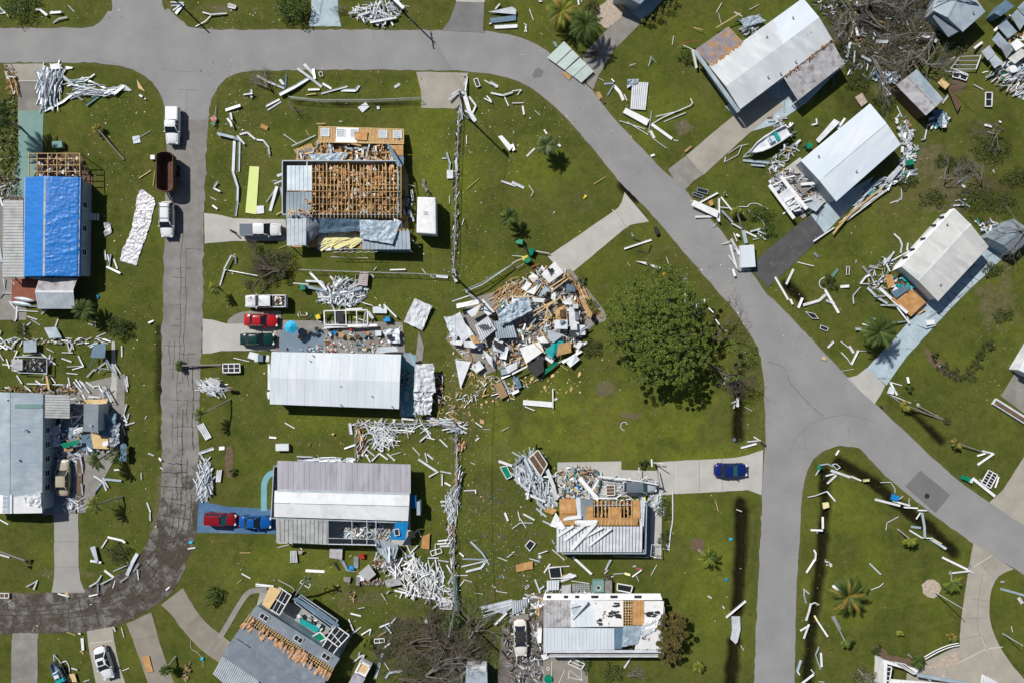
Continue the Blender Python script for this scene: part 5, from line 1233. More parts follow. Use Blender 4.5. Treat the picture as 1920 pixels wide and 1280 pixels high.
def cloth():
 pts=[(265,354),(293,378),(282,425),(265,470),(255,499),(225,490),(228,470),(245,445),(251,410),(258,375)]
 Lr=[((262,358),(268,356)),((257,372),(290,372)),((255,390),(292,385)),((251,410),(286,403)),((247,430),(282,422)),((240,448),(275,445)),((229,470),(266,468)),((225,490),(256,499))]
 m=MB()
 def fn(u,v):
  s=v*(len(Lr)-1); i=min(int(s),len(Lr)-2); f=s-i
  a=lerp(P(*Lr[i][0]),P(*Lr[i+1][0]),f); b=lerp(P(*Lr[i][1]),P(*Lr[i+1][1]),f)
  p=lerp(a,b,u); k=Vector((p.x*1.7,p.y*1.7,5)); h_=abs(noise.noise(k))*.35+abs(noise.noise(k*2.2))*.25+abs(noise.noise(k*5))*.08
  return Vector((p.x+noise.noise(k*1.3)*.12,p.y,.03+h_*.42))
 m.grid(fn,40,120,.01); m.build('crumpled_tarp','cloth_grey',label='long crumpled silver grey tarp lying on the grass by the old street',cat='tarp',smooth=True)
cloth()
for x,y,m_,l in ((358,1014,'cyan','tiny cyan scrap on the grass right of the wet street bend'),(380,1234,'cyan','crumpled cyan bag on the grass below the curved driveway'),(1362,1085,'blue','small bright blue scrap on the grass left of the right hand ditch'),(1370,1010,'cyan','pale blue scrap on the grass above the bright blue one'),(1377,823,'steel_blue','small blue square beside the upper end of the right ditch'),(1097,370,'yellow','yellow block on the lawn near the centre driveway'),(1245,515,'orange','orange scrap at the top of the big green tree'),(184,557,'blue','small blue object in the shade beside the porch'),):
 p=P(x,y); m=MB()
 for k in range(3): m.box((p.x+rr(-.15,.15),p.y+rr(-.15,.15),.12),(rr(.2,.45),rr(.15,.35),.12),rr(0,6),rr(-.3,.3))
 m.build('plastic_scrap',m_,label=l,cat='plastic scrap')
# ---------------------------------------------------------------- plants
def frond(mb,c,az,L,droop,lift,wd=.5,n=12,mi=0,curl=0):
 """one feather frond from c, out in direction az"""
 pts=[]
 for i in range(n+1):
  u=i/n; a=az+curl*u; r_=L*u
  if i==0: x,y=c.x,c.y
  else: x+=math.cos(a)*L/n*math.cos(u*droop); y+=math.sin(a)*L/n*math.cos(u*droop)
  z=c.z+lift*L*math.sin(u*1.8)*.5-droop*L*.42*u*u
  pts.append(Vector((x,y,max(.1,z))))
 for i in range(1,n+1):
  p=pts[i]; d=(pts[i]-pts[i-1]).normalized(); s=d.cross(Vector((0,0,1)))
  if s.length<.1: s=Vector((-math.sin(az),math.cos(az),0))
  s.normalize(); u=i/n; l=wd*math.sin(math.pi*(.12+.83*u))**.7
  for sg in (-1,1):
   for off in (0,.5):
    b=lerp(pts[i-1],p,off); tip=b+(s*sg*.8+d*.7).normalized()*l+Vector((0,0,-.25*l+rr(-.05,.05)))
    e=b+d*.09*max(.6,L/2.5)
    mb.add([b,e,tip],[(0,1,2)],mi)
 for a,b in zip(pts[:-1],pts[1:]): mb.beam(a,b,.035,.03,mi)
def palm(x,y,label,r=1.6,hgt=3,n=26,mats=('leaf_palm',),wind=None,droop=1.0,trunk=True,base=None,group=None,name='palm_tree',cat='palm tree',wd=.45,th=.14,spread=2*math.pi):
 """x,y: crown centre in the photo at height hgt; base: photo pixel of the trunk foot"""
 c=P(x,y,hgt); f=P(*base) if base else Vector((c.x,c.y,0)); t=thing(name,label,cat,(f.x,f.y,0),0,group)
 if trunk:
  m=MB(); mid=lerp(f,c,.5)+Vector((0,0,.1*hgt)); m.tube([f,lerp(f,mid,.5),mid,lerp(mid,c,.5),c],[th*1.3,th,th,th*.9,th],8); m.build('trunk','bark_pale',t)
 m=MB()
 for i in range(n):
  az=i*2.39996+rr(-.2,.2) if spread>6 else (wind+rr(-spread/2,spread/2))
  lvl=i/n; L=r*(rr(.85,1.08))*(1 if lvl<.8 else .75)
  if wind is not None and spread>6:
   dd=math.atan2(math.sin(az-wind),math.cos(az-wind)); az=wind+dd*.55
  frond(m,c+Vector((0,0,.15*lvl)),az,L,droop*(1.25-.9*lvl),.1+.9*lvl,wd*(r/1.6)**.35*.85,mi=rnd.randrange(len(mats)),curl=rr(-.25,.25))
 m.build('crown',list(mats),t); return t
palm(1025,272,'bushy green fan palm casting a round shadow inside the road bend',1.75,2.6,46,('leaf_palm','leaf_grey'),wd=.6)
palm(955,408,'small dark green palm in the middle lawn above the green bin',1.7,2.4,34,('leaf_palm','leaf_dark'))
palm(1648,622,'large dark green palm beside the pale blue driveway on the right',2.9,3.4,40,('leaf_palm','leaf_dark'),wd=.7)
palm(1590,1116,'large golden green palm with wide open fronds at the lower right',3.2,2.2,44,('leaf_palm','leaf_dark','leaf_gold'),wd=.55)
palm(1098,48,'large dark palm near the top centre over the grey driveway',3.0,3.4,36,('leaf_dark','leaf_dark','leaf_palm'),wd=.6)
palm(1053,22,'golden fronded palm at the top edge left of the dark palm',2.8,2.4,30,('leaf_palm','leaf_gold','leaf_yellow'),wd=.6)
palm(158,582,'bushy palm at the corner of the blue tarp house',2.1,2.2,44,('leaf_palm','leaf_dark'))
palm(-16,215,'tall palm at the left edge throwing a star shaped shadow',3.2,5.5,34,('leaf_dark',),wd=.7)
palm(222,610,'dark',.1,.1,1) if 0 else None
palm(700,5,'x',.1,.1,1) if 0 else None
palm(184,243,'small yellow palm blown over on the upper left lawn',1.0,.8,14,('leaf_yellow','leaf_gold'),base=(233,300),wind=R(150),th=.12)
palm(404,540,'small yellowing palm left of the white loaded pickup',1.2,2.4,16,('leaf_yellow','leaf_palm'),base=(408,538),wind=R(200),th=.1)
palm(340,685,'uprooted palm lying over the edge of the old street',1.0,.7,30,('leaf_palm','leaf_dark'),base=(415,684),wind=R(180),th=.14,wd=.4)
palm(378,777,'leaning palm stripped to few fronds right of the old street',1.5,3.5,12,('leaf_yellow','leaf_palm'),base=(433,748),wind=R(185),th=.1)
palm(185,862,'leaning palm beside the wrecked yard left of the old street',1.7,3.5,22,('leaf_palm','leaf_dark'),base=(218,840),wind=R(200),th=.12)
palm(180,945,'leaning palm on the lawn left of the old street below the yard',1.7,3.2,16,('leaf_yellow','leaf_palm'),base=(231,930),wind=R(200),th=.11)
palm(1328,1045,'wind bent yellow green palm right of the ribbed roof house',1.7,1.6,24,('leaf_yellow','leaf_palm'),base=(1309,1030),th=.12)
palm(1706,1010,'wind bent small palm near the top of the lower right lawn',1.35,1.8,20,('leaf_yellow','leaf_palm'),base=(1683,991),wind=R(-70),th=.12)
palm(1784,1090,'bright small palm beside the curved driveway',1.7,1.4,26,('leaf_yellow','leaf_palm'),base=(1782,1070),wind=R(-60),th=.12)
palm(1584,1200,'small palm with swept fronds below the large golden palm',1.2,1.6,24,('leaf_yellow','leaf_palm'),base=(1560,1155),wind=R(-60),th=.14)
palm(1688,1188,'tiny thin palm seedling on the lower right lawn',.6,.7,12,('leaf_yellow',),wind=R(100))
palm(1785,1195,'small yellow plant at the edge of the curved driveway',.9,.5,18,('leaf_palm','leaf_gold'))
palm(1720,1240,'small dark green palm by the white porch ruin',1.2,2.2,24,('leaf_palm','leaf_dark'))
palm(1700,760,'small palm knocked over beside the fallen pole at right',1.0,.9,22,('leaf_yellow','leaf_gold'),base=(1768,787),wind=R(200),th=.1)
palm(1795,830,'second knocked over small palm at right',1.1,.9,22,('leaf_palm','leaf_gold'),base=(1850,850),wind=R(200),th=.1)
palm(1382,400,'bright green palm top in the verge wreckage right of the diagonal road',1.1,1.2,22,('leaf_yellow','leaf_palm'),base=(1392,430),wind=R(95))
palm(1310,1250,'small shrub like palm right of the bottom centre house',1.0,.7,18,('leaf_yellow','leaf_palm'))
palm(310,1255,'small palm overlapping the lower left driveway',1.0,1.6,22,('leaf_dark','leaf_palm'),base=(330,1230))
palm(1290,1155,'x',.1,.1,1) if 0 else None
def tufts(mb,cx,cy,cz,rx,ry,rz,n,size,nm=1,up=.5,flat=False):
 for i in range(n):
  while True:
   a,b,c=rr(-1,1),rr(-1,1),rr(-1,1)
   if a*a+b*b+c*c<=1: break
  p=Vector((cx+a*rx,cy+b*ry,max(.05,cz+c*rz))); s=size*rr(.5,1.2)
  d=Vector((rr(-1,1),rr(-1,1),rr(-.4,.4)+.15)).normalized(); e=d.cross(Vector((rr(-.6,.6),rr(-.6,.6),1))).normalized()
  mb.add([p-d*s*.5,p+e*s*.28,p+d*s*.5,p-e*s*.28],[(0,1,2,3)],rnd.randrange(nm))
def bush(x,y,r,label,mats=('leaf_dark','leaf_olive'),h=1.0,n=600,size=.25,name='shrub',cat='shrub',ry=None,group=None,stem=True):
 c=P(x,y,h*.5); t=thing(name,label,cat,(c.x,c.y,0),0,group); ry=ry or r
 m=MB(); k=max(4,int(r*6))
 for i in range(k):
  a=i*2.4; q=math.sqrt((i+.5)/k); tufts(m,c.x+math.cos(a)*r*q*.85,c.y+math.sin(a)*ry*q*.85,h*(.55+.25*rr(-1,1)),r*.32,ry*.32,h*.4,n//k,size,len(mats))
 m.build('foliage',list(mats),t)
 if stem:
  m=MB()
  for i in range(5): a=i*1.26; m.tube([(c.x,c.y,0),(c.x+math.cos(a)*r*.3,c.y+math.sin(a)*ry*.3,h*.4),(c.x+math.cos(a)*r*.6,c.y+math.sin(a)*ry*.6,h*.7)],[.05,.035,.02],5)
  m.build('stem','bark',t)
 return t
def tree(label,clumps,h,foot,mats,nl,size,name='tree',cat='tree',limbs=9,tr=.3,group=None):
 """clumps: photo ellipses (x,y,r_px,z)"""
 f=P(*foot); t=thing(name,label,cat,(f.x,f.y,0),0,group); m=MB(); tot=sum(c[2]**2 for c in clumps)
 pts=[]
 for x,y,r_,z in clumps:
  c=P(x,y,z); R_=r_*GS; pts.append((c,R_)); n=int(nl*r_*r_/tot); k=max(3,int(R_*R_*4.2))
  for i in range(k):
   a=i*2.39996+x; q=math.sqrt((i+.5)/k); rx=R_*q*rr(.9,1.08)
   dz=math.sqrt(max(0,1-q*q))*R_*.45; cc=Vector((c.x+math.cos(a)*rx,c.y+math.sin(a)*rx,z+dz*rr(.4,1.1)-.2+rr(-.5,.3)))
   s=rr(.25,.6); tufts(m,cc.x,cc.y,cc.z,s,s,s*.6,max(4,n//k),size,len(mats))
 m.build('crown',list(mats),t)
 m=MB(); top=Vector((f.x+.3,f.y+.2,h*.5)); m.tube([f,lerp(f,top,.5),top],[tr*1.3,tr,tr*.8],10); m.build('trunk','bark',t)
 rnd2=random.Random(5)
 for i,(c,R_) in enumerate(sorted(pts,key=lambda a:-a[1])[:limbs]):
  m=MB(); mid=lerp(top,c,.5)+Vector((rnd2.uniform(-.5,.5),rnd2.uniform(-.5,.5),.1)); m.tube([top-Vector((0,0,.6)),mid,c+Vector((0,0,-.1))],[tr*.55,tr*.35,tr*.12],7)
  for k in range(5):
   a=rnd2.uniform(0,6.3); e=c+Vector((math.cos(a),math.sin(a),.1))*R_*.9; m.tube([lerp(mid,c,.6),lerp(c,e,.5)+Vector((0,0,.2)),e],[tr*.18,tr*.12,.02],5)
  m.build('limb','bark',t)
 return t
big=[(1190,560,38,4.2),(1160,600,26,3.6),(1225,530,34,4.2),(1262,520,20,3.4),(1215,600,46,5.2),(1255,570,42,5),(1180,640,34,4),(1150,645,14,3),(1225,650,46,5),(1200,690,30,3.8),(1265,625,40,4.6),(1262,680,42,4.4),(1235,705,20,3.2),(1300,580,22,3.6),(1320,620,22,3.2),(1310,665,26,3.4),(1290,712,18,3.0),(1290,540,14,3),(1375,650,12,2.4),(1150,570,14,3),(1145,620,16,3),(1375,705,14,2.2),(1330,560,12,2.2)]
big=[(x,y,r_,z*1.35) for x,y,r_,z in big]
tree('large spreading green tree between the centre driveway and the diagonal road',big,6.5,(1240,632),('leaf_pine','leaf_tree','leaf_pine','leaf_dark'),64000,.2,limbs=18,tr=.4)
tree('round browning tree against the east end of the patchwork white roof',[(1252,1170,20,3.4),(1268,1160,14,3),(1252,1200,20,3.2),(1270,1190,18,3.2),(1265,1220,16,2.8),(1248,1232,14,2.4),(1272,1172,14,3),(1245,1215,14,2.8),(1258,1155,10,2.6)],3.6,(1255,1190),('leaf_brown','leaf_brown','leaf_olive'),8000,.24,limbs=7,tr=.2)
def branchy(mb,p,d,L,r,depth,spread=.75,minz=.15,mi=0):
 k=3; pts=[p.copy()]; q=p.copy(); dd=d.copy()
 for i in range(k):
  dd=(dd+Vector((rr(-.3,.3),rr(-.3,.3),rr(-.15,.12)))).normalized(); q=q+dd*L/k; q.z=max(minz,q.z); pts.append(q.copy())
 mb.tube(pts,[r,r*.85,r*.7,r*.5],5 if r>.05 else 4,mi,cap=False)
 if depth==0: return
 for j in range(rnd.choice((2,3,3))):
  b=pts[rnd.choice((1,2,3,3))]; nd=(dd+Vector((rr(-1,1),rr(-1,1),rr(-.35,.35)))*spread).normalized()
  branchy(mb,b,nd,L*rr(.55,.8),r*.55,depth-1,spread,minz,mi)
def deadtree(x,y,ang,L,label,z=.5,depth=4,r=.16,mat='dead_twig',leaves=None,nl=0,lr=60,n=3,group=None,lsz=.22):
 f=P(x,y); t=thing('fallen_tree',label,'fallen tree',(f.x,f.y,0),0,group); m=MB()
 for i in range(n):
  a=R(ang)+rr(-.5,.5)*(i>0)*1.6; branchy(m,Vector((f.x,f.y,z+.2*i)),Vector((math.cos(a),math.sin(a),.12)),L*rr(.7,1),r,depth)
 m.build('branches',mat,t)
 if leaves:
  m=MB()
  for i in range(int(lr/3)):
   a=R(ang)+rr(-1,1); q=rr(.1,1.3)*L*1.4; tufts(m,f.x+math.cos(a)*q+rr(-1.5,1.5),f.y+math.sin(a)*q+rr(-1.5,1.5),rr(.3,1.3),.7,.7,.35,nl//int(lr/3),lsz,len(leaves))
  m.build('foliage',list(leaves),t)
 return t
# ---------------------------------------------------------------- storm debris
MC=dict(w='white',s='silver',b='bluegrey',d='silver_dark',o='wood_pale',g='insul_yellow',t='steel_blue',k='plastic',p='white_pure',r='brick_red',e='bark_pale',y='ply',c='concrete_teal')
M('insul_yellow2',(.5,.3,.08),None)
O1=['','first','second','third','fourth','fifth','sixth','seventh','eighth','ninth','tenth','eleventh','twelfth','thirteenth','fourteenth','fifteenth','sixteenth','seventeenth','eighteenth','nineteenth']
def ordw(n):
 if n<20: return O1[n]
 T={2:'twent',3:'thirt',4:'fort',5:'fift',6:'sixt',7:'sevent'}[n//10]
 return T+'ieth' if n%10==0 else T+'y-'+O1[n%10]
def lab_for(k,n,phrase): return phrase if n==1 else ('leftmost of ' if k==0 else 'rightmost of ' if k==n-1 else ordw(k+1)+' from left of ')+phrase
def strips(ox,oy,phrase,spec,name='metal_strip',cat='metal strip',z0=.03,hi=.3,h=.06,df='w'):
 """each piece x,y x,y ...:width in quarter photo pixels, one object per piece"""
 it=[]
 for s in spec.split(';'):
  s=s.strip()
  if not s: continue
  a,b=s.split(':'); mt=df
  if b[-1].isalpha(): mt=b[-1]; b=b[:-1]
  pts=[tuple(map(float,q.split(','))) for q in a.split()]
  it.append(([(ox+x/4,oy+y/4) for x,y in pts],float(b)*GS/4,mt))
 order=sorted(range(len(it)),key=lambda i:sum(p[0] for p in it[i][0])/len(it[i][0]))
 for k,i in enumerate(order):
  pts,wd,mt=it[i]; wd*=.78; m=MB(); za=z0+rr(0,.05); zb=z0+rr(0,hi); zb,za=(za,zb) if rnd.random()<.5 else (zb,za)
  wd=max(wd,.06); hh=min(h,wd*.6); prof=rnd.random()<.5 and wd>.15
  V=[]; n=len(pts)-1
  for q,(x,y) in enumerate(pts):
   z=lerp(za,zb,q/n)+hh/2+(.12*(0<q<n)); v=P(x,y); V.append(Vector((v.x,v.y,z)))
  tw=rr(-.35,.35)
  for p_,q_ in zip(V[:-1],V[1:]):
   d=(q_-p_).normalized(); up=Vector((0,0,1))+d.cross(Vector((0,0,1)))*tw
   if prof:   # a shallow channel: web and two lips
    sd=d.cross(up).normalized(); u2=sd.cross(d).normalized()
    m.beam(p_,q_,wd,.02,up=up)
    for s in(-1,1): m.beam(p_+sd*s*wd*.46+u2*.04,q_+sd*s*wd*.46+u2*.04,.03,.07,up=up)
   else: m.beam(p_,q_,wd,hh,up=up)
  lab=lab_for(k,len(it),phrase)
  g=phrase if len(it)>1 else None
  nm,ct=name,cat
  ln=sum((b-a).length for a,b in zip(V[:-1],V[1:]))
  if name=='metal_strip':
   if ln<1.25: nm,ct='metal_scrap','scrap'
   elif wd<=8.2*GS/4: nm,ct='thin_rod','thin rod'
   elif len(pts)>2: nm,ct='bent_gutter','bent gutter'
   elif wd>=16*GS/4: nm,ct='siding_panel','siding panel'
   elif mt in 'sbcdt': nm,ct='grey_strip','grey strip'
  m.build(nm,MC[mt],label=lab,cat=ct,group=g)
def quad(ox,oy,spec,mat,label,name='metal_sheet',cat='metal sheet',z=.12,ribs=0,t=.04,cr=0,seed=0,**kw):
 pts=[(ox+float(a.split(',')[0])/4,oy+float(a.split(',')[1])/4) for a in spec.split()]
 zs=[z+rr(0,.12) for _ in range(4)] if not isinstance(z,(tuple,list)) else z
 if cr: return crumple(pts,0,cr,mat,14,12,zs=zs,seed=seed+len(bpy.data.objects),name=name,label=label,cat=cat,fr=kw.get('fr',1.0))
 m=MB(); q=[P(x,y) for x,y in pts]; q=[Vector((p.x,p.y,zz)) for p,zz in zip(q,zs)]
 if ribs and len(q)==4: pans(m,*q,ribs,gap=.07,th=t); return m.build(name,[mat,'seam'],label=label,cat=cat)
 m.slab(q,t); return m.build(name,mat,label=label,cat=cat)
def scr(ox,oy,spec,label,n=1,rows=1,z=.25,bw=.1,mat='white_pure',pane='screen',name='window_frame',cat='window frame'):
 pts=[(ox+float(a.split(',')[0])/4,oy+float(a.split(',')[1])/4) for a in spec.split()]
 o=frame(None,pts,z,n,bw=bw,mat=mat,nm=name,rows=rows,pane=pane); return tag(o,label,cat)
def inpoly(x,y,poly):
 c=False; j=len(poly)-1
 for i in range(len(poly)):
  if (poly[i][1]>y)!=(poly[j][1]>y) and x<(poly[j][0]-poly[i][0])*(y-poly[i][1])/(poly[j][1]-poly[i][1])+poly[i][0]: c=not c
  j=i
 return c
def heap(label,poly,n,pal,L=(.5,2),W=(.08,.3),H=.6,ang=None,sp=180,bend=.3,flat=.04,name='debris_heap',cat='debris heap',kind='stuff',z0=.05,parent=None):
 """loose pieces piled over a photo outline; pal: {material: weight}"""
 ms=list(pal); wt=[pal[k] for k in ms]; xs=[p[0] for p in poly]; ys=[p[1] for p in poly]
 cx,cy=sum(xs)/len(xs),sum(ys)/len(ys); R_=max(max(xs)-min(xs),max(ys)-min(ys))/2; m=MB(); i=0; tries=0
 while i<n and tries<n*30:
  tries+=1; x,y=rr(min(xs),max(xs)),rr(min(ys),max(ys))
  if not inpoly(x,y,poly): continue
  i+=1; p=P(x,y); k=max(0,1-math.hypot(x-cx,y-cy)/R_); z=z0+H*k*rr(.2,1)+rr(0,.1)
  a=R(ang+rr(-sp,sp)) if ang is not None else rr(0,6.3); l=rr(*L); w_=rr(*W); mi=rnd.choices(range(len(ms)),wt)[0]
  p.z=z; d=Vector((math.cos(a),math.sin(a),rr(-.12,.12))); up=Vector((rr(-.9,.9),rr(-.9,.9),1)); w_*=.8
  if rnd.random()<bend:
   d2=Vector((math.cos(a+rr(-.8,.8)),math.sin(a+rr(-.8,.8)),rr(-.15,.15))); m.beam(p-d*l/2,p,w_,flat,mi,up); m.beam(p,p+d2*l/2,w_,flat,mi,up)
  else: m.beam(p-d*l/2,p+d*l/2,w_,flat,mi,up)
 return m.build(name,ms,parent,label=label,cat=cat,kind=kind)
WH=dict(white=6,silver=3,silver_dark=1,white_pure=2)
WD=dict(white=4,wood=2,wood_pale=2,silver=2,ply=1,dark=1,brown=1)
def tp(ox,oy,s): return [(ox+float(a.split(',')[0])/4,oy+float(a.split(',')[1])/4) for a in s.split()]
# ---- top left
strips(0,0,'white scraps on the verge left of the top junction',"0,60 48,105:16;0,106 44,106:8;270,76 312,82 365,125:22;378,100 470,100:22;404,176 450,150 512,136:12;520,48 560,92:8b;166,75 192,75:18;45,105 75,130:14o")
strips(0,0,'pale strips on the verge right of the top junction',"1282,20 1380,25:10;1285,46 1372,40:14;1300,82 1370,40:12;1322,108 1376,35:30b;1522,98 1588,118 1704,108:14;1590,120 1545,168 1468,202:8")
scr(0,0,"1715,28 1770,45 1762,68 1710,55",'small dark framed window on the verge right of the top junction')
heap('tangled heap of silver aluminium strips beside the upper left driveway',tp(0,0,"300,540 450,535 470,620 440,740 360,770 300,760"),150,dict(white=2,silver=5,bluegrey=2,silver_dark=2),(1.2,4),(.12,.35),.7,82,14)
strips(0,0,'silver strips trailing from the heap on the upper left lawn',"524,640 800,690:14s;548,660 800,702:12b;556,684 790,712:14s;618,586 800,668:14s;450,552 612,690:26s;530,622 600,596 650,640:14c;652,796 790,690:24c;334,838 480,770 552,706:24s;530,744 630,708 720,702:16s;792,706 862,664:36w;862,716 940,650 976,682:28w;560,700 800,690:10s",hi=.5)
heap('loose silver strips fanned across the upper left lawn',tp(0,0,"520,600 640,590 800,660 960,650 950,700 820,730 560,740"),46,dict(white=3,silver=5,silver_dark=2),(.8,3),(.08,.25),.5,0,22)
quad(0,0,"1032,600 1092,692 1040,665",'wood_pale','thin pale triangular scrap pointing down on the upper left lawn')
strips(0,0,'white bits beside the triangular scrap',"1048,716 1078,734:20;1082,742 1102,748:12")
quad(0,0,"385,492 450,482 482,520 395,530",'white','cream board at the head of the silver heap',z=.3)
quad(0,0,"495,500 550,508 548,520 500,525",'white','small white board right of the cream board')
strips(0,0,'tan planks stacked at the top left driveway edge',"60,540 90,640 105,700:14o;85,540 125,620 148,722:10o;100,545 140,650:10o;45,530 70,600:22w",name='wood_plank',cat='plank')
heap('brown brush and boards beside the top left driveway',tp(0,0,"45,500 100,490 150,720 70,740"),50,dict(brown=4,wood=2,white=1),(.4,1.2),(.05,.2),.4)
strips(0,0,'white gutter pieces wrapped round the tree by the STOP sign',"1694,830 1810,798:28;1706,890 1740,930 1752,962:20;1730,850 1750,910:20;1830,715 1905,712:16;1885,675 1890,740:20;1640,1010 1760,1040 1810,1055:28b;1780,1020 1840,1088:14",hi=.6)
strips(0,0,'silver gutters running down the lawn left of the lime board',"1760,1060 1750,1290:26s;1800,1060 1795,1290:18b;1750,1290 1790,1410 1785,1510:26s;1785,1510 1768,1625:18s",hi=.2)
strips(0,0,'thin timber battens on the grass left of the brown trailer',"1045,1340 1135,1282:8o;1175,1410 1190,1290:7o;1150,1400 1165,1280:4o",name='wood_batten',cat='batten')
# ---- top middle
heap('heap of twisted white aluminium at the foot of the pole on the top verge',tp(480,0,"700,110 780,30 900,20 1040,10 1120,40 1060,90 1050,150 900,195 760,150"),110,dict(white=5,silver=4,silver_dark=2,brown=1),(.5,2),(.08,.3),.8)
strips(480,0,'white beams on the twisted heap at the top verge',"860,178 950,165 1055,140:28;865,150 940,20:20;900,90 1000,130:14;770,130 860,110:18;700,110 770,105:16;1040,10 1110,80:40w",z0=.4,hi=.5)
quad(480,0,"1740,100 1920,62 1950,80 1950,120 1755,140",'silver','pale ribbed sheet on the grass above the bend of the road',z=.35)
quad(480,0,"1755,142 1950,122 1950,160 1760,180",'steel_blue','darker sheet under the pale sheet above the bend',z=.15)
strips(480,0,'white sections lying below the sheets above the road bend',"1790,208 1960,200:36;1750,182 1765,185:16;1795,72 1830,38:14")
strips(480,0,'white scraps on the strip of lawn north of the stripped house',"8,570 100,620 215,665:20;180,600 210,640:26;225,565 220,660:18t;500,628 570,672:20;490,706 690,654:14;392,676 480,676:20p;640,680 750,684 775,645:26s;376,716 452,708:8o;80,800 180,750:18;90,830 190,765:14")
strips(480,0,'broad bent panels by the road north of the stripped house',"320,525 410,590 495,655:24;365,490 440,570:28;185,720 300,660 400,590:34s;430,520 445,600:24s",hi=.6)
scr(480,0,"470,545 492,538 503,568 480,575",'tiny white frame beside the bent panels near the top road',bw=.06,pane=None)
quad(480,0,"765,810 800,848 852,806 825,770",'white','pale square board lying against the north fence')
quad(480,0,"905,800 925,795 930,820 912,825",'silver','small grey plate right of the pale square board')
strips(480,0,'white blocks on the north lawn near the tan driveway',"1040,660 1080,632:24p;625,912 650,916:8;940,622 950,626:10")
strips(480,0,'torn white flashings beside the tan driveway and power pole',"1445,755 1535,690:18;1470,715 1530,680:12;1540,560 1585,580:10;1560,650 1585,580:10;1585,580 1570,700:16s;1530,690 1545,900:14;1560,700 1600,840 1645,915:40;1600,730 1650,800 1620,860:16;1545,850 1600,900:18s;1555,830 1590,850:14",z0=.1,hi=.7)
scr(480,0,"1632,596 1660,588 1682,645 1655,655",'dark framed screen right of the torn flashings near the road')
strips(480,0,'bent white strips inside the curve of the road',"1712,604 1800,660:10;1755,625 1815,655:30;1762,700 1850,722 1925,698:16;1860,720 1895,800:10;1710,740 1770,775:10;1730,722 1765,765:12")
quad(480,0,"1815,1030 1845,1022 1925,1110 1900,1140",'white_pure','solid white block in the grass at the tip of a pole shadow',z=.35,t=.3)
strips(480,0,'broken posts along the debris fence east of the stripped house',"1430,1150 1455,1230 1440,1340:18s;1395,1190 1430,1190:10;1580,1020 1580,1080:8;1500,1180 1508,1290:24b")
strips(480,0,'thin poles leaning at the corner of the stripped house',"210,1012 310,1080:6;275,1105 450,1018:10s;380,985 410,1030:6o;460,938 525,930:12o",hi=.7)
quad(480,0,"45,932 96,956 84,984 33,960",'ply','small orange brown board on the grass above the stripped house',name='board',cat='board')
strips(480,0,'bent grey gutters left of the stripped house',"0,1050 60,1060 100,1110 105,1165:16s;-120,1010 -60,1000 0,1050:16w")
# ---- top right of the road bend
strips(960,0,'thin bent rods on the verge above the road bend',"100,200 108,245:8;90,180 110,200:6;112,200 92,245:6;130,70 160,160:4;215,250 230,270:4o")
strips(960,0,'white scraps at the top edge near the golden palm',"495,0 500,45:18;200,12 225,18:18;525,0 520,20:10")
t=thing('roof_section','pale mint roof section with dark joints lying at the road edge','roof section',(P(1069,118).x,P(1069,118).y,0))
for a,b in ((0,.26),(.265,.51),(.515,.76),(.765,1)):
 A_,B_,C_,D_=[P(960+x/4,y/4) for x,y in ((262,440),(388,320),(612,545),(520,628))]
 m=MB(); m.slab([Vector((v.x,v.y,.35+rr(-.04,.1))) for v in (lerp(A_,D_,a),lerp(B_,C_,a),lerp(B_,C_,b),lerp(A_,D_,b))],.06); m.build('panel','mint' if 'mint' in MATS else 'white',t)
 m=MB(); m.beam(lerp(A_,D_,b)+Vector((0,0,.47)),lerp(B_,C_,b)+Vector((0,0,.47)),.06,.05); m.build('joint_bar','silver_dark',t)
quad(960,0,"372,552 412,530 452,562 430,606",'wood','light brown board under the mint roof section',name='board',cat='board')
quad(960,0,"303,325 325,320 342,358 325,362",'concrete_teal','small teal post end above the mint roof section',z=.3)
heap('small orange and black machine part on the grey driveway',tp(960,0,"582,400 610,385 640,410 625,440 595,430"),14,dict(orange=3,dark=3),(.2,.6),(.1,.3),.3,kind=None,name='machine_part',cat='machine part')
strips(960,0,'bent strips below the mint roof section',"690,630 760,625:22b;715,720 765,640:12b;765,645 810,700 835,755:28p;840,710 858,765:6;650,590 690,610:5;765,620 745,595:8",hi=.5)
quad(960,0,"625,700 655,690 678,732 652,752",'wood','tan board at the road edge below the bent strips',name='board',cat='board')
quad(960,0,"660,740 685,735 702,775 685,782",'brown','brown board at the road edge beside the tan board',name='board',cat='board')
quad(960,0,"898,618 1022,625 1000,832 885,822",'white','white corrugated sheet lying flat on the lawn beside the diagonal road',ribs=.32,z=.15)
quad(960,0,"862,598 945,595 950,630 865,665",'bluegrey','crumpled blue grey sheet at the top of the corrugated sheet',cr=.25,z=.15)
quad(960,0,"850,815 1028,905 1005,950 828,852",'white_pure','long solid white panel on the lawn above the diagonal road',z=.3,t=.2)
strips(960,0,'white panels and rods on the lawn above the diagonal road',"1045,935 1200,1045:28p;1035,985 1065,1040:28p;1075,880 1255,835:6;1055,930 1130,885 1330,800 1350,780 1335,745:8;1140,915 1300,850:8;805,910 995,970:7;860,918 1020,1015:7;1045,835 1025,1000:8s;1060,1045 1155,1118:7s;1210,1052 1245,1060:8")
quad(960,0,"1290,1135 1335,1095 1350,1105 1300,1148",'wood','short tan plank beside the concrete driveway of the big white house',name='wood_plank',cat='plank')
strips(960,0,'thin broken rods on the lawn left of the rusty awning',"1035,435 1080,478:7s;1038,435 1025,500:7s;1358,210 1425,240:5o;1362,222 1422,246:4o;1530,98 1570,28:5;1540,110 1570,190:4;1775,80 1850,38:4;1210,275 1200,340:4;880,495 920,490:4",hi=.6)
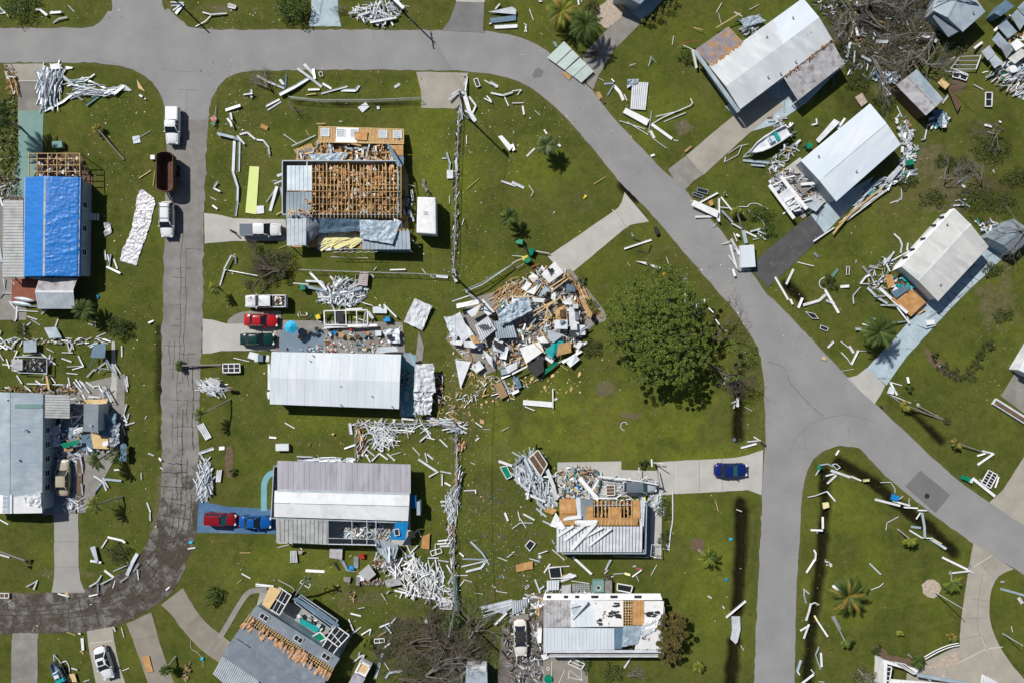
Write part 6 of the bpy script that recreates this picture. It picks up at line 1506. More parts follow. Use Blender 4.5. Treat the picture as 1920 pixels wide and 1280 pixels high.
strips(960,0,'rods around the rusty panel awning',"1250,344 1400,328:8r;1275,355 1380,410:6;1335,405 1375,525:22p;1520,225 1690,130:10o;1650,120 1715,140:14",z0=.6,hi=1.0)
strips(960,0,'white scraps inside the road bend left of the fan palm',"0,690 70,680 40,715:8;80,798 90,865:18p;0,780 90,775:7;170,830 210,868:4;0,1085 15,1135:30;110,1175 170,1115:18p;240,975 262,1010:14;345,1085 365,1100:20")
strips(960,0,'thin bent rods between the boat and the concrete driveway',"1590,1220 1690,1165 1720,1095:5;1620,1155 1700,1100 1768,1085:5;1600,1180 1590,1220:8;1040,1172 1068,1164:18p;1790,1240 1890,1250:20b;1730,1205 1930,1225:26b")
quad(960,0,"1695,150 1850,112 1895,165 1840,230 1740,210",'bluegrey','crumpled grey sheet at the top corner of the big white house',cr=.3,z=.4)
heap('junk pile between the rusty awning and the big white roof',tp(960,0,"1700,210 1820,180 1840,230 1750,290 1720,260"),60,dict(white=3,brown=2,dark=2,bluegrey=2),(.2,1),(.06,.3),.5)
# ---- top right corner
heap('grey storm litter under the fallen trees at the top right',tp(1440,0,"280,20 640,0 1240,60 1340,280 1200,420 1000,560 760,600 600,560 560,400 480,200 380,100"),300,dict(white=2,silver=2,bluegrey=3,dark=5,brown=4,wood=1,bark_pale=3),(.2,1.2),(.04,.25),.6)
strips(1440,0,'white strips among the fallen trees at the top right',"615,290 635,110:12o;640,180 655,290:24;580,440 600,330:24;630,400 635,480:10;480,570 485,650:10t;1150,270 1240,330:34;1520,380 1595,325:22p;1670,250 1805,125:24p;850,640 905,720 860,725:8;740,490 725,545:8;690,430 760,470:30s;800,320 880,330:30s",z0=.3,hi=.6)
strips(1440,0,'white scraps in the grass between the sheds at right',"1535,640 1612,675:7;325,940 360,935 355,895:14;520,970 575,890:22p;1620,940 1670,955:26p;1640,990 1695,1010:4;1730,910 1740,925:18")
quad(1440,0,"345,1060 480,905 522,930 368,1082",'white','white panel leaning along the edge of the clean white roof',z=.6)
quad(1440,0,"645,735 700,702 742,770 695,808",'shell','round edged pebble coloured slab behind the clean white roof',name='paving_slab',cat='slab',z=.15)
quad(1440,0,"1245,638 1282,600 1336,650 1302,690",'wood_pale','tan board leaning on the askew shed',name='board',cat='board',z=.8)
quad(1440,0,"1330,670 1345,660 1435,790 1405,850 1370,760",'brown','dark panel fallen from the askew shed',z=.4)
scr(1440,0,"1632,695 1682,695 1678,800 1630,800",'two pane window lying alone on the right hand grass',rows=2,bw=.12)
heap('crushed blue and white wreckage left of the askew shed',tp(1440,0,"750,545 980,535 990,600 890,640 760,600"),80,dict(bluegrey=4,steel_blue=2,white=2,dark=3),(.3,1.6),(.1,.4),.7)
heap('blue and white torn sheets below the askew shed',tp(1440,0,"1240,830 1300,830 1345,900 1320,980 1220,970 1200,900"),50,dict(steel_blue=4,teal=3,white=3,dark=2),(.4,1.4),(.1,.5),.6)
quad(1440,0,"1225,835 1310,825 1345,900 1290,960",'steel_blue','dark blue crumpled sheet below the askew shed',cr=.3,z=.5)
quad(1440,0,"1310,860 1348,880 1335,960 1300,965",'white','white crumpled sheet below the askew shed',cr=.3,z=.6)
strips(1440,0,'bent strips below the askew shed',"1195,935 1165,1050 1140,1055:10s;1210,975 1250,915:14p;1300,780 1345,720:16;855,640 905,720:10;965,800 1000,880:8s")
heap('white scraps along the right side of the clean white house',tp(1440,0,"960,880 1030,870 1080,990 1060,1080 1110,1100 1110,1210 1030,1280 980,1200 1000,1090 960,1000"),110,dict(white=5,silver=3,bluegrey=2,green_bin=.5,orange=.2,brown=1),(.3,1.5),(.08,.5),.5)
t=thing('ruined_frame','bent white window frame structure in the grass at upper right','window frame',(P(1810,125).x,P(1810,125).y,0))
frame(t,tp(1440,0,"1365,520 1440,425 1600,420 1560,520"),.5,3,bw=.1,mat='silver',pane=None)
frame(t,tp(1440,0,"1390,545 1440,552 1432,590 1385,580"),.3,1,bw=.1); frame(t,tp(1440,0,"1445,552 1500,570 1485,606 1440,592"),.3,1,bw=.1)
for s in ("1365,450 1400,430","1370,510 1500,560","1560,520 1600,410","1330,535 1480,550"):
 m=MB(); a,b=tp(1440,0,s); m.beam(P(*a,.6),P(*b,.7),.14,.07); m.build('rail','white',t)
t=thing('collapsed_house','collapsed house cut by the upper right edge with grey panels and cluttered floor','collapsed house',(P(1895,100).x,P(1895,100).y,0))
for s,mm in (("1720,200 1790,150 1870,240 1800,290",'bluegrey'),("1680,300 1725,240 1805,330 1760,380",'bluegrey'),("1600,390 1660,340 1705,405 1650,455",'silver'),("1660,455 1705,410 1765,470 1700,515",'silver'),("1820,120 1870,70 1940,150 1890,230",'bluegrey'),("1870,60 1960,-30 2050,60 1950,150",'bluegrey'),("1725,310 1760,280 1840,370 1790,440",'silver_dark'),("1820,330 1870,290 1925,340 1860,385",'white_pure'),("1800,440 1900,365 1960,400 1850,480",'old_roof_rot')):
 quad_pts=tp(1440,0,s); m=MB(); m.slab([P(x,y,.7+rr(0,.6)) for x,y in quad_pts],.08); m.build('floor_panel',mm,t)
heap(None,tp(1440,0,"1610,540 1760,480 1960,440 1960,760 1820,700 1700,640"),150,dict(white=5,silver=4,green_bin=.5,orange=.2,blue=.3,wood=1,dark=2),(.3,2),(.08,.35),.8,35,30,name='rubble',cat=None,parent=t)
heap(None,tp(1440,0,"1750,300 1960,240 1960,480 1800,420"),90,dict(white=4,wood=3,teal=1,brown=2,silver=2,green_bin=.6),(.2,1),(.08,.5),.9,name='rubble',cat=None,parent=t)
m=MB(); p=P(1440+1840/4,518/4,1.); m.disc((p.x,p.y,.2),.55,.8,20); m.build('water_heater','white_pure',t)
# ---- left column
strips(0,320,'white strips strewn below the red deck at the left edge',"0,955 25,918 130,920:12;80,980 120,1040:14;130,1020 130,1110 112,1130:14;135,1050 290,1058:8;315,1075 350,1045:14;210,1093 282,1118:10;240,1115 305,1160:5;420,1170 440,1110:12;190,1175 235,1138:12;190,1150 188,1240:10;0,1240 15,1200:12;38,810 40,890:8;205,810 205,890:8;90,830 120,850:16;110,810 150,840:12")
quad(0,320,"345,1178 435,1172 478,1252 385,1257",'bluegrey','small grey panel lying above the left junk yard',z=.4)
strips(0,320,'pale bars right of the blue tarp house shadow',"788,597 800,672:14;810,632 822,680:12;856,665 884,738:14;802,722 912,772:16s;835,630 822,720:22d;665,1148 702,1160:7;715,1130 722,1172:6")
quad(0,320,"785,392 820,390 845,455 790,500",'cloth_grey','crumpled dark grey plastic beside the shadow of the tarp house',cr=.25,z=.05)
strips(0,320,'white bits on the lawn between tarp house and old street',"1120,1143 1155,1125:18p;722,1248 802,1215:10")
strips(0,320,'L shaped white bits right of the old street above the driveway',"1605,135 1635,90:16;1605,135 1658,162:14;1595,262 1635,292:16;1580,200 1625,225:4")
strips(0,320,'bent downpipes on the lawn above the white loaded pickup',"1690,745 1960,795:8;1652,862 1690,745:14;1690,745 1745,640 1770,650 1768,700:14s",hi=.6)
strips(0,320,'white pieces at the left edge beside the carport',"0,135 75,100:12;0,200 30,270:14;0,590 15,690:28b")
heap('dry branches and rubble at the left edge above the carport',tp(0,320,"0,0 120,0 170,220 30,220 0,180"),120,dict(bark_pale=4,rubble_grey=3,white=1,brown=2),(.2,.9),(.04,.2),.3)
strips(0,320,'dark twisted metal on the driveway behind the covered pickup',"1730,448 1775,470:16k;1765,470 1805,508:14k")
heap('row of mixed litter along the fence above the junk yard',[(0,634),(60,632),(210,634),(212,642),(100,646),(0,642)],90,dict(white=5,silver=2,brown=2,dark=1),(.2,1.2),(.06,.2),.2,0,40)
strips(0,640,'white strips scattered over the upper part of the left junk yard',"0,90 40,140:10;20,170 100,180:10;50,130 82,200:12;105,135 138,68:12;60,30 118,72:12;95,60 120,0:12;118,115 205,112:9;172,105 245,100:9;232,92 325,95:9;300,80 430,170:12;380,100 365,190:12;365,185 405,112:12;92,212 160,225:12;130,252 172,315:12;322,290 350,225:12;380,250 422,310:12;270,290 340,345:16;185,330 245,370:12;205,315 480,322:8;514,268 530,330:12;0,25 60,60:12;40,0 70,60:10;0,60 50,20:8;150,40 180,0:10")
strips(0,640,'white strips scattered over the right part of the left junk yard',"510,0 525,75:12;548,10 535,78:12;468,82 558,84:8;465,125 543,150:11;590,105 635,185:11;510,188 630,182:5;545,210 636,184:9;505,235 586,244:9;660,265 712,205:11;710,220 800,155:11;665,35 745,0:10;680,45 740,10:12;870,170 908,242:12;917,32 917,115:12;952,258 966,336:14;938,275 958,375:14;800,140 815,200:9;570,280 620,340:14;600,290 680,380:14;560,300 620,380:14;620,300 670,370:12;650,300 710,345:12;700,335 755,330:12;740,330 785,388:12;540,0 560,60:10;720,0 745,40:10;350,50 410,80:5")
strips(0,640,'thin white strips in a star shape by the wrecked left yard',"955,465 930,545:16;905,570 960,605:10;970,540 945,630:12;895,618 955,625:10;955,622 1012,605:12;925,630 945,700:14;930,545 955,590:10")
strips(0,640,'tan plank standing on the junk yard rubble above the ribbed roof',"362,240 392,355:26o",z0=.4,name='wood_plank',cat='plank')
quad(0,640,"205,0 300,0 300,78 205,80",'bluegrey','pale grey panel at the top of the left junk yard',z=.7)
quad(0,640,"742,20 836,15 828,122 722,118",'steel_blue','dark blue square panel propped over the concrete strip at left',z=1.3)
strips(0,640,'bent legs below the dark blue square panel',"725,110 708,190:10t;820,120 885,262:14b;755,235 775,200 840,205:8b;790,330 797,525:6;545,430 600,420:8;680,408 770,415:16;800,335 860,450:14s;770,400 830,340:12s",z0=.5,hi=.5)
sheet('footpath',tp(0,640,"838,0 862,0 880,300 872,450 810,430 838,300"),.05,'concrete_light')
heap('dirt and grass clippings along the ribbed roof edge of the left house',tp(0,640,"10,340 480,325 600,310 600,390 330,395 10,378"),150,dict(soil=4,wood=2,leaf_olive=3,white=1,brown=2),(.2,.8),(.1,.3),.15)
t=thing('wrecked_annex','crushed carport wreck beside the left house with green sheet and bent metal','collapsed annex',(P(140,830).x,P(140,830).y,0))
for s,mm,z in (("450,765 585,735 592,765 480,800",'green_bin',1.2),("680,690 810,708 815,805 700,800",'wood_pale',.5),("610,700 690,690 700,830 615,815",'steel_blue',.4),("625,435 810,430 800,462 640,465",'wood_pale',.6),("480,800 540,790 550,815 480,822",'wood',.8),("770,750 810,740 812,775 770,785",'white_pure',1.0),("650,780 700,820 670,825",'white_pure',.9)):
 m=MB(); m.slab([P(x,y,z+rr(0,.15)) for x,y in tp(0,640,s)],.06); m.build('sheet',mm,t)
for i,(s,mm) in enumerate((("380,640 460,615 455,690 390,720",'silver'),("385,720 455,700 450,785 395,790",'silver'),("820,640 905,610 900,760 830,810",'silver_dark'),("905,768 955,765 955,895 905,893",'steel_blue'),("740,535 880,540 870,715 760,700",'steel_blue'),("540,650 625,640 620,680 560,690",'white'))):
 crumple(tp(0,640,s),.8,.35,mm,10,12,seed=40+i,parent=t,name='bent_sheet',fr=1.2)
heap(None,tp(0,640,"330,580 620,400 880,450 890,800 600,850 380,850"),170,dict(silver=4,white=3,dark=4,steel_blue=2,wood=1,brown=1,blue=.6),(.3,1.8),(.06,.35),.6,name='rubble',cat=None,parent=t)
heap('white rubbish around the beige car in the left yard',tp(0,640,"400,820 600,830 625,900 570,900 560,860 420,880"),70,dict(white=4,silver=3,brown=3,wood=1),(.2,.9),(.05,.2),.3)
heap('white rubbish below the beige car in the left yard',tp(0,640,"470,1180 630,1150 640,1270 490,1275"),70,dict(white=4,silver=3,rubble_grey=3,bluegrey=1),(.2,1.1),(.05,.3),.3)
m=MB(); a,b=P(150,852,.1),P(149,945,.1); m.beam(a,b,.75,.2); o=m.build('planting_bed','soil',label='narrow brown planting strip beside the beige car',cat='planting bed')
strips(0,640,'white edging pieces of the narrow planting strip',"612,855 625,920 624,990:12;565,992 620,992:12;622,1060 624,1150:12;600,850 605,870:10")
strips(0,640,'white strips fanned on the lawn right of the planting strip',"705,1005 770,1045:12;710,1130 775,1045:18b;780,1040 800,1115:18;785,1030 918,1040:20b;775,1020 820,1090:10")
strips(0,640,'single white scraps on the lawn left of the wet street bend',"1105,1205 1132,1275:14;860,960 900,958:16p;1195,870 1218,890:18;1120,832 1158,852:12;1205,940 1230,955:12;1090,578 1105,556:6;1062,980 1066,1028:6")
heap('white heap of broken blinds right of the old street',tp(0,640,"1490,300 1560,270 1640,290 1695,350 1690,380 1600,410 1500,370"),90,dict(white=6,silver=3,silver_dark=1),(.5,2),(.08,.2),.5,-25,40)
scr(0,640,"1560,290 1575,268 1650,305 1640,330",'white louvre frame on the heap of broken blinds',n=4,bw=.08,z=.7)
heap('long heap of crumpled white and grey strips right of the old street',tp(0,640,"1500,900 1560,890 1590,960 1615,1090 1560,1180 1500,1175 1480,1060"),150,dict(white=5,silver=4,bluegrey=2,silver_dark=1),(.5,1.8),(.1,.3),.8,80,40)
quad(0,640,"1480,630 1530,605 1592,714 1548,738",'white','white grid panel lying tilted right of the old street',ribs=.3,z=.15)
strips(0,640,'white boards above the long strip heap right of the old street',"1495,835 1605,798:28;1500,830 1540,900:10;1510,860 1545,890:16s;1645,800 1685,797:36p")
quad(0,640,"1630,962 1672,958 1660,1050 1624,1048",'white','white board with ribs beside the small brown planting bed',z=.15,ribs=.25)
scr(0,640,"1670,168 1798,165 1801,230 1673,232",'white framed window leaning on the fallen palm trunk by the street',n=3,rows=2,z=.5,bw=.14)
strips(0,640,'thin white rod above the framed window by the street',"1755,122 1872,150:6")
quad(0,640,"1885,75 1950,90 1950,150 1866,120",'white','white panel with tan edge left of the white roofed house',z=.5)
m=MB(); m.tube([P(435,735,0),P(434,728,1.0)],.25,9); m.build('tree_stump','brown',label='dark stump at the top of the bare leaning palm right of the street',cat='stump')
# ---- around the stripped house
strips(480,320,'white planks fallen at the left corner of the stripped house',"80,240 165,120:10;108,305 165,125:28;205,110 248,300:26;130,90 160,80 175,110:6;170,50 245,10:24;185,120 215,250:26b;150,110 240,60:14",hi=.9)
quad(480,320,"5,268 62,265 63,322 7,327",'white','square white board on the grass below the lime board',z=.12)
strips(480,320,'tan laths at the left corner of the stripped house',"155,335 225,295:8o;215,305 232,330:20y;160,590 235,560:4o",name='wood_batten',cat='batten')
strips(480,320,'pale pieces against the east wall of the stripped house',"1170,150 1180,230:22;1150,300 1190,385:20s;1145,110 1200,125:5;1160,510 1235,580:3;1140,320 1165,340:10",z0=.3)
heap('dark junk along the east wall of the stripped house',tp(480,320,"1100,150 1160,140 1180,380 1110,400"),50,dict(dark=5,silver_dark=2,white=1,steel_blue=1),(.3,1),(.05,.3),.5)
quad(480,320,"1090,380 1100,440 1045,430 1030,360",'silver','crumpled grey sheet at the south east corner of the stripped house',cr=.3,z=2.2)
heap('grey stepping stones beside the white box trailer',tp(480,320,"1240,68 1260,65 1285,160 1265,165"),26,dict(rubble_grey=1),(.3,.6),(.2,.4),.0,name='stepping_stones',cat='stones',kind=None,flat=.05)
heap('fan shaped heap of white aluminium and pink board above the patio',tp(480,320,"450,920 560,850 620,810 740,830 850,870 790,980 690,1020 560,1000 480,960"),170,dict(white=5,silver=4,bluegrey=2,silver_dark=2,brown=.5),(.5,2.4),(.08,.35),.8)
strips(480,320,'long bars on the fan shaped heap above the patio',"410,765 540,900:22;385,870 520,900:30b;290,848 400,855:10;380,830 500,835 520,870:18;600,870 640,815:30;640,880 700,815:22;800,990 880,1015:8;620,940 800,880:26b;700,890 780,850:24",z0=.4,hi=.5)
quad(480,320,"768,860 790,758 852,768 842,870",'pink','pale pink corrugated sheet on the fan shaped heap',z=.6,ribs=.3) if 'pink' in MATS else None
strips(480,320,'white pieces on the flattened wire fence above the patio',"1005,746 1125,744:12p;1350,792 1440,800:28;862,782 885,800:18;1245,735 1275,775:5;1310,790 1340,805:14;885,750 905,725:6")
scr(480,320,"510,1052 835,1045 838,1158 515,1155",'large white four bay window frame lying along the patio',n=4,z=.9,bw=.16,pane=None)
quad(480,320,"592,1055 664,1052 668,1140 596,1142",'screen','dark screen in the second bay of the patio window frame',z=.7,name='screen_panel',cat='screen')
strips(480,320,'long white boards around the patio window frame',"680,1040 808,1036:12p;520,1172 690,1165:26p;700,1165 915,1160:28p;965,1005 1060,1100:14p;850,1060 885,1110:28p;740,1100 832,1130:8;810,1150 830,1060:10;930,1010 945,1020:14",z0=.6,hi=.4)
quad(480,320,"880,1022 985,1022 985,1072 880,1070",'white_roof','pale blue white sheet right of the patio window frame',z=.4)
quad(480,320,"1190,958 1322,1015 1248,1198 1108,1135",'white','tilted white wall panel with dark tears on the grass right of the patio',z=[.9,.6,.3,.5],cr=.18)
quad(480,320,"950,1195 1070,1183 1082,1290 990,1290",'white_roof','crumpled white appliance cover at the right end of the patio',cr=.35,z=.5)
quad(480,320,"990,1232 1030,1228 1040,1262 1000,1268",'dark','dark hole panel on the white cover at the end of the patio',z=1.15)
quad(480,320,"900,1200 945,1200 945,1238 902,1240",'white','small white box at the right part of the patio',z=.6,t=.4)
heap('mixed household junk on the left and middle of the patio',tp(480,320,"300,1060 505,1080 520,1180 900,1180 1080,1160 1090,1220 980,1370 350,1380 350,1350 510,1340 515,1200 500,1130 300,1120"),85,dict(white=4,brown=3,dark=4,wood=2,red=.6,blue=.5,teal=.4,silver=3,green_bin=.4),(.15,.8),(.06,.35),.35)
heap('dense row of small objects along the eave of the white roofed house',[(535,652),(565,650),(620,642),(740,640),(745,660),(535,661)],90,dict(white=4,red=1,orange=.5,dark=3,silver=3,wood=1,blue=.4,yellow=.3),(.1,.5),(.08,.3),.6)
quad(480,640,"905,90 925,40 1060,38 1080,70",'silver','ribbed grey awning flap at the corner of the white roofed house',z=1.3,ribs=.25)
quad(480,640,"0,90 28,95 26,150 0,152",'white','small white lid left of the white roofed house',z=.6)
quad(480,640,"30,98 62,98 60,150 26,148",'steel_blue','dark blue tub left of the white roofed house',z=.5,t=.4)
quad(480,640,"92,98 112,105 110,150 86,148",'white','white bag against the corner of the white roofed house',z=.7)
heap('junk beside the crumpled carport with red and black items',tp(480,640,"1350,240 1400,250 1405,470 1340,490 1350,330"),90,dict(dark=5,red=1,brown=2,white=2,wood=1),(.2,.8),(.05,.3),.4)
strips(480,640,'thin frame bars beside the crumpled carport',"1345,245 1405,250:5;1400,250 1402,470:5;1345,345 1402,350:5;1085,440 1108,540:10")
heap('broken appliance parts under the carport end of the white roofed house',tp(480,640,"1085,210 1155,210 1155,330 1090,340"),50,dict(dark=5,silver=2,bluegrey=3),(.2,.9),(.06,.3),.3)
quad(480,640,"1115,370 1150,370 1148,450 1110,450",'bluegrey','grey blue board on the teal floor under the carport',z=.3)
strips(480,640,'scraps left of the lilac roof house on the grass',"218,608 292,650:9;100,715 155,720:18p;570,695 590,690:16o;395,770 412,765:18o")
heap('white ducting and boards along the lilac eave',tp(480,640,"330,860 720,870 720,905 330,895"),60,dict(white=6,silver=3,dark=1),(.6,2.4),(.1,.3),.4,-2,8)
strips(480,640,'white strips left of the strip field above the lilac roof',"705,610 715,695:30;720,625 780,600:8;665,800 750,770:16s;800,845 845,780:14;835,805 890,855:12;820,835 860,900:12;765,650 800,740:20o;770,852 845,852:10",hi=.4)
heap('dirt strip and wood along the left side of the white strip field',tp(480,640,"755,600 790,600 830,780 800,850 755,900"),80,dict(brown=3,wood=2,white=3,insul=1),(.2,1.4),(.06,.2),.2,80,30)
strips(480,640,'loose white strips on the lower edge of the strip field',"925,835 990,882:14;985,838 1045,890:14;1010,850 1085,828:6;870,890 925,835:14;880,770 945,825:14;890,650 880,770:14;930,800 1000,760:10;700,905 750,880:8")
heap('dense tangle of short white strips above the lilac roof house',tp(480,640,"780,600 1000,610 1280,610 1290,660 1060,680 1060,760 990,790 900,780 870,700 800,660"),75,dict(white=6,white_pure=4,silver=2),(1.2,2.6),(.1,.17),.6,-10,75)
def field(phrase,poly,n,L=(1.3,2.5),W=(.13,.2),pal='wwpws',ang=None,sp=90,hi=.5):
 xs=[p[0] for p in poly]; ys=[p[1] for p in poly]; pt=[]
 while len(pt)<n:
  x,y=rr(min(xs),max(xs)),rr(min(ys),max(ys))
  if inpoly(x,y,poly): pt.append((x,y))
 for i,(x,y) in enumerate(sorted(pt)):
  a=R((ang if ang is not None else 0)+rr(-sp,sp)); l=rr(*L)/GS/2; w_=rr(*W); m=MB()
  p=P(x-math.cos(a)*l,y-math.sin(a)*l);q=P(x+math.cos(a)*l,y+math.sin(a)*l); p.z=rr(.08,hi);q.z=rr(.08,hi)
  m.beam(p,q,w_,.05,up=(rr(-.4,.4),rr(-.4,.4),1)); m.build('metal_strip',MC[rnd.choice(pal)],label=lab_for(i,n,phrase),cat='metal strip',group=phrase)
FLD='short white strips heaped in the field above the lilac roof house'
field(FLD,tp(480,640,"800,610 1020,620 1050,720 980,790 900,760"),30)
strips(480,640,'white strips scattered right of the strip field toward the fence',"1175,790 1230,850:8;1230,745 1290,695:12;1270,650 1312,720:14;1275,715 1342,732:10;1378,730 1436,788:12;1270,830 1285,905:12;1280,838 1330,880:16;1220,878 1355,970:20;1385,968 1465,986:12;1298,1010 1370,972:12;1395,990 1395,1080:14;1415,1055 1460,1080:14")
strips(480,640,'scattered thin strips right of the debris fence in the middle',"1645,605 1698,640:9;1700,655 1760,660:4;1842,668 1895,640:4;1560,1115 1640,1112:10;1645,1108 1650,1135:12p;1645,740 1672,718:16;1610,905 1645,920:5;1560,495 1615,432:10;1650,288 1720,310:4")
strips(480,640,'parallel white bars at the foot of the debris fence',"1385,1195 1480,1195:18;1390,1225 1480,1228:12;1095,575 1185,585:18;1085,660 1190,672:12;1030,580 1045,610:16")
LN=dict(white=6,silver=4,bluegrey=2,wood=1.2,silver_dark=2,brown=.6,dark=1)
heap('white debris caught on the fence corner east of the crumpled carport',tp(480,640,"1280,570 1440,575 1520,575 1560,640 1500,690 1440,640 1330,620"),70,LN,(.8,2.6),(.1,.25),.5,-10,30)
heap('wall of white debris standing along the middle fence',tp(480,640,"1494,700 1512,700 1512,900 1545,960 1528,1090 1522,1290 1430,1290 1425,1140 1490,1080 1500,940 1494,800"),120,LN,(.6,2.4),(.05,.2),.8,82,30)
heap('white debris along the lower part of the middle fence',tp(480,960,"1440,0 1500,0 1500,110 1490,180 1482,340 1500,560 1505,740 1488,740 1472,300 1440,180"),80,LN,(.6,2.2),(.05,.2),.8,82,30)
heap('brown wet insulation scraps by the middle fence',tp(480,640,"1510,720 1570,760 1570,830 1520,830"),20,dict(insul=3,wood=2,brown=2),(.3,.8),(.2,.5),.2)
heap('tan insulation scraps between the carport and the rubble house',tp(480,640,"1340,480 1420,390 1560,400 1640,300 1720,230 1740,260 1650,430 1540,500 1480,560 1380,580"),50,dict(wood_pale=4,white=3,insul=2,silver=1),(.3,1.2),(.06,.22),.2)
heap('tangled white debris along the fence east of the tan driveway',tp(480,0,"1500,800 1545,800 1530,1000 1520,1280 1490,1280 1495,1000"),60,dict(rubble_grey=5,dark=4,white=3,bark_pale=3),(.3,1.1),(.06,.2),.3,85,30)
heap('dark debris along the fence behind the box trailer',tp(480,320,"1480,0 1515,0 1515,460 1500,600 1480,720 1465,720 1480,500"),110,dict(rubble_grey=5,dark=3,white=3,bark_pale=3,brown=1),(.2,1.1),(.06,.2),.3,85,30)
quad(480,320,"1432,0 1478,0 1480,62 1433,64",'white','white board beside the debris fence behind the stripped house',z=.2)
quad(480,320,"1465,740 1490,735 1515,830 1490,838",'silver','crumpled sheet at the foot of the middle power pole',cr=.3,z=.2)
strips(480,320,'thin sticks on the lawn right of the debris fence',"1580,140 1675,60:5o;1545,410 1562,360:5;1562,362 1585,440:4k;1450,190 1452,250:5;1840,80 1950,118:18;610,105 620,100:4")
quad(480,640,"1495,135 1612,152 1590,210 1535,352 1485,200",'white','crumpled white sheet like a cone on the grass left of the rubble house',z=.4)
quad(480,640,"1786,320 1842,298 1890,402 1835,432",'wood','slatted wooden crate on the grass below the rubble house',name='wood_crate',cat='crate',ribs=.25,z=.4)
strips(480,640,'white beams around the slatted crate below the rubble house',"1840,275 1930,235:20p;1855,290 1905,392:22b;1890,390 1925,380:12")
# ---- right of the centre
strips(960,320,'white posts and dark rods on the verge below the centre driveway',"840,588 1045,520:18p;905,515 970,530:8k;1020,615 1045,560:6k;930,600 1010,618:4k;865,690 885,720:4o;1155,650 1188,740:5")
strips(960,320,'thin sticks on the lawn left of the diagonal road',"610,105 700,50:4o;125,110 160,165 140,195:4;0,90 90,130:28w")
quad(960,320,"922,680 1000,688 1112,725 1108,745 990,730 922,712",'peeled','torn white board with black marks above the big green tree',z=.3)
quad(960,320,"1060,425 1085,425 1102,475 1080,490",'plastic','black box at the edge of the diagonal road',z=.4,t=.35,name='black_box',cat='box')
quad(960,320,"888,466 902,470 918,495 900,500",'rubble_grey','small grey wedge below the centre driveway')
strips(960,320,'white scraps caught in the crown of the big green tree',"1240,830 1245,870:22p;1245,880 1250,1000:14;1128,935 1145,950:22s;1285,1025 1340,1010:12b;1320,1080 1330,1010 1385,1000 1390,975:16s;1340,1085 1375,1060:18b;1420,1040 1445,1075:10;1470,1120 1495,1160:10;1540,1200 1555,1210:10",z0=3.6,hi=1.0)
strips(960,320,'white beams jumbled on the verge right of the diagonal road',"1400,245 1540,170:18p;1370,350 1520,345:20p;1545,215 1550,380:20p;1565,200 1640,300:14;1555,280 1640,285:8;1560,310 1650,390:20s;1530,350 1545,390:20;1580,172 1590,185:20p;1500,425 1525,400:5",z0=.1,hi=.8)
quad(960,320,"1355,228 1540,310 1530,360 1335,268",'white_pure','broad white ribbed panel on the verge right of the diagonal road',z=.6,t=.1)
quad(960,320,"1462,238 1492,222 1505,262 1478,272",'ply','orange brown board among the white beams beside the diagonal road',z=.5,name='board',cat='board')
for s,l in (("1392,128 1474,150 1466,178 1386,155",'upper of two dark rectangular panels on the verge'),("1358,162 1434,188 1428,210 1354,182",'lower of two dark rectangular panels on the verge')):
 scr(960,320,s,l,bw=.05,mat='silver',name='dark_panel',cat='panel')
def hose(pts,label,r=.06,mat='white',z=.1,name='hose',cat='hose'):
 m=MB(); m.tube([P(x,y,z) for x,y in smooth_line(pts,n=6)],r,6); m.build(name,mat,label=label,cat=cat)
hose(tp(960,320,"1700,270 1765,272 1785,252 1840,250 1920,290"),'pale edging curve right of the verge beams')
hose(tp(960,320,"1770,290 1800,330 1870,370 1890,430 1800,460"),'pale hose looping below the edging curve on the right verge')
strips(960,320,'white strips crushed beside the white fridge like box',"1630,520 1700,630:28p;1625,560 1680,730:22p;1610,640 1680,740 1790,745:10;1655,740 1665,795:20p;1640,400 1720,440:14;1660,470 1680,535:8;1730,450 1745,550:36b;1750,460 1830,500:16;1780,460 1850,440 1895,435:14;1830,460 1905,480:16;1840,470 1900,520:14;1800,520 1850,510:5;1635,570 1690,600:16;1570,555 1640,530:6;1680,480 1695,500:20",z0=.1,hi=.8)
m=MB(); m.slab([P(x,y,1.0) for x,y in tp(960,320,"1715,562 1815,556 1828,722 1722,728")],.9); m.build('white_cabinet','white_roof',label='large white box cabinet lying at the end of the dark asphalt drive',cat='cabinet')
t=thing('wrecked_lanai','wrecked screened porch at the lower corner of the clean white house','collapsed porch',(P(1480,360).x,P(1480,360).y,0))
for s,mm,z in (("80,180 150,128 205,190 150,265",'white',.8),("140,270 200,215 250,300 200,310",'white_roof',.7),("250,250 330,190 420,240 360,310",'silver',.7),("200,110 280,60 330,130 260,180",'rubble_grey',.5),("20,115 70,90 90,140 50,170",'white',.6)):
 m=MB(); m.slab([P(x,y,z+rr(0,.3)) for x,y in tp(1440,320,s)],.06); m.build('panel',mm,t)
for s,wd in (("10,110 195,360",.5),("95,45 290,290",.55),("150,265 245,205",.2),("120,240 205,190",.16),("20,120 100,80",.2),("170,300 240,260",.18),("190,190 250,280",.16),("245,105 380,92",.4),("110,60 200,40",.2),("200,250 330,210",.15)):
 a,b=tp(1440,320,s); m=MB(); m.beam(P(*a,1.0),P(*b,1.15),wd,.12); m.build('beam','white_pure',t)
heap(None,tp(1440,320,"0,0 200,0 380,90 420,240 300,310 180,350 60,180 0,100"),170,dict(white=4,silver=4,silver_dark=2,wood=1.2,dark=3,brown=1),(.3,2),(.05,.25),.6,-38,70,name='rubble',cat=None,parent=t)
heap('white clutter along the upper left of the wrecked porch',tp(1440,0,"0,880 120,860 230,1040 220,1100 150,1200 60,1280 0,1280 0,1180 100,1130 130,1040 0,1000"),110,dict(white=6,silver=2,bluegrey=2,wood=.6,brown=.6),(.3,1.3),(.08,.4),.6)
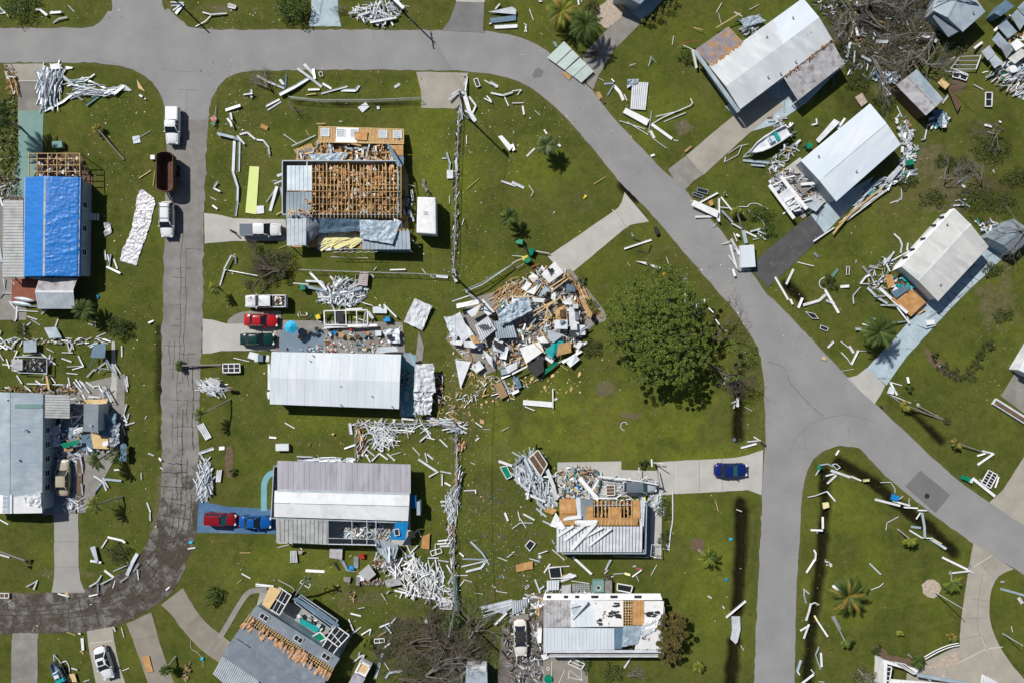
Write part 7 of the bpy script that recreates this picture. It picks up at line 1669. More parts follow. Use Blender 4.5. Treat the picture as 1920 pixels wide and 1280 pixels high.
strips(1440,320,'long poles and battens bundled beside the dark asphalt drive',"330,535 490,430:12w;470,480 600,330 760,200 860,120:14o;500,440 620,330 780,190 870,110:12o;560,365 730,250 900,140:12s;640,300 880,150:12w;520,400 700,260:8o;580,380 760,240:10w;620,350 860,170:8o",name='long_pole',cat='pole',z0=.2,hi=.4)
heap('debris along the lower eave of the clean white house',tp(1440,320,"640,300 700,150 840,60 980,0 1110,0 1080,50 860,140 720,250"),120,dict(white=4,silver=4,bluegrey=2,dark=3,wood=1,teal=.3),(.4,2),(.08,.4),.5,35,40)
quad(1440,320,"862,80 960,-30 990,-10 890,105",'silver','grey sheet at the lower eave of the clean white house',z=.7)
quad(1440,320,"700,135 830,60 845,75 720,170",'steel_blue','blue grey board in the shade of the clean white house',z=.4)
strips(1440,320,'bent strips on the grass right of the long poles',"990,130 1000,200:8;1000,200 960,240:14s;915,245 1000,215:8;340,620 375,650:24d")
strips(1440,320,'white posts on the lawn between diagonal road and round bed',"50,800 150,970:20p;165,965 180,1005:22p;130,855 190,740:22p;225,1030 255,955:24p;260,1010 380,975 430,930:26p;425,895 525,1070:22p;220,688 335,718:8;430,975 500,1000:28s;540,872 600,868:26p;470,800 520,738:26c")
hose(tp(1440,320,"425,800 395,820 385,850 400,880 430,890"),'half ring of pale edging round the small bush')
scr(1440,320,"590,720 610,720 608,782 588,782",'narrow dark framed piece standing on the lawn above the porch floor',bw=.06)
scr(1440,320,"280,1058 350,1075 378,1110 330,1108",'upper dark framed screen on the lawn left of the green palm',bw=.06); scr(1440,320,"395,1158 452,1180 445,1205 392,1185",'lower dark framed screen on the lawn left of the green palm',bw=.06)
strips(1440,320,'bent white gutters on the lawn left of the broken porch',"630,1000 628,940 690,875:8;690,850 720,800 750,785:18;938,478 985,515:18p;985,515 995,560 985,620:16s;1038,545 1040,600:16;780,1105 800,1120:20;645,1187 705,1190:28s;705,1150 750,1165:10;648,675 658,695:12;840,650 865,655 865,690:4",hi=.5)
strips(1440,320,'bent gutters crushed at the lower left of the broken porch',"740,880 800,950 880,1000:24s;765,945 890,940:10;830,880 1020,1070:26w;840,1010 940,1012:16d;880,920 1050,1150:14;920,1140 1040,1130:14d;1020,1060 1060,1150:12s;1120,1075 1165,1040:14o;700,720 760,790:20d;750,720 820,730:26s;880,700 900,760:14;870,690 940,610:16s;900,690 1040,605:8;920,640 860,700:24s;830,840 870,800:34w;690,850 760,850:8;750,760 800,860:12s",z0=.1,hi=.9)
heap('white litter between the bent gutters and the porch floor',tp(1440,320,"750,740 900,640 960,680 880,770 880,880 800,900 740,860"),70,dict(white=4,silver=3,wood=1,leaf_dark=3,silver_dark=2),(.3,1.2),(.06,.25),.6)
quad(1440,320,"1168,1125 1232,1118 1235,1152 1175,1160",'white_pure','white square lid on the pale blue driveway of the weathered house',z=.4)
strips(1440,320,'crumpled strips on the pale blue driveway of the weathered house',"1190,1110 1250,1060 1285,1050:24s;1110,1150 1180,1180 1250,1160:12s")
joints([tp(1440,320,s) for s in ("1240,1060 1320,1100","1300,1000 1375,1030","1370,910 1450,960","1440,840 1520,890","1510,790 1585,830","1600,720 1650,745")],'seam',.08)
heap('rubbish between the weathered house and the grey shed',tp(1440,320,"1520,360 1700,370 1740,430 1640,500 1560,400"),60,dict(white=3,silver=2,wood=1,teal=.5,dark=2,brown=2),(.2,1),(.08,.3),.4)
strips(1440,320,'white litter above the weathered white roof',"1385,265 1460,260:16s;1400,225 1480,215:12;1440,230 1510,275:14s;1450,110 1470,130:22p;1410,100 1490,40:10s;1680,0 1690,15:16")
# ---- middle right
t=thing('fallen_post','white post and wide ribbed board lying on the central lawn','wall panel',(P(1008,757).x,P(1008,757).y,0))
m=MB(); m.slab([P(x,y,.25) for x,y in tp(960,640,"84,436 300,452 300,493 82,474")],.08); m.build('board','white_pure',t)
m=MB(); a,b=tp(960,640,"306,352 306,498"); m.beam(P(*a,.35),P(*b,.35),.16,.1); m.build('post','white_pure',t)
strips(960,640,'white scraps beside the ribbed board on the central lawn',"305,440 340,426:20p;95,485 170,515:9")
strips(960,640,'white strips at the driveway corner near the right road',"1762,750 1860,740:12;1810,712 1860,742:9;1715,795 1830,762:18;1860,755 1900,778:20k;1740,488 1798,520:4")
strips(960,640,'white and blue scraps beside the right hand ditch',"1688,420 1690,488:26p;1645,460 1690,440:14;1660,500 1668,470:12;1645,345 1655,270:14t;1670,340 1692,250:14b;1590,320 1600,250:14;1612,300 1625,235 1605,215:18b")
hose(tp(960,640,"845,668 820,650 820,615 850,603 865,622"),'small pale ring of hose on the central lawn',r=.05)
strips(960,640,'thin bits on the right lawn above the wide driveway',"1420,470 1432,432:5o;1525,1190 1545,1270:5o;1680,1255 1720,1270:8;1130,455 1140,430:4")
heap('heap of curved silver aluminium at the corner of the half stripped house',tp(960,640,"0,1000 60,880 50,830 110,830 190,810 265,910 260,1010 300,1100 320,1250 220,1290 180,1180 100,1100"),190,dict(silver=6,white=4,bluegrey=2,silver_dark=2),(.6,2.6),(.1,.35),.9,-55,45,bend=.6)
strips(960,640,'long bent panels on the heap of curved silver aluminium',"0,820 80,870:14s;-100,890 0,925:26p;10,920 80,850:18s;90,860 150,990 150,1060:26s;120,870 230,1030:20s;60,1050 50,1010:16;20,1020 130,1110:26s;130,1060 110,1170:22w;100,1130 250,1190:26w;260,950 310,1080 330,1180:36w;180,1180 250,1250:20s;290,1100 350,1160:30w",z0=.5,hi=.6)
scr(960,640,"125,875 195,812 265,915 215,1010",'brown framed panel on top of the curved aluminium heap',z=1.1,n=2,pane='brown',bw=.12)
scr(960,640,"-90,940 -40,930 0,1010 -40,1030",'dark green screen frame on the grass left of the aluminium heap',z=.4,pane='green_bin')
m=MB(); m.tube([P(1006,841,.1),P(1006,832,1.2)],.14,8); m.build('post_stub','plastic',label='short black post stub above the aluminium heap',cat='post')
heap('colourful household contents spilled in front of the half stripped house',tp(960,640,"340,950 450,920 660,960 700,1010 660,1100 690,1180 360,1180 340,1080 250,1010"),260,dict(white=5,silver=2,red=.5,teal=1.2,blue=.8,green_bin=.9,wood=2,ply=1,dark=3,brown=3,yellow=.3,silver_dark=2),(.15,.9),(.06,.35),.6)
heap('dark books and rags on the block patio above the spilled contents',tp(960,640,"490,960 660,960 660,990 500,1010"),60,dict(brown=4,dark=4,white=1,red=.5),(.15,.6),(.06,.25),.3)
heap('white frame pieces between the spilled contents and the silver car',tp(960,640,"600,1020 830,1010 840,1160 960,1180 950,1230 640,1170"),100,dict(white=6,silver=3,wood=1,dark=1),(.4,1.8),(.06,.2),.5,0,50)
strips(960,640,'white beams lying over the spilled contents and silver car',"500,1010 640,1170:38p;640,1000 780,1010 940,1030 1080,1055:12w;590,1090 640,1020:24w;1075,950 1100,1080:10d;940,930 945,1020:8;1045,897 1120,900:8;1035,872 1030,920:14;1060,900 1115,925:8d;940,1040 1000,990:8;820,1050 880,1010:12;600,1160 780,1160:14;1085,1080 1120,1084:10k;930,960 960,1040:6o",z0=1.0,hi=1.0)
scr(960,640,"705,1078 770,1075 772,1150 708,1152",'small white louvre frame left of the silver car',z=.6,rows=3,bw=.1,pane='brown')
heap('white twisted metal east of the plywood roof deck',tp(960,640,"960,1150 1120,1140 1140,1280 1080,1290 1060,1200 990,1180 960,1290 950,1200"),70,dict(white=5,silver=4,bluegrey=2,yellow=.3,silver_dark=1),(.4,1.6),(.1,.3),.8)
quad(960,640,"235,1255 290,1225 335,1250 300,1285 270,1330",'ply','orange plywood sheet at the left corner of the half stripped house',z=.9)
hose(tp(960,960,"1205,-160 1205,50 1190,150 1178,265"),'long thin white cable on the grass east of the half stripped house',r=.09)
strips(960,960,'broken white edging at the end of the white cable',"1130,268 1182,276:12;1150,235 1170,265:18;1040,335 1125,348:9;760,325 1030,335:4")
# ---- lower middle
quad(480,960,"262,283 310,280 318,372 258,372",'white','white scalloped sheet on the grass below the ribbed carport',z=.2,ribs=.2)
quad(480,960,"322,280 365,278 350,302 325,305",'shell','small pale box beside the scalloped sheet',z=.4)
strips(480,960,'white pieces on the grass between the ribbed carport and grey roof',"375,432 515,442:26p;0,535 135,548:14;165,260 250,240:6;330,262 350,275:8;0,548 130,556:8s",hi=.2)
quad(480,960,"560,262 655,262 650,348 555,330",'paleboard' if 0 else 'pan_old','pale grey board leaning below the dark porch screen',z=.4)
quad(480,960,"735,325 770,328 770,415 735,412",'silver_dark','dark grey mat on the grass below the porch',name='mat',cat='mat')
quad(480,960,"620,340 655,345 700,430 680,440",'slate','slanted slate strip below the pale grey board')
quad(480,960,"775,440 855,372 908,450 845,502",'pan_grey','large flat grey board lying among the lower wreckage',z=.8,name='board',cat='board')
quad(480,960,"960,512 1060,478 1105,538 1085,580 985,562",'pan_grey','dented grey board at the edge of the white strip heap',z=.7,name='board',cat='board',cr=.12)
quad(480,960,"662,478 715,480 708,518 660,505",'rubble_grey','small grey block on the lower lawn left of the wreckage',z=.4,t=.3,name='block',cat='block')
quad(480,960,"755,470 785,475 780,540 755,538",'rubble_grey','tall grey block beside the rubble at the lower wreckage',z=.4,t=.3,name='block',cat='block')
quad(480,960,"1250,175 1306,150 1300,272 1242,262",'ply','brown plywood board right of the blue wall panel',z=.3,name='board',cat='board')
quad(480,960,"1140,140 1180,130 1200,180 1150,190",'wood_pale','tan board right of the blue wall panel',z=.3,name='board',cat='board')
quad(480,960,"690,395 730,395 735,430 705,435",'blue','bright blue crumpled plastic on the grass below the porch',z=.2,cr=.15)
strips(480,960,'bent blue white cable pieces below the porch',"660,370 690,430 740,440:12b;590,370 625,430:18k;700,330 720,320:8o")
heap('collapsed porch contents beside the blue wall panel',tp(480,960,"640,90 900,80 1010,100 1000,190 900,230 620,190"),190,dict(white=4,silver=4,green_bin=1,wood=2,brown=1,dark=2,bluegrey=2),(.3,1.6),(.08,.35),.7)
quad(480,960,"885,190 960,170 1080,215 1020,345 950,300",'silver','fan of dark and silver ribbed metal hanging from the porch',z=[1.9,2.0,1.6,.6,1.0],t=.05)
strips(480,960,'dark edged blades of the ribbed metal hanging from the porch',"900,190 955,300:22s;935,190 980,320:22s;970,195 1000,335:20b;1010,200 1015,345:20s;1050,210 1030,340:20b;1080,215 1050,320:16s",z0=1.2,hi=.8)
heap('brown insulation and torn siding below the ribbed metal fan',tp(480,960,"890,300 1060,330 1060,400 980,450 890,420"),110,dict(brown=4,white=3,wood=1.5,silver=2,bluegrey=1),(.4,1.6),(.06,.25),.7,60,50)
heap('brown dirt and rubble below the large grey board',tp(480,960,"750,480 950,500 960,540 800,540"),80,dict(brown=4,rubble_grey=3,wood=1,white=1),(.2,.6),(.1,.3),.2)
FL2='white strips in the dense heap east of the grey boards'
field(FL2,tp(480,960,"1060,370 1180,340 1290,400 1400,430 1380,560 1280,600 1130,590 1100,520 1000,480"),66,(1.3,2.7),(.13,.2),'pwpwp',68,55,1.1)
heap('mass of short white strips under the dense heap near the middle fence',tp(480,960,"1040,390 1180,350 1290,400 1400,430 1400,560 1300,600 1140,590 1110,520 1000,470"),95,dict(white=5,white_pure=5,silver=3),(1.3,2.6),(.11,.17),1.0,68,55)
heap('white strips piled against the lower white beam',tp(480,960,"1140,580 1380,590 1480,560 1490,680 1400,720 1340,650 1200,610"),60,dict(white=6,white_pure=4,silver=2,brown=1),(.8,2.4),(.1,.2),.7,-25,50)
strips(480,960,'white strips above the dense heap near the brown plywood board',"1080,260 1135,320:12;1130,240 1165,320:12;1160,300 1215,240:12;1165,320 1255,380:12;1150,195 1215,125:14;1220,130 1240,180:8;1365,212 1460,200:12p;1355,235 1460,228:12p;1380,250 1470,250:14p;1290,335 1370,338:12;1365,352 1445,368:12;1345,230 1345,310:8;1080,350 1165,320:26s")
scr(480,960,"1308,290 1385,268 1395,300 1318,325",'small white frame beside the dense strip heap',pane=None,n=2)
strips(480,960,'white strips right of the dense heap beside the middle fence',"1405,440 1405,520:12p;1345,350 1360,430:12;1430,390 1480,470:12;1525,298 1560,325:12p;1440,530 1475,470:12;1460,340 1470,420:12;1380,430 1400,520:10")
strips(480,960,'white supports under the long beam at the dense heap bottom',"1040,580 1260,630 1480,665:16;1080,640 1100,590:10;1180,660 1200,612:10;1270,680 1290,635:10;945,598 978,658:8;980,605 1005,572:10;1320,720 1380,670:12;1380,640 1385,700:12p",hi=.6,z0=.1)
strips(480,960,'long pale beam standing up at the end of the middle fence',"1490,460 1498,600 1510,745:32c",z0=.6)
scr(480,960,"1385,668 1470,672 1465,725 1380,720",'white rectangular frame at the end of the dense strip heap',pane=None,z=.6)
strips(480,960,'scattered white strips right of the middle fence, lower part',"1510,570 1560,510:8;1610,215 1700,300 1725,340:20b;1548,345 1720,352:16b;1540,405 1720,360:12;1575,440 1690,410 1735,350:20;1720,345 1750,390:16b;1815,335 1885,362:7;1885,335 1920,305:9;1480,470 1590,470:6;1555,500 1620,520:6;1800,588 1885,600:5;1845,460 1862,495:5;1865,0 1890,60:20;1640,595 1700,610:4;1770,545 1800,560:4",hi=.4)
strips(480,960,'white strips on the lawn between grey roof and fallen branches',"710,755 788,775:14p;697,798 735,878:12;722,905 788,856:10p;792,912 862,872:12;852,918 865,870:10;925,858 1005,820:12;995,850 1048,785:12;970,845 1020,895:12s;912,930 980,885:5o;950,1018 1008,970:12;770,712 815,710:6;960,1120 1000,1175:6;895,1240 950,1055:26s;970,1240 1000,1195 1100,1185:20s;780,1120 815,1055:16;730,1120 800,1060:10;780,1040 770,1080:10",hi=.4)
scr(480,960,"886,950 962,944 964,972 890,980",'small white frame on the grass left of the fallen branches',pane=None,n=2)
m=MB(); p=P(480+1280/4,960+812/4); m.tube([(p.x,p.y,.1),(p.x,p.y,.5)],[.3,.2],12); m.build('white_ball','white_pure',label='round white ball on the grass above the fallen branches',cat='ball')
heap('tan rubbish and a dark pot on the lower lawn',tp(480,960,"705,590 740,590 745,680 715,680"),14,dict(wood=2,dark=2,white=1),(.2,.5),(.1,.3),.3)
palm(575,1085,'snapped palm trunk standing beside the window frames of the grey roofed house',.8,4.5,7,('leaf_grey',),base=(550,1122),th=.13)
scr(480,960,"345,505 410,540 395,565 330,525",'pale frame hanging at the top of the snapped palm',z=3.6,pane=None,bw=.08)
hose(tp(480,960,"165,505 280,570 270,605"),'thin pale rail above the window frames of the grey roofed house',r=.04)
# ---- lower right centre
quad(960,960,"28,388 155,358 155,418 34,440",'ply','tan plywood board on the grass left of the small screens',name='board',cat='board',z=.2)
scr(960,960,"135,206 175,232 135,288 98,250",'black window pane with white frame on the central lower grass',bw=.1)
scr(960,960,"275,416 362,406 373,490 290,494",'larger dark screen in a white frame above the patchwork roof',bw=.12,z=.4)
scr(960,960,"98,565 120,540 131,550 106,576",'tiny white frame on the grass left of the patchwork roof',bw=.06,pane=None)
quad(960,960,"258,500 352,495 350,570 258,572",'white_roof','square white metal sheet above the patchwork roof corner',z=.5,ribs=.4)
quad(960,960,"355,490 455,482 480,462 430,445 480,465 470,485 370,515",'white','white pointed board right of the larger dark screen',z=.4)
quad(960,960,"370,462 425,455 420,482 375,488",'ply','brown board right of the larger dark screen',name='board',cat='board',z=.3)
strips(960,960,'white strips on the grass above the patchwork roof',"195,310 265,280:8;130,340 205,365:8;300,275 395,355:8;455,330 595,455:24p;700,430 740,350:16s;690,450 720,430:10;760,455 845,455:7;900,480 970,425:12;1040,465 1085,390:5;930,470 950,515:5;240,450 285,380:14;265,410 430,400:8;350,520 480,465:26w;170,500 210,600:14;240,545 200,580:14;200,320 215,340:30p;445,510 580,530:6;520,400 600,455:6;1000,340 1060,290:5;730,350 700,430:10",hi=.4)
strips(960,960,'orange yellow scraps above the patchwork roof',"845,455 885,465:22g;925,420 975,425:26r;400,300 410,340:8g;905,400 930,400:14;1060,330 1085,340:10g",name='scrap',cat='scrap')
strips(960,960,'white strips on the grass at left of the plywood roof house',"0,120 60,75 155,78:8;60,40 105,115:8;85,10 170,55:16;45,-10 60,60:8;230,60 330,105:14s;300,200 318,235:16b;0,25 8,30:8;0,300 20,292:9")
scr(960,960,"790,532 905,552 890,602 788,582",'dark window unit with white frame above the patchwork roof',bw=.16,z=.6)
t=thing('air_conditioner','square greenish air conditioner with a round fan above the patchwork roof','air conditioner',(P(1122,1099).x,P(1122,1099).y,.05))
m=MB(); m.slab([P(x,y,.9) for x,y in tp(960,960,"606,512 690,510 692,598 606,600")],.8); m.build('body','concrete_teal',t)
p=P(1122.5,1101.5,.95); m=MB(); m.disc((p.x,p.y,.92),.36,.04,20); m.build('fan_grille','white',t); m=MB(); m.disc((p.x-.05,p.y+.05,.965),.25,.02,16); m.build('fan','plastic',t)
quad(960,960,"690,505 745,500 745,595 694,598",'rubble_grey','grey cabinet beside the air conditioner',z=.7,t=.6,name='cabinet',cat='cabinet')
quad(960,960,"372,545 440,530 440,600 370,598",'pan_grey','pale grey board above the patchwork roof wall',z=.4,name='board',cat='board')
t=thing('metal_grate','pale cell grate leaning on the wall above the patchwork roof','grate',(P(1088,1099).x,P(1088,1099).y,0))
m=MB()
for k in range(9): a=P(1074+k*3.7,1094,.5);b=P(1074+k*3.7,1105,.6); m.beam(a,b,.05,.05)
for k in range(4): a=P(1073,1094+k*3.8,.52);b=P(1105,1094+k*3.8,.52); m.beam(a,b,.05,.05)
m.build('bars','silver',t)
heap('white litter between the patio wall and the patchwork roof',tp(960,960,"230,560 600,590 750,590 750,605 240,605"),60,dict(white=5,silver=2,brown=2,dark=1),(.2,.9),(.06,.2),.4)
heap('dark basket of debris behind the air conditioner',tp(960,960,"690,465 755,470 750,530 700,525"),30,dict(brown=3,dark=3,white=1),(.2,.8),(.05,.2),.5)
quad(960,960,"-245,700 0,640 20,690 -60,750 -220,795",'silver','long corrugated silver sheet left of the patchwork roof house',z=.4)
quad(960,960,"0,655 110,635 120,700 0,760",'silver','corrugated sheet end touching the patchwork roof house',z=.5,ribs=.3)
strips(960,960,'white ridges on the corrugated silver sheet',"-230,715 30,650:8;-225,740 40,670:8;-220,765 30,695:8s;-130,830 -40,740:20p;-220,780 -60,720:8s",z0=.42,hi=.1)
heap('junk and planks between the corrugated sheet and the patchwork roof',tp(960,960,"90,600 230,610 235,720 130,800 0,790 0,760 110,700"),110,dict(white=5,silver=3,wood=1.5,brown=2,steel_blue=1,leaf_dark=2),(.3,1.6),(.08,.35),.5)
quad(960,960,"0,765 120,745 125,790 0,805",'bark_pale','long grey wooden board left of the patchwork roof',z=.6,name='board',cat='board')
quad(960,960,"190,860 222,858 218,958 188,960",'white_pure','white water heater shaped box right of the cream wreck',z=.8,t=.7,name='appliance',cat='appliance')
heap('dark yard junk around and below the cream car wreck',tp(960,960,"-60,780 30,800 0,1080 130,1060 140,820 230,830 230,1280 0,1280 -60,1080"),230,dict(dark=6,rubble_grey=4,white=2,brown=3,silver=2,bluegrey=1),(.2,1.3),(.06,.3),.4)
quad(960,960,"215,1060 270,1050 275,1085 235,1100",'white_pure','white folded sheet at the lower left corner of the patchwork roof',z=.3)
scr(960,960,"420,1132 450,1092 545,1135 520,1176",'white trailer like frame on the ground below the patchwork roof',n=2,z=.5,pane=None,bw=.12)
hose(tp(960,960,"258,1170 270,1160 282,1172 270,1185 258,1172"),'small pale ring on the ground below the patchwork roof',r=.05)
m=MB(); p=P(960+270/4,960+1240/4); m.tube([(p.x,p.y,.1),(p.x,p.y,.35)],[.55,.6],16); m.build('green_tub','green_bin',label='round green tub at the bottom below the patchwork roof',cat='tub')
strips(960,960,'white rods on the ground below the patchwork roof house',"840,1165 900,1065:14;765,1062 785,1085:8;350,1280 395,1180:5;300,1110 296,1280:5;440,1180 520,1250:5;520,1180 525,1260:5;420,1230 520,1255:5;430,1180 420,1250:5")
strips(960,960,'white items beside the lower right hand ditch',"1600,780 1750,660:20p;1465,620 1495,640:14p;1715,995 1735,1030:8;1578,700 1588,715:10b")
t=thing('strip_bundle','bundle of curved white corrugated strips beside the right hand ditch','metal strip bundle',(P(1378,1180).x,P(1378,1180).y,0))
for i in range(9):
 x=1650+i*7; m=MB(); V=[P(*tp(960,960,f"{x+(0 if k!=1 else 4)+(i-4)*(-1 if k==2 else .3)-(k==2)*14},{y}")[0],.15+.1*(k==1)+.02*i) for k,y in enumerate((778,880,985-abs(i-6)*6))]
 for a,b in zip(V[:-1],V[1:]): m.beam(a,b,.12,.06)
 m.build('strip','white' if i%2 else 'silver',t)
# ---- lower right
strips(1440,640,'white scraps on the verge above the pale blue driveway',"445,45 485,0:20p;540,0 620,60:8;600,35 640,85:28p;545,80 590,130 620,170:10;622,172 668,65:18p;550,220 645,205:4;660,70 735,70:5")
quad(1440,640,"395,130 412,108 432,128 428,145",'wood_pale','small pale board at the edge of the diagonal road')
strips(1440,640,'white pieces below the pale blue driveway on the right lawn',"910,302 1000,328:8p;915,310 965,400:18p;890,390 1070,460:8;1042,265 1042,310:20p;1110,465 1130,485:26p;1280,190 1300,170:10;1565,855 1615,835:14p;1568,922 1680,835:20p;1600,815 1680,835:16p",hi=.4)
quad(1440,640,"890,385 905,335 940,350 930,395",'white_roof','small blue white box below the pale blue driveway',z=.4,t=.3)
m=MB(); m.tube([P(1440+1130/4,640+485/4,.35),P(1440+1320/4,640+587/4,.2)],.11,8); m.build('fallen_pole','bark_pale',label='grey pole lying on the right lawn with its root clump',cat='pole')
m=MB(); tufts(m,P(1773,787).x,P(1773,787).y,.3,.6,.6,.3,120,.25,1); m.build('root_clump','leaf_olive',label='dry root clump at the end of the grey fallen pole',cat='root clump')
m=MB(); m.tube([P(1440+890/4,640+385/4,.1),P(1440+1000/4,640+465/4,.15)],.09,7); m.build('fallen_pole','bark_pale',label='brown thin trunk crossing under the small blue white box',cat='pole')
m=MB(); p=P(1652,762); m.disc((p.x,p.y,.05),.2,.12,12); m.build('valve_cover','plastic',label='small black round object on the verge right of the diagonal road',cat='cover')
t=thing('fallen_mailbox','green mailbox unit knocked over beside a white frame at the right verge','mailbox',(P(1813,897).x,P(1813,897).y,0))
m=MB(); p=P(1811,896,.4); m.box((p.x,p.y,.35),(1.1,.6,.5),R(-20)); m.build('body','green_bin',t); m=MB(); p=P(1820,901,.4); m.box((p.x,p.y,.35),(.5,.5,.4),R(-20)); m.build('door','white_roof',t)
strips(1440,640,'white bars around the louvre frame at the right verge',"1525,1020 1690,1155:28p;1690,1090 1720,1010:12p;1580,1030 1650,1090:8",z0=.2)
scr(1440,640,"1655,962 1722,1000 1668,1100 1600,1058",'white louvre window frame standing at the right verge',rows=5,n=2,z=.5,bw=.13)
strips(1440,640,'white posts broken on the verge of the lower right lawn top',"380,925 440,915 485,935:12b;355,1000 375,950:10;460,960 615,1015:24p;620,1008 695,1040:16p;700,1035 758,1035:24g;428,1005 500,985:14;440,1062 505,995:18p;505,850 530,812:14p;290,1162 350,1150 440,1120:8;440,1120 500,1192:12p",hi=.5)
scr(1440,640,"482,920 510,915 543,942 515,960",'small dark framed piece among the broken white posts',bw=.08)
quad(1440,640,"357,925 380,915 384,950 360,955",'green_bin','small green sign plate at the end of the broken white posts',z=.5)
strips(1440,640,'white and gold posts along the diagonal ditch',"835,1052 910,1050 945,1100 950,1135:5;800,1180 980,1225:22p;930,1190 1055,1225:16p;1050,1170 1055,1220:6;1015,1238 1120,1245:14p;1120,1262 1180,1260:12;975,1180 1010,1155:5;940,1218 985,1228:10g",hi=.4)
quad(1440,640,"925,1135 975,1155 955,1190 912,1178",'blue','blue and white crate beside the diagonal ditch',z=.5,t=.4,name='crate',cat='crate')
quad(1440,640,"402,1205 445,1200 452,1235 410,1250",'insul_yellow','yellowish rock like block beside the left ditch of the lower lawn',z=.35,t=.3,name='block',cat='block')
strips(1440,960,'white posts between the right road and the lower ditch, upper part',"318,130 405,130:18p;408,32 410,120:20p;365,135 368,155:10b;335,275 350,300 350,360:16p;350,350 280,445:18p;262,570 265,620 285,680:14b;265,570 308,610:8;320,680 300,740 280,805:20p;320,680 345,670 380,690:12p",hi=.3)
strips(1440,960,'white posts between the right road and the lower ditch, lower part',"360,800 440,925:16p;345,770 365,808:16g;240,885 305,840:16p;262,938 305,835:20p;375,1000 348,1060 390,1175:10b;395,1050 395,1150:20p;215,1185 245,1105:22b;215,1185 235,1215:14;315,1170 345,1205:12;250,1280 340,1210:20p;380,1265 420,1270:5",hi=.3)
strips(1440,960,'white posts at the top right of the lower right lawn',"1055,130 1155,190:14p;1152,0 1160,100 1160,185:22b;1100,45 1140,0:10p;1070,105 1135,110:22b;1160,190 1220,185:8;1215,195 1320,265:24s;1225,190 1300,232:8g;880,130 885,75 975,30:5",hi=.5)
strips(1440,960,'long white posts at the edge of the curved driveway',"1300,333 1500,430:20p;1500,430 1535,450:8;1355,455 1500,432:16p;1495,430 1500,380:12b",hi=.5)
strips(1440,960,'small bent bits on the lower right lawn',"770,578 830,550 860,525:6;480,770 540,880:24b;760,380 840,460:12s;570,360 590,375:4;1740,515 1770,520:16s;1740,570 1920,620:22b;1860,630 1905,680:32p;1820,850 1830,895:5;485,545 545,600:30p",hi=.5)
heap('white crumbs beside the lower ditch',tp(1440,960,"425,340 480,390 475,420 430,390"),16,dict(white=5,wood_pale=2),(.1,.3),(.06,.2),.1,flat=.06)
hose(tp(1440,960,"1160,615 1080,670 960,715 850,715"),'very thin wire curving across the lower right lawn',r=.02,mat='leaf_yellow',name='wire',cat='wire')
# ---- the collapsed house in the centre
cx,cy,_=qcenter([(835,490),(1132,740)])
t=thing('collapsed_house','house collapsed into a heap of white walls, boards and torn sheets in the centre','collapsed house',(cx,cy,0))
CP=[(836,592),(900,560),(960,510),(1030,485),(1075,512),(1128,590),(1095,645),(1010,690),(950,735),(880,690),(850,650)]
heap(None,[(905,600),(960,520),(1030,495),(1065,512),(1115,590),(1085,640),(1000,690),(930,690),(890,650)],640,dict(white=11,white_pure=5,silver=4,bluegrey=4,wood=4,wood_pale=3,ply=2,dark=3,teal=.6,brown=2,insul=1.5,blue=.3),(.25,1.5),(.06,.36),1.3,name='rubble',cat=None,parent=t)
heap(None,[(930,545),(985,520),(1010,545),(960,590),(935,575)],120,dict(wood=5,wood_pale=4,ply=2,white=1),(1.2,3.2),(.08,.16),.9,40,14,name='lath_pile',cat=None,parent=t)
heap(None,[(1060,520),(1075,520),(1128,590),(1112,602),(1085,570)],60,dict(wood=5,wood_pale=3,ply=3,brown=2),(.8,2.2),(.1,.3),1.2,-58,14,name='lath_pile',cat=None,parent=t)
def cq(ox,oy,s,mm,z,nm='wall_panel',cr=0,ribs=0,tk=.07):
 pts=tp(ox,oy,s); zs=[z+rr(-.12,.3) for _ in pts]
 if cr: return crumple(pts,0,cr,mm,14,12,zs=zs,seed=len(bpy.data.objects),name=nm,parent=t,fr=1.0)
 q=[P(x,y,zz) for (x,y),zz in zip(pts,zs)]; m=MB()
 if ribs: pans(m,*q,ribs,gap=.06,th=.05); return m.build(nm,[mm,'seam'],t)
 m.slab(q,tk); return m.build(nm,mm,t)
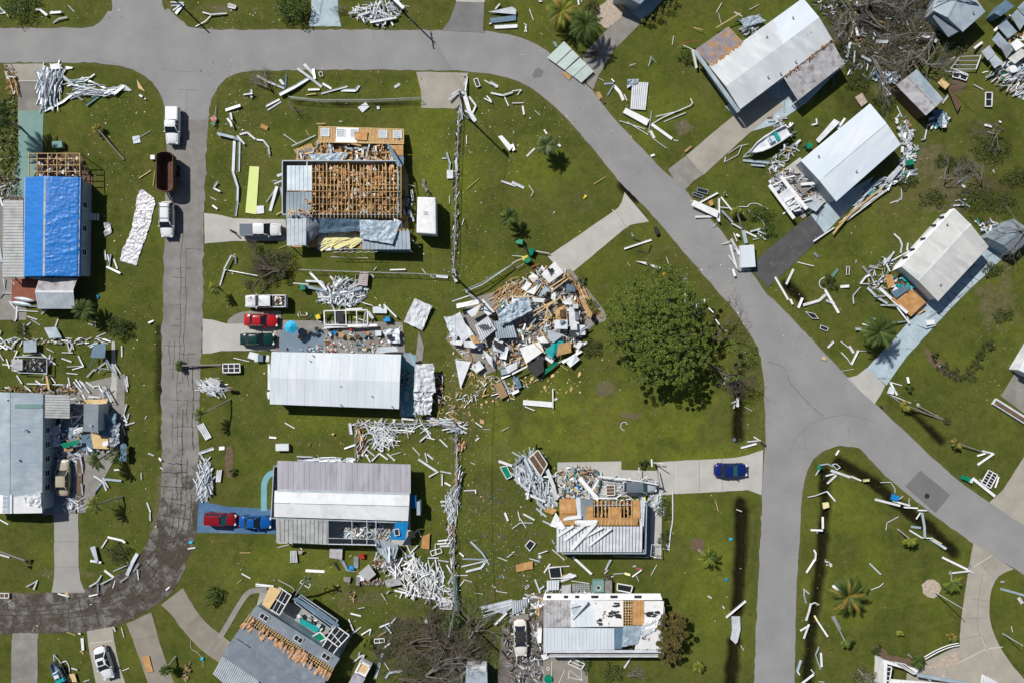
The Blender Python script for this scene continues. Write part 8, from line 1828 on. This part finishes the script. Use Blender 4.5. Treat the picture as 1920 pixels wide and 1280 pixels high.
for a in ((480,320,"1502,1000 1670,963 1674,998 1506,1034",'white_pure',1.3),(480,320,"1458,1100 1530,1060 1610,1240 1545,1290",'white',1.2),(480,320,"1408,1095 1470,1095 1530,1230 1540,1290 1480,1290",'white_roof',.8,'roof_sheet',.25),
 (480,320,"1640,1160 1740,1090 1800,1190 1690,1280",'white',1.5,'roof_sheet',0,.3),(480,320,"1580,1060 1690,1000 1700,1040 1620,1100",'white_roof',1.5),(480,320,"1700,960 1790,1060 1740,1090 1690,1040",'white',1.4),
 (480,320,"1780,1130 1920,1120 1960,1250 1800,1260",'bluegrey',1.3,'roof_sheet',0,.3),(480,320,"1530,1100 1600,1180 1680,1290 1620,1290",'white_roof',1.0),(480,640,"1450,0 1560,-10 1540,30 1470,20",'white',.9),(480,320,"1600,1240 1640,1230 1680,1290 1630,1295",'wood',1.6,'board'),
 (960,320,"218,780 320,682 388,765 280,845",'white_pure',2.2),(960,320,"-110,1040 130,930 150,1050 130,1180 -90,1170",'foil',1.8,'foil_sheet',.45),(960,320,"105,910 195,850 235,830 165,930",'white_pure',2.0),(960,320,"140,940 240,810 245,830 190,935",'wood',1.9,'board'),
 (960,320,"70,885 110,830 150,850 105,905",'white_pure',1.7,'box_wall'),(960,320,"120,800 160,770 200,800 160,840",'white_pure',1.8,'box_wall'),(960,320,"180,930 255,870 285,895 210,950",'bluegrey',1.6),(960,320,"375,985 440,950 455,1000 400,1005",'white',1.7),(960,320,"415,950 465,960 475,995 420,995",'wood',1.8,'board'),
 (960,320,"320,1040 400,1005 420,1120 330,1120",'wood',1.5,'floor_board'),(960,320,"360,1045 398,1040 395,1100 358,1100",'brown',1.7,'floor_board'),(960,320,"318,1120 418,1120 416,1188 320,1185",'white_roof',1.7),(960,320,"360,1122 398,1122 398,1152 360,1152",'slate',1.95,'pane'),
 (960,320,"425,1030 450,1005 505,1150 430,1160",'white',1.3),(960,320,"472,1060 505,1060 505,1120 475,1125",'slate',1.5,'appliance'),(960,320,"455,1000 495,1000 498,1035 460,1035",'white_pure',1.9,'box_wall'),(960,320,"265,1190 390,1230 310,1290 270,1260",'silver',1.3),
 (960,320,"515,975 545,975 605,1075 590,1110 560,1080",'wood',1.4,'floor_board'),(960,320,"400,840 470,870 470,910 410,900",'steel_blue',1.3),(960,320,"425,1200 455,1190 490,1240 450,1260",'dark',1.5,'appliance'),(960,320,"470,1240 540,1170 590,1150 560,1210 490,1245",'bluegrey',.9,'torn_sheet',.2),
 (960,320,"240,1240 275,1290 220,1290 180,1260",'white_pure',1.4),(960,320,"300,910 330,920 320,980 290,960",'white_pure',1.6,'box_wall'),(960,320,"0,950 60,955 40,990 0,985",'white',1.6),(960,320,"150,950 250,960 235,990 160,985",'white_pure',1.9),(960,320,"435,1140 485,1135 490,1195 440,1195",'white',1.5),
 (960,640,"55,50 205,0 240,70 105,165",'white_pure',1.2),(960,640,"110,190 230,100 240,220 180,265",'dark',.9,'tent_sheet'),(960,640,"245,75 330,-10 390,0 340,70 300,130",'teal',1.0),(960,640,"350,20 440,0 445,80 330,110",'wood',.9,'board'),(960,640,"0,235 110,180 115,190 0,250",'white_pure',1.2,'beam'),
 (960,640,"5,262 40,252 75,340 40,355",'steel_blue',.5,'door'),(960,640,"-150,20 -70,20 -20,60 -60,90 -140,70",'white',1.0),(960,640,"235,215 330,150 350,160 250,245",'green_bin',.6,'screen_frame'),(480,640,"1630,150 1700,150 1700,200 1640,200",'dark',.6,'appliance'),(480,640,"1780,-10 1860,20 1840,60 1790,40",'dark',1.3,'appliance'),
 (480,640,"1560,0 1700,0 1640,50 1560,40",'white',1.2),(480,640,"1700,60 1770,120 1780,200 1740,150",'white',1.0),(480,640,"1870,190 1960,150 1960,200 1890,240",'white',.8)): cq(*a)
for i in range(11):
 x,y=(rr(870,1000),rr(640,700)) if i%2 else (rr(1000,1105),rr(560,680)); a=rr(0,3.14); u,v=rr(6,14),rr(5,10); ca,sa=math.cos(a),math.sin(a)
 cq(0,0,' '.join(f'{4*(x+ca*p_*u-sa*q_*v):.0f},{4*(y+sa*p_*u+ca*q_*v):.0f}' for p_,q_ in ((-1,-1),(1,-1),(1,1),(-1,1))),rnd.choice(('white','white','white_pure','white_roof','silver','peeled','wood','bluegrey')),rr(.4,.9))
for ox,oy,s in ((960,320,"240,1000 300,1090"),(960,320,"160,1090 370,945"),(960,320,"150,1060 330,970"),(960,320,"200,1170 300,1080"),(960,320,"270,1010 240,1150"),(960,320,"0,945 150,945"),(960,320,"385,800 400,760"),(960,320,"280,880 400,800"),(960,320,"290,910 420,810"),(480,320,"1700,980 1640,1100"),(960,640,"150,0 250,90")):
 a,b=tp(ox,oy,s); m=MB(); m.beam(P(*a,1.9),P(*b,2.0),.16,.14); m.build('timber','wood_pale',t)
p=P(960+285/4,320+755/4,2.5); m=MB()
for i in range(7): m.box((p.x+rr(-.4,.4),p.y+rr(-.3,.3),2.55),(rr(.2,.6),rr(.1,.3),.04),rr(0,3))
m.build('roof_hole','dark',t)
for s in ("610,1065 700,1060","635,1130 700,1070"): pass
heap('ring of splinters and scraps around the collapsed house',[(850,600),(900,700),(1000,720),(1100,640),(1090,660),(1010,705),(960,750),(900,740),(870,690),(840,640)],130,dict(white=4,wood=3,wood_pale=3,silver=1,ply=1),(.2,1.2),(.05,.25),.2)
strips(960,640,'bent white flashing along the lower right side of the collapsed house',"375,155 440,120 520,70:26p;480,80 520,30 560,5:20p;340,160 400,130:10;0,390 50,365:26p;60,280 120,320:5o;360,175 415,215:4o",z0=.3,hi=.4)
strips(480,320,'long pale bars crossing the upper edge of the collapsed house',"1575,912 1700,860 1925,705:9s;1575,912 1700,985:8s;1478,985 1610,938:9;1720,800 1760,820:6d;1600,940 1690,990:8b",z0=.8,hi=.6)
hose(tp(960,320,"0,700 40,675 90,660 120,640"),'thin curved white pipe at the top of the collapsed house',r=.06,z=.8)
strips(960,320,'thin rods by the green bins at the collapsed house',"165,605 280,625:7;90,570 110,610:14k;0,640 90,650:5;30,735 90,700:5d;140,730 200,700:14r;150,755 205,730:10r",z0=.4,hi=.3)
bush(1090,528,.9,'small grey green bush at the corner of the centre driveway',('leaf_olive','leaf_grey'),.8,400,.2)
bush(1108,575,1.2,'dense bush at the right edge of the collapsed house',('leaf_dark','leaf_yellow'),1.0,600,.2)
bush(1108,650,1.6,'olive bush below the right corner of the collapsed house',('leaf_olive','leaf_dark'),.9,800,.2)
# ---- power poles, wires, flag poles
def pole(x,y,h,label,arm=None,r=.15,mat='bark_pale'):
 c=P(x,y); t=thing('utility_pole',label,'utility pole',(c.x,c.y,0)); m=MB(); m.tube([c,c+Vector((0,0,h))],[r,r*.75],10); m.build('post',mat,t)
 if arm is not None:
  d=Vector((math.cos(R(arm)),math.sin(R(arm)),0)); m=MB(); m.beam(c+Vector((0,0,h-.5))-d*1.3,c+Vector((0,0,h-.5))+d*1.3,.12,.14); m.build('crossarm','bark',t)
  for s in(-1.1,-.4,.5,1.1): m=MB(); m.tube([c+d*s+Vector((0,0,h-.45)),c+d*s+Vector((0,0,h-.2))],.06,6); m.build('insulator','white',t)
 return c+Vector((0,0,h-.3))
T1=pole(732,0,9.5,'tall utility pole at the top verge beside the twisted white heap',100); T2=pole(871,215,9.5,'tall utility pole beside the tan driveway wrapped in torn flashings')
m=MB(); p=T2; m.tube([p+Vector((.35,0,-1.3)),p+Vector((.35,0,-.5))],.24,10); m.build('transformer','silver',bpy.data.objects['utility_pole.001'])
T3=pole(858,524,9.5,'tall utility pole with a broken crossarm above the collapsed house',-22); T4=pole(853,1140,9.5,'tall utility pole at the lower end of the middle fence')
pole(310,-18,9.5,'utility pole beyond the top edge throwing a long thin shadow')
def wire(a,b,label,sag=.8,off=0):
 m=MB(); pts=[lerp(a,b,k/12)+Vector((off,0,-sag*4*(k/12)*(1-k/12))) for k in range(13)]; m.tube(pts,.018,4); m.build('power_line','bark_pale',label=label,cat='power line')
wire(T1,T2,'left one of two power lines crossing the top road',.4,-.2); wire(T1,T2,'right one of two power lines crossing the top road',.8,.25)
wire(T2,T3,'power line running beside the upper debris fence',.9); wire(T3,T4,'power line running down beside the middle debris fence',1.4); wire(T3,T4,'lower slack cable beside the middle debris fence',2.2,.4)
for (bx,by,h,l) in ((1751,1108,6.6,'slim flagpole rising from the round gravel bed'),(1880,1187,3.8,'short slim pole on the lawn right of the curved driveway')):
 c=P(bx,by); m=MB(); m.tube([c,c+Vector((0,0,h))],[.09,.05],8); m.disc(c+Vector((0,0,h)),.08,.08,8); m.build('flagpole','silver',label=l,cat='flagpole')
def fence(label,pts,h=1.1,step=2.4,mat='silver_dark',low=False):
 c=P(*pts[0]); t=thing('wire_fence',label,'fence',(c.x,c.y,0))
 V=[P(*p) for p in pts]; m=MB()
 for a,b in zip(V[:-1],V[1:]): m.beam(a+Vector((0,0,h)),b+Vector((0,0,h)),.05,.05)
 m.build('rail',mat,t)
 for a,b in zip(V[:-1],V[1:]):
  k=max(1,int((b-a).length/step))
  for i in range(k+1): m=MB(); q=lerp(a,b,i/k); m.tube([q,q+Vector((0,0,h))],.035,6); m.build('post',mat,t)
  for i in range(1,7):
   pass
 m=MB()
 for a,b in zip(V[:-1],V[1:]):
  for z in (.1,.3,.5,.7,.9): m.beam(a+Vector((0,0,z)),b+Vector((0,0,z)),.012,.012)
 m.build('wire_mesh',mat,t)
fence('low wire fence along the north lawn left of the tan driveway',[(545,186),(600,192),(700,192),(790,188)]); fence('wire fence running down the east side of the stripped house lawn',[(862,200),(857,320),(853,480),(850,508)])
fence('wire fence between the box trailer lawn and the patio lawn',[(565,507),(680,511),(780,514),(842,518)]); fence('wire fence corner above the lilac roof house',[(668,865),(669,791),(855,792),(857,870),(855,950)])
fence('short fence along the lower middle boundary',[(853,1000),(852,1090),(856,1140)]); fence('rail fence at the upper edge of the collapsed house',[(868,546),(905,530),(960,497)],.9)
# ---- bare and fallen trees
for a in ((1600,20,20,4.5,'bare grey fallen tree top left of the upper right tangle',.8,5,.16),(1650,60,160,4.5,'bare fallen tree in the middle of the upper right tangle',.8,5,.16),(1690,20,60,4.5,'bare tree limbs above the askew shed',1.,5,.17),(1740,70,200,4.5,'bare tree crossing toward the corner house',1.,5,.15),(1630,110,-40,4.0,'bare branches lying below the upper right tangle',.6,4,.13),(1700,100,-70,4.0,'bare branches directly above the askew shed',.6,4,.13),(1580,30,-120,3.2,'twiggy branches touching the big white roof',1.6,4,.08),(1800,20,150,4.0,'bare tree leaning over the corner house roof',3.6,4,.09),
 (1560,0,-20,4,'bare limbs at the top edge right of the big white roof',.8,5,.12),(1720,130,10,3,'bare branches right above the askew shed roof',1.2,4,.1)):
 deadtree(a[0],a[1],a[2],a[3],a[4],a[5],a[6],a[7],n=3)
heap('brown twigs and leaf litter under the upper right fallen trees',tp(1440,0,"330,0 1260,0 1320,280 1150,500 900,560 600,520 480,200"),1500,dict(dead_twig=6,bark=3,leaf_olive=4,leaf_brown=2,bark_pale=2),(.4,1.8),(.015,.05),.7,flat=.03,name='twig_litter',cat='twig litter')
for a in ((770,1200,10,4.5,'bare fallen tree left of the bottom tangle'),(830,1210,150,4.5,'bare fallen tree in the middle of the bottom tangle'),(880,1190,80,3.8,'bare upright branches right of the bottom tangle'),(900,1235,200,4.0,'bare fallen tree right of the bottom tangle'),(800,1260,30,4,'bare branches at the bottom edge above the shed'),(850,1250,100,3.5,'bare branches leaning over the bottom shed'),(750,1265,-20,3.5,'bare branches at the bottom edge right of the cart')): deadtree(*a,.6,5,.12,'bark' if a[0]%20 else 'dead_twig',n=4)
heap('brown twigs and leaf litter of the bottom tangle',[(700,1180),(790,1150),(870,1150),(930,1180),(940,1260),(900,1290),(740,1290),(700,1250)],1300,dict(dead_twig=6,bark=4,leaf_olive=4,leaf_dark=3,bark_pale=1),(.3,1.5),(.015,.05),.7,flat=.03,name='twig_litter',cat='twig litter')
bush(845,1165,1.5,'dark spiky bush above the bottom tangle at the fence end',('leaf_dark','leaf_grey'),1.4,700,.28); bush(688,1205,1.0,'bright green small bush left of the bottom tangle',('leaf_yellow','leaf_tree'),.9,500,.2)
bush(885,1200,.8,'yellow green bush inside the bottom tangle',('leaf_yellow','leaf_olive'),.8,300,.2); bush(945,1165,1.0,'bright leafy bush beside the corrugated silver sheet',('leaf_yellow','leaf_tree'),.8,300,.2); bush(985,1138,.9,'dark vine clump left of the patchwork roof',('leaf_dark','leaf_tree'),.8,300,.2)
deadtree(530,510,170,3.2,'dead spreading tree with dark leaves above the white loaded pickup',.7,5,.16,mat='bark',leaves=('leaf_dark','leaf_olive','bark'),nl=1900,lr=30,n=4,lsz=.18); bush(515,490,3.0,'dark leafless thicket below the covered pickup driveway',('leaf_dark','leaf_olive','bark'),1.2,1500,.22,ry=2.2)
deadtree(505,168,150,1.8,'dry brown brush pile on the north lawn beside the white scraps',.3,4,.07,'bark_pale',n=5); deadtree(545,195,-40,1.6,'small dead branch throwing a thin shadow above the stripped house',.8,4,.07,n=2); deadtree(650,18,170,1.2,'dry twig pile left of the twisted white heap',.3,4,.05,'bark_pale',n=4)
bush(545,8,2.6,'dark green tree top at the top edge left of the pale driveway',('leaf_dark','leaf_tree'),2.5,2200,.25,name='tree',cat='tree'); bush(30,0,3.0,'dark green tree top in the upper left corner',('leaf_dark','leaf_tree'),2,1500,.25,name='tree',cat='tree')
bush(222,612,1.7,'dark round shrub right of the porch palm',('leaf_dark',),1.6,900,.24); bush(220,1035,1.9,'dense green shrub among white strips on the lower left lawn',('leaf_dark','leaf_olive'),1.2,900,.22); bush(400,1115,1.5,'dark green shrub below the wet street bend',('leaf_dark','leaf_tree'),1.2,700,.25)
bush(1232,870,.0001,'x') if 0 else None
bush(1205,870,.8,'small dark bush at the end of the block patio',('leaf_dark',),.9,400,.2); bush(1245,955,1.2,'narrow olive hedge right of the half stripped house',('leaf_olive','leaf_tree'),.8,700,.18,ry=2.0); bush(1245,1010,.9,'lower end of the olive hedge beside the white cable',('leaf_olive','leaf_dark'),.7,400,.18,ry=1.8)
bush(1098,1240,.9,'green clump at the lower wall of the patchwork roof house',('leaf_tree','leaf_dark'),.8,350,.2,ry=2.2); bush(1145,1258,1.6,'olive shrub at the bottom below the patchwork roof',('leaf_tree','leaf_olive'),1,700,.2); deadtree(1175,1262,20,1.5,'small bare shrub at the bottom beside the olive shrub',.3,4,.05,n=4)
bush(1555,530,1.2,'small dark bush inside the half ring of edging',('leaf_dark','leaf_olive'),.9,500,.2); bush(1425,400,2.2,'low green hedge patch on the verge right of the beams',('leaf_dark','leaf_tree'),.9,900,.2,ry=1.2); bush(1440,430,1.4,'lower green patch on the verge right of the beams',('leaf_dark','leaf_tree'),.8,600,.2)
for i,(x,y,r_) in enumerate(((1752,668,.8),(1770,688,1.1),(1790,700,1.1),(1818,702,1.3),(1830,680,1.0),(1840,662,.9),(1855,645,1.0))): bush(x,y,r_,ordw(i+1).replace('first','leftmost')+(' from left' if i else '')+' of the low shrubs curving round the mulch bed at right',('leaf_dark','leaf_olive'),.7,350,.18,group='low shrubs round the mulch bed')
for i,(x,y,r_) in enumerate(((1215,38,1.0),(1232,28,1.1),(1248,12,1.3),(1262,0,1.2))): bush(x,y,r_,ordw(i+1).replace('first','leftmost')+(' from left' if i else '')+' of the yellow green hedge shrubs beside the top driveway',('leaf_yellow','leaf_olive'),.9,450,.18,group='hedge shrubs beside the top driveway')
bush(1110,12,1.2,'dark shrub on the gravel bed at the top',('leaf_dark','brown'),1,500,.2); bush(1283,105,1.1,'small dark shrub left of the rusty awning',('leaf_dark','leaf_tree'),1.0,450,.2)
bush(1645,1218,.9,'small round dark shrub above the white porch ruin',('leaf_dark',),1,400,.18); bush(1620,1270,1.8,'grey green shrub with bare stems left of the porch ruin',('leaf_grey','leaf_olive'),1.0,600,.3); deadtree(1605,1250,-60,2.2,'white stemmed bare branches left of the porch ruin',.5,4,.06,'bark_pale',n=3)
bush(1705,728,.8,'small bush below the pale blue driveway on the right lawn',('leaf_dark','leaf_tree'),.8,350,.18,ry=.5); bush(435,885,.7,'small bush over the brown planting bed',('leaf_tree','leaf_dark'),.7,300,.18); bush(612,598,.6,'small plant inside the patio window frame',('leaf_tree',),.4,200,.15)
for i,(x,y,r_,l) in enumerate(((1590,90,1.8,'dark foliage below the twiggy branches at the big roof'),(1610,150,2.2,'dark olive bush between the two white houses'),(1660,190,1.9,'olive bush left of the askew shed'),(1790,90,1.6,'bright green bush right of the fallen trees'),(1760,110,1.5,'olive bush right of the fallen trees'),(1800,310,2.2,'dark tangled bush on the right hand grass'),(1860,280,3.0,'large dark olive thicket near the right edge'),(1905,330,2.4,'dark thicket at the right edge'),(1750,370,2.2,'dark olive scrub above the weathered white roof'),(1830,370,3.2,'wide dark scrub above the grey shed'),(1880,380,2.4,'dark scrub left of the right edge above the shed'),(1700,340,1.6,'thin olive scrub right of the clean white house'),(1860,505,1.6,'olive weeds right of the pale blue driveway'),(1880,590,1.6,'weeds at the right edge below the shed'),(1770,300,1.5,'thin olive weeds in the right hand grass'),(1640,215,1.7,'dark bush at the top corner of the clean white roof'))): bush(x,y,r_,l,('leaf_dark','leaf_olive','leaf_dark'),.8,int(260*r_),.22,ry=r_*.7)
for a in ((1870,250,200,2.6,'bare branches at the right edge above the thicket'),(1830,340,120,2.6,'bare branches in the dark scrub at right'),(1760,340,40,2.4,'bare branches above the weathered white roof'),(1890,440,180,3.0,'bare branches lying over the grey shed roof')): deadtree(*a,1.0 if a[0]!=1890 else 3.0,4,.08,n=3)
bush(215,855,1.3,'dark foliage hanging beside the blue bent metal',('leaf_dark','leaf_tree'),1.5,500,.22); bush(40,620,1.2,'dark weeds at the left above the junk yard',('leaf_dark','leaf_olive'),.6,400,.2)
heap('dark green creepers at the left edge above the carport',[(0,180),(30,190),(38,300),(30,370),(0,370)],300,dict(leaf_dark=4,leaf_tree=3,shell=1,leaf_olive=2),(.2,.7),(.1,.25),.6,flat=.02,name='creeper',cat='creeper')
bush(115,1255,1.0,'weeds round the small dark boat',('leaf_olive','leaf_dark'),.4,300,.18)
hose([(115,1242),(124,1239),(130,1250),(129,1266),(118,1280),(106,1284)],'round pale edging beside the small dark boat',r=.08)
quad(0,960,"1065,1078 1122,1070 1152,1188 1105,1198",'ply','orange plywood sheet on the lower left driveway',name='board',cat='board',z=.12)
quad(0,960,"525,1205 570,1198 590,1262 522,1262",'wood_pale','tan mattress like board beside the small dark boat',name='board',cat='board',z=.3)
heap('tan stump pieces in the shade on the lower left lawn',tp(0,960,"1370,1250 1400,1120 1440,1110 1445,1140 1400,1265"),22,dict(wood=3,silver_dark=2,bark=2),(.2,.7),(.15,.35),.3)
quad(0,960,"690,255 725,243 752,350 735,375",'silver','upright pale ribbed sheet on the lower left lawn',z=.4); quad(0,960,"610,940 632,938 638,1028 620,1032",'white_pure','white board on the grass right of the lower left car')
scr(0,960,"0,605 68,606 66,642 0,640",'white tray with red and dark contents at the left edge of the wet street',n=2,pane='brown')
strips(0,960,'white strips on the lower left lawn left of the wet bend',"0,50 65,88:12p;0,315 75,335:12p;680,360 770,370:20;810,183 930,205 950,220:18p;765,265 808,200:12p;850,440 975,385:8s;955,470 1000,370 1035,305:36s;1005,440 1048,375:12p;1040,420 1042,505:10;910,515 960,480:10;790,430 855,485:22p;765,530 850,490:10s;850,565 865,512:8;680,550 740,515 765,470:12s;740,515 735,600:22d;670,625 745,605:12p;210,550 285,510:10s;260,575 285,505:12p",hi=.4)
strips(0,960,'white and dark pieces lying on the wet part of the street',"440,605 520,630:12;495,600 510,620:24o;505,630 512,660:16d;60,670 90,655:5;1247,580 1278,555:14p;680,690 690,685:8",hi=.15)
strips(0,960,'white scraps right of the wet street bend',"1128,0 1132,60:10p;1165,108 1182,100:8;1412,270 1468,262:14p;1815,455 1880,492:12p;1800,300 1880,300:5o;1780,530 1820,500:5o")
strips(0,960,'scraps between the lower left driveways',"505,892 568,920:6o;590,905 615,900:14p;860,850 868,890:14p;912,860 935,932:6;605,1035 632,1058:9o;920,1185 975,1162:5;635,1262 675,1252:9;540,1165 590,1172:10")
m=MB(); m.tube([P(0,1033,.5),P(47,1050,.25)],.14,8); m.build('fallen_log','bark_pale',label='grey palm trunk lying on the lawn at the left edge',cat='log'); bush(52,1055,.7,'dry crown of the grey trunk on the left lawn',('leaf_olive','bark'),.5,260,.2,stem=False)
hose(tp(0,960,"1430,950 1435,1020 1480,1050 1520,1100 1522,1165"),'thin pale cord on the grass below the curved driveway',r=.025)
for a in ((1330,640,20,3.6,'bare limbs on the right side of the big green tree'),(1320,680,-20,3.4,'bare lower right limbs of the big green tree'),(1345,700,-40,2.6,'thin bare branches beside the right hand ditch')): deadtree(*a,1.6,5,.1,'bark',leaves=('leaf_pine','leaf_dark'),nl=260,lr=18,n=3)
for i,(x,y,r_,k) in enumerate(((1600,40,2.2,0),(1640,15,2.6,0),(1680,45,2.8,0),(1720,20,2.4,0),(1650,85,2.6,0),(1700,100,2.2,0),(1745,80,1.8,0),(1600,110,1.8,0),(760,1190,2.6,1),(800,1220,2.8,1),(850,1225,2.6,1),(780,1265,2.6,1),(720,1220,1.8,1),(900,1215,1.9,1),(845,1270,2.4,1))): bush(x,y,r_,ordw(i+1-8*k)+' dark leafy clump low in the '+('upper right','bottom')[k]+' tangle of fallen trees',('leaf_dark','leaf_olive','bark'),.5,int(620*r_),.18,group='dark leafy clumps in the '+('upper right','bottom')[k]+' tangle',stem=False)
# ---- small litter nobody could count
def litter(name,label,zones,mats,wt,sz=(.05,.2),mult=1):
 m=MB()
 for cx,cy,rx,ry,n in zones:
  for _ in range(int(n*mult)):
   a=rr(0,6.283); q=math.sqrt(rnd.random())*(1 if rnd.random()<.7 else rr(.6,1.5)); cl=rnd.random()
   p=P(cx+rx*q*math.cos(a),cy+ry*q*math.sin(a)); s=rr(*sz)*(1 if cl<.9 else 2.2); rz=rr(0,6); e=rr(.3,1)
   d=Vector((math.cos(rz),math.sin(rz),rr(-.2,.2)))*s; f=Vector((-math.sin(rz),math.cos(rz),rr(-.2,.2)))*s*e; p.z=rr(.03,.07)
   m.add([p-d,p+f,p+d,p-f],[(0,1,2,3)],rnd.choices(range(len(mats)),wt)[0])
 m.build(name,mats,label=label,cat='litter',kind='stuff')
Z=[(200,260,110,90,260),(430,150,60,40,110),(430,230,50,60,280),(500,240,80,70,170),(450,340,60,100,200),(620,160,180,40,150),(830,300,60,120,180),(920,250,80,100,260),(1010,240,90,70,220),(880,330,60,150,260),(780,560,100,70,200),(900,480,60,60,160),(980,430,90,60,110),(1200,250,120,90,130),(1320,150,70,60,70),(1360,350,80,60,120),(1550,500,150,90,200),(1650,400,90,90,150),(1760,300,120,120,260),(1850,560,60,90,160),(1880,700,40,60,100),(1780,740,80,60,60),(230,420,50,120,150),(230,580,60,60,90),(150,640,160,40,150),(240,750,50,90,150),(230,900,60,60,110),(60,1040,60,50,60),(230,1030,70,60,110),(100,1200,110,60,90),(420,520,50,60,150),(450,740,70,60,180),(600,820,160,40,260),(780,850,90,90,420),(860,760,60,90,500),(900,700,60,70,420),(900,850,60,120,260),(890,960,70,110,420),(700,930,0,0,0),(560,1070,150,40,170),(700,1090,120,60,300),(640,1140,110,50,220),(800,1150,80,60,190),(930,1030,80,90,520),(960,1080,90,40,380),(1000,900,60,60,180),(1100,760,160,60,120),(1300,800,110,60,50),(1330,500,80,60,120),(1230,460,60,40,60),(1400,760,20,90,60),(1310,980,60,60,70),(1300,1100,100,90,50),(1540,900,40,60,40),(1600,1000,120,120,40),(1540,1150,40,120,60),(1150,700,60,40,60),(1400,660,30,60,50),(1650,300,0,0,0),(1480,640,40,60,80),(420,1060,60,60,80),(330,60,0,0,0),(400,30,80,25,110),(180,20,60,25,80),(80,30,60,25,80),(750,30,70,25,60),(500,30,60,22,60),(1000,60,60,50,110),(1730,900,80,60,40)]
litter('lawn_litter','pale leaf and paper crumbs strewn over the lawns',Z,['wood_pale','white','leaf_gold','insul_yellow','silver','leaf_yellow','brown'],[3,2,3,1,2,4,3],(.02,.06),1.4)
litter('dark_litter','dark shingle scraps strewn on the grass left of the half stripped house',[(930,990,70,90,110),(980,970,50,60,40),(940,1080,70,60,40),(800,1000,60,60,20)],['seam','steel_blue'],[3,1],(.06,.17))
litter('splinter_litter','tan splinters strewn between the rubble house and the carport',[(880,740,60,60,70),(880,650,50,50,60),(1010,720,70,30,50)],['wood','wood_pale','insul'],[2,3,1],(.08,.25))
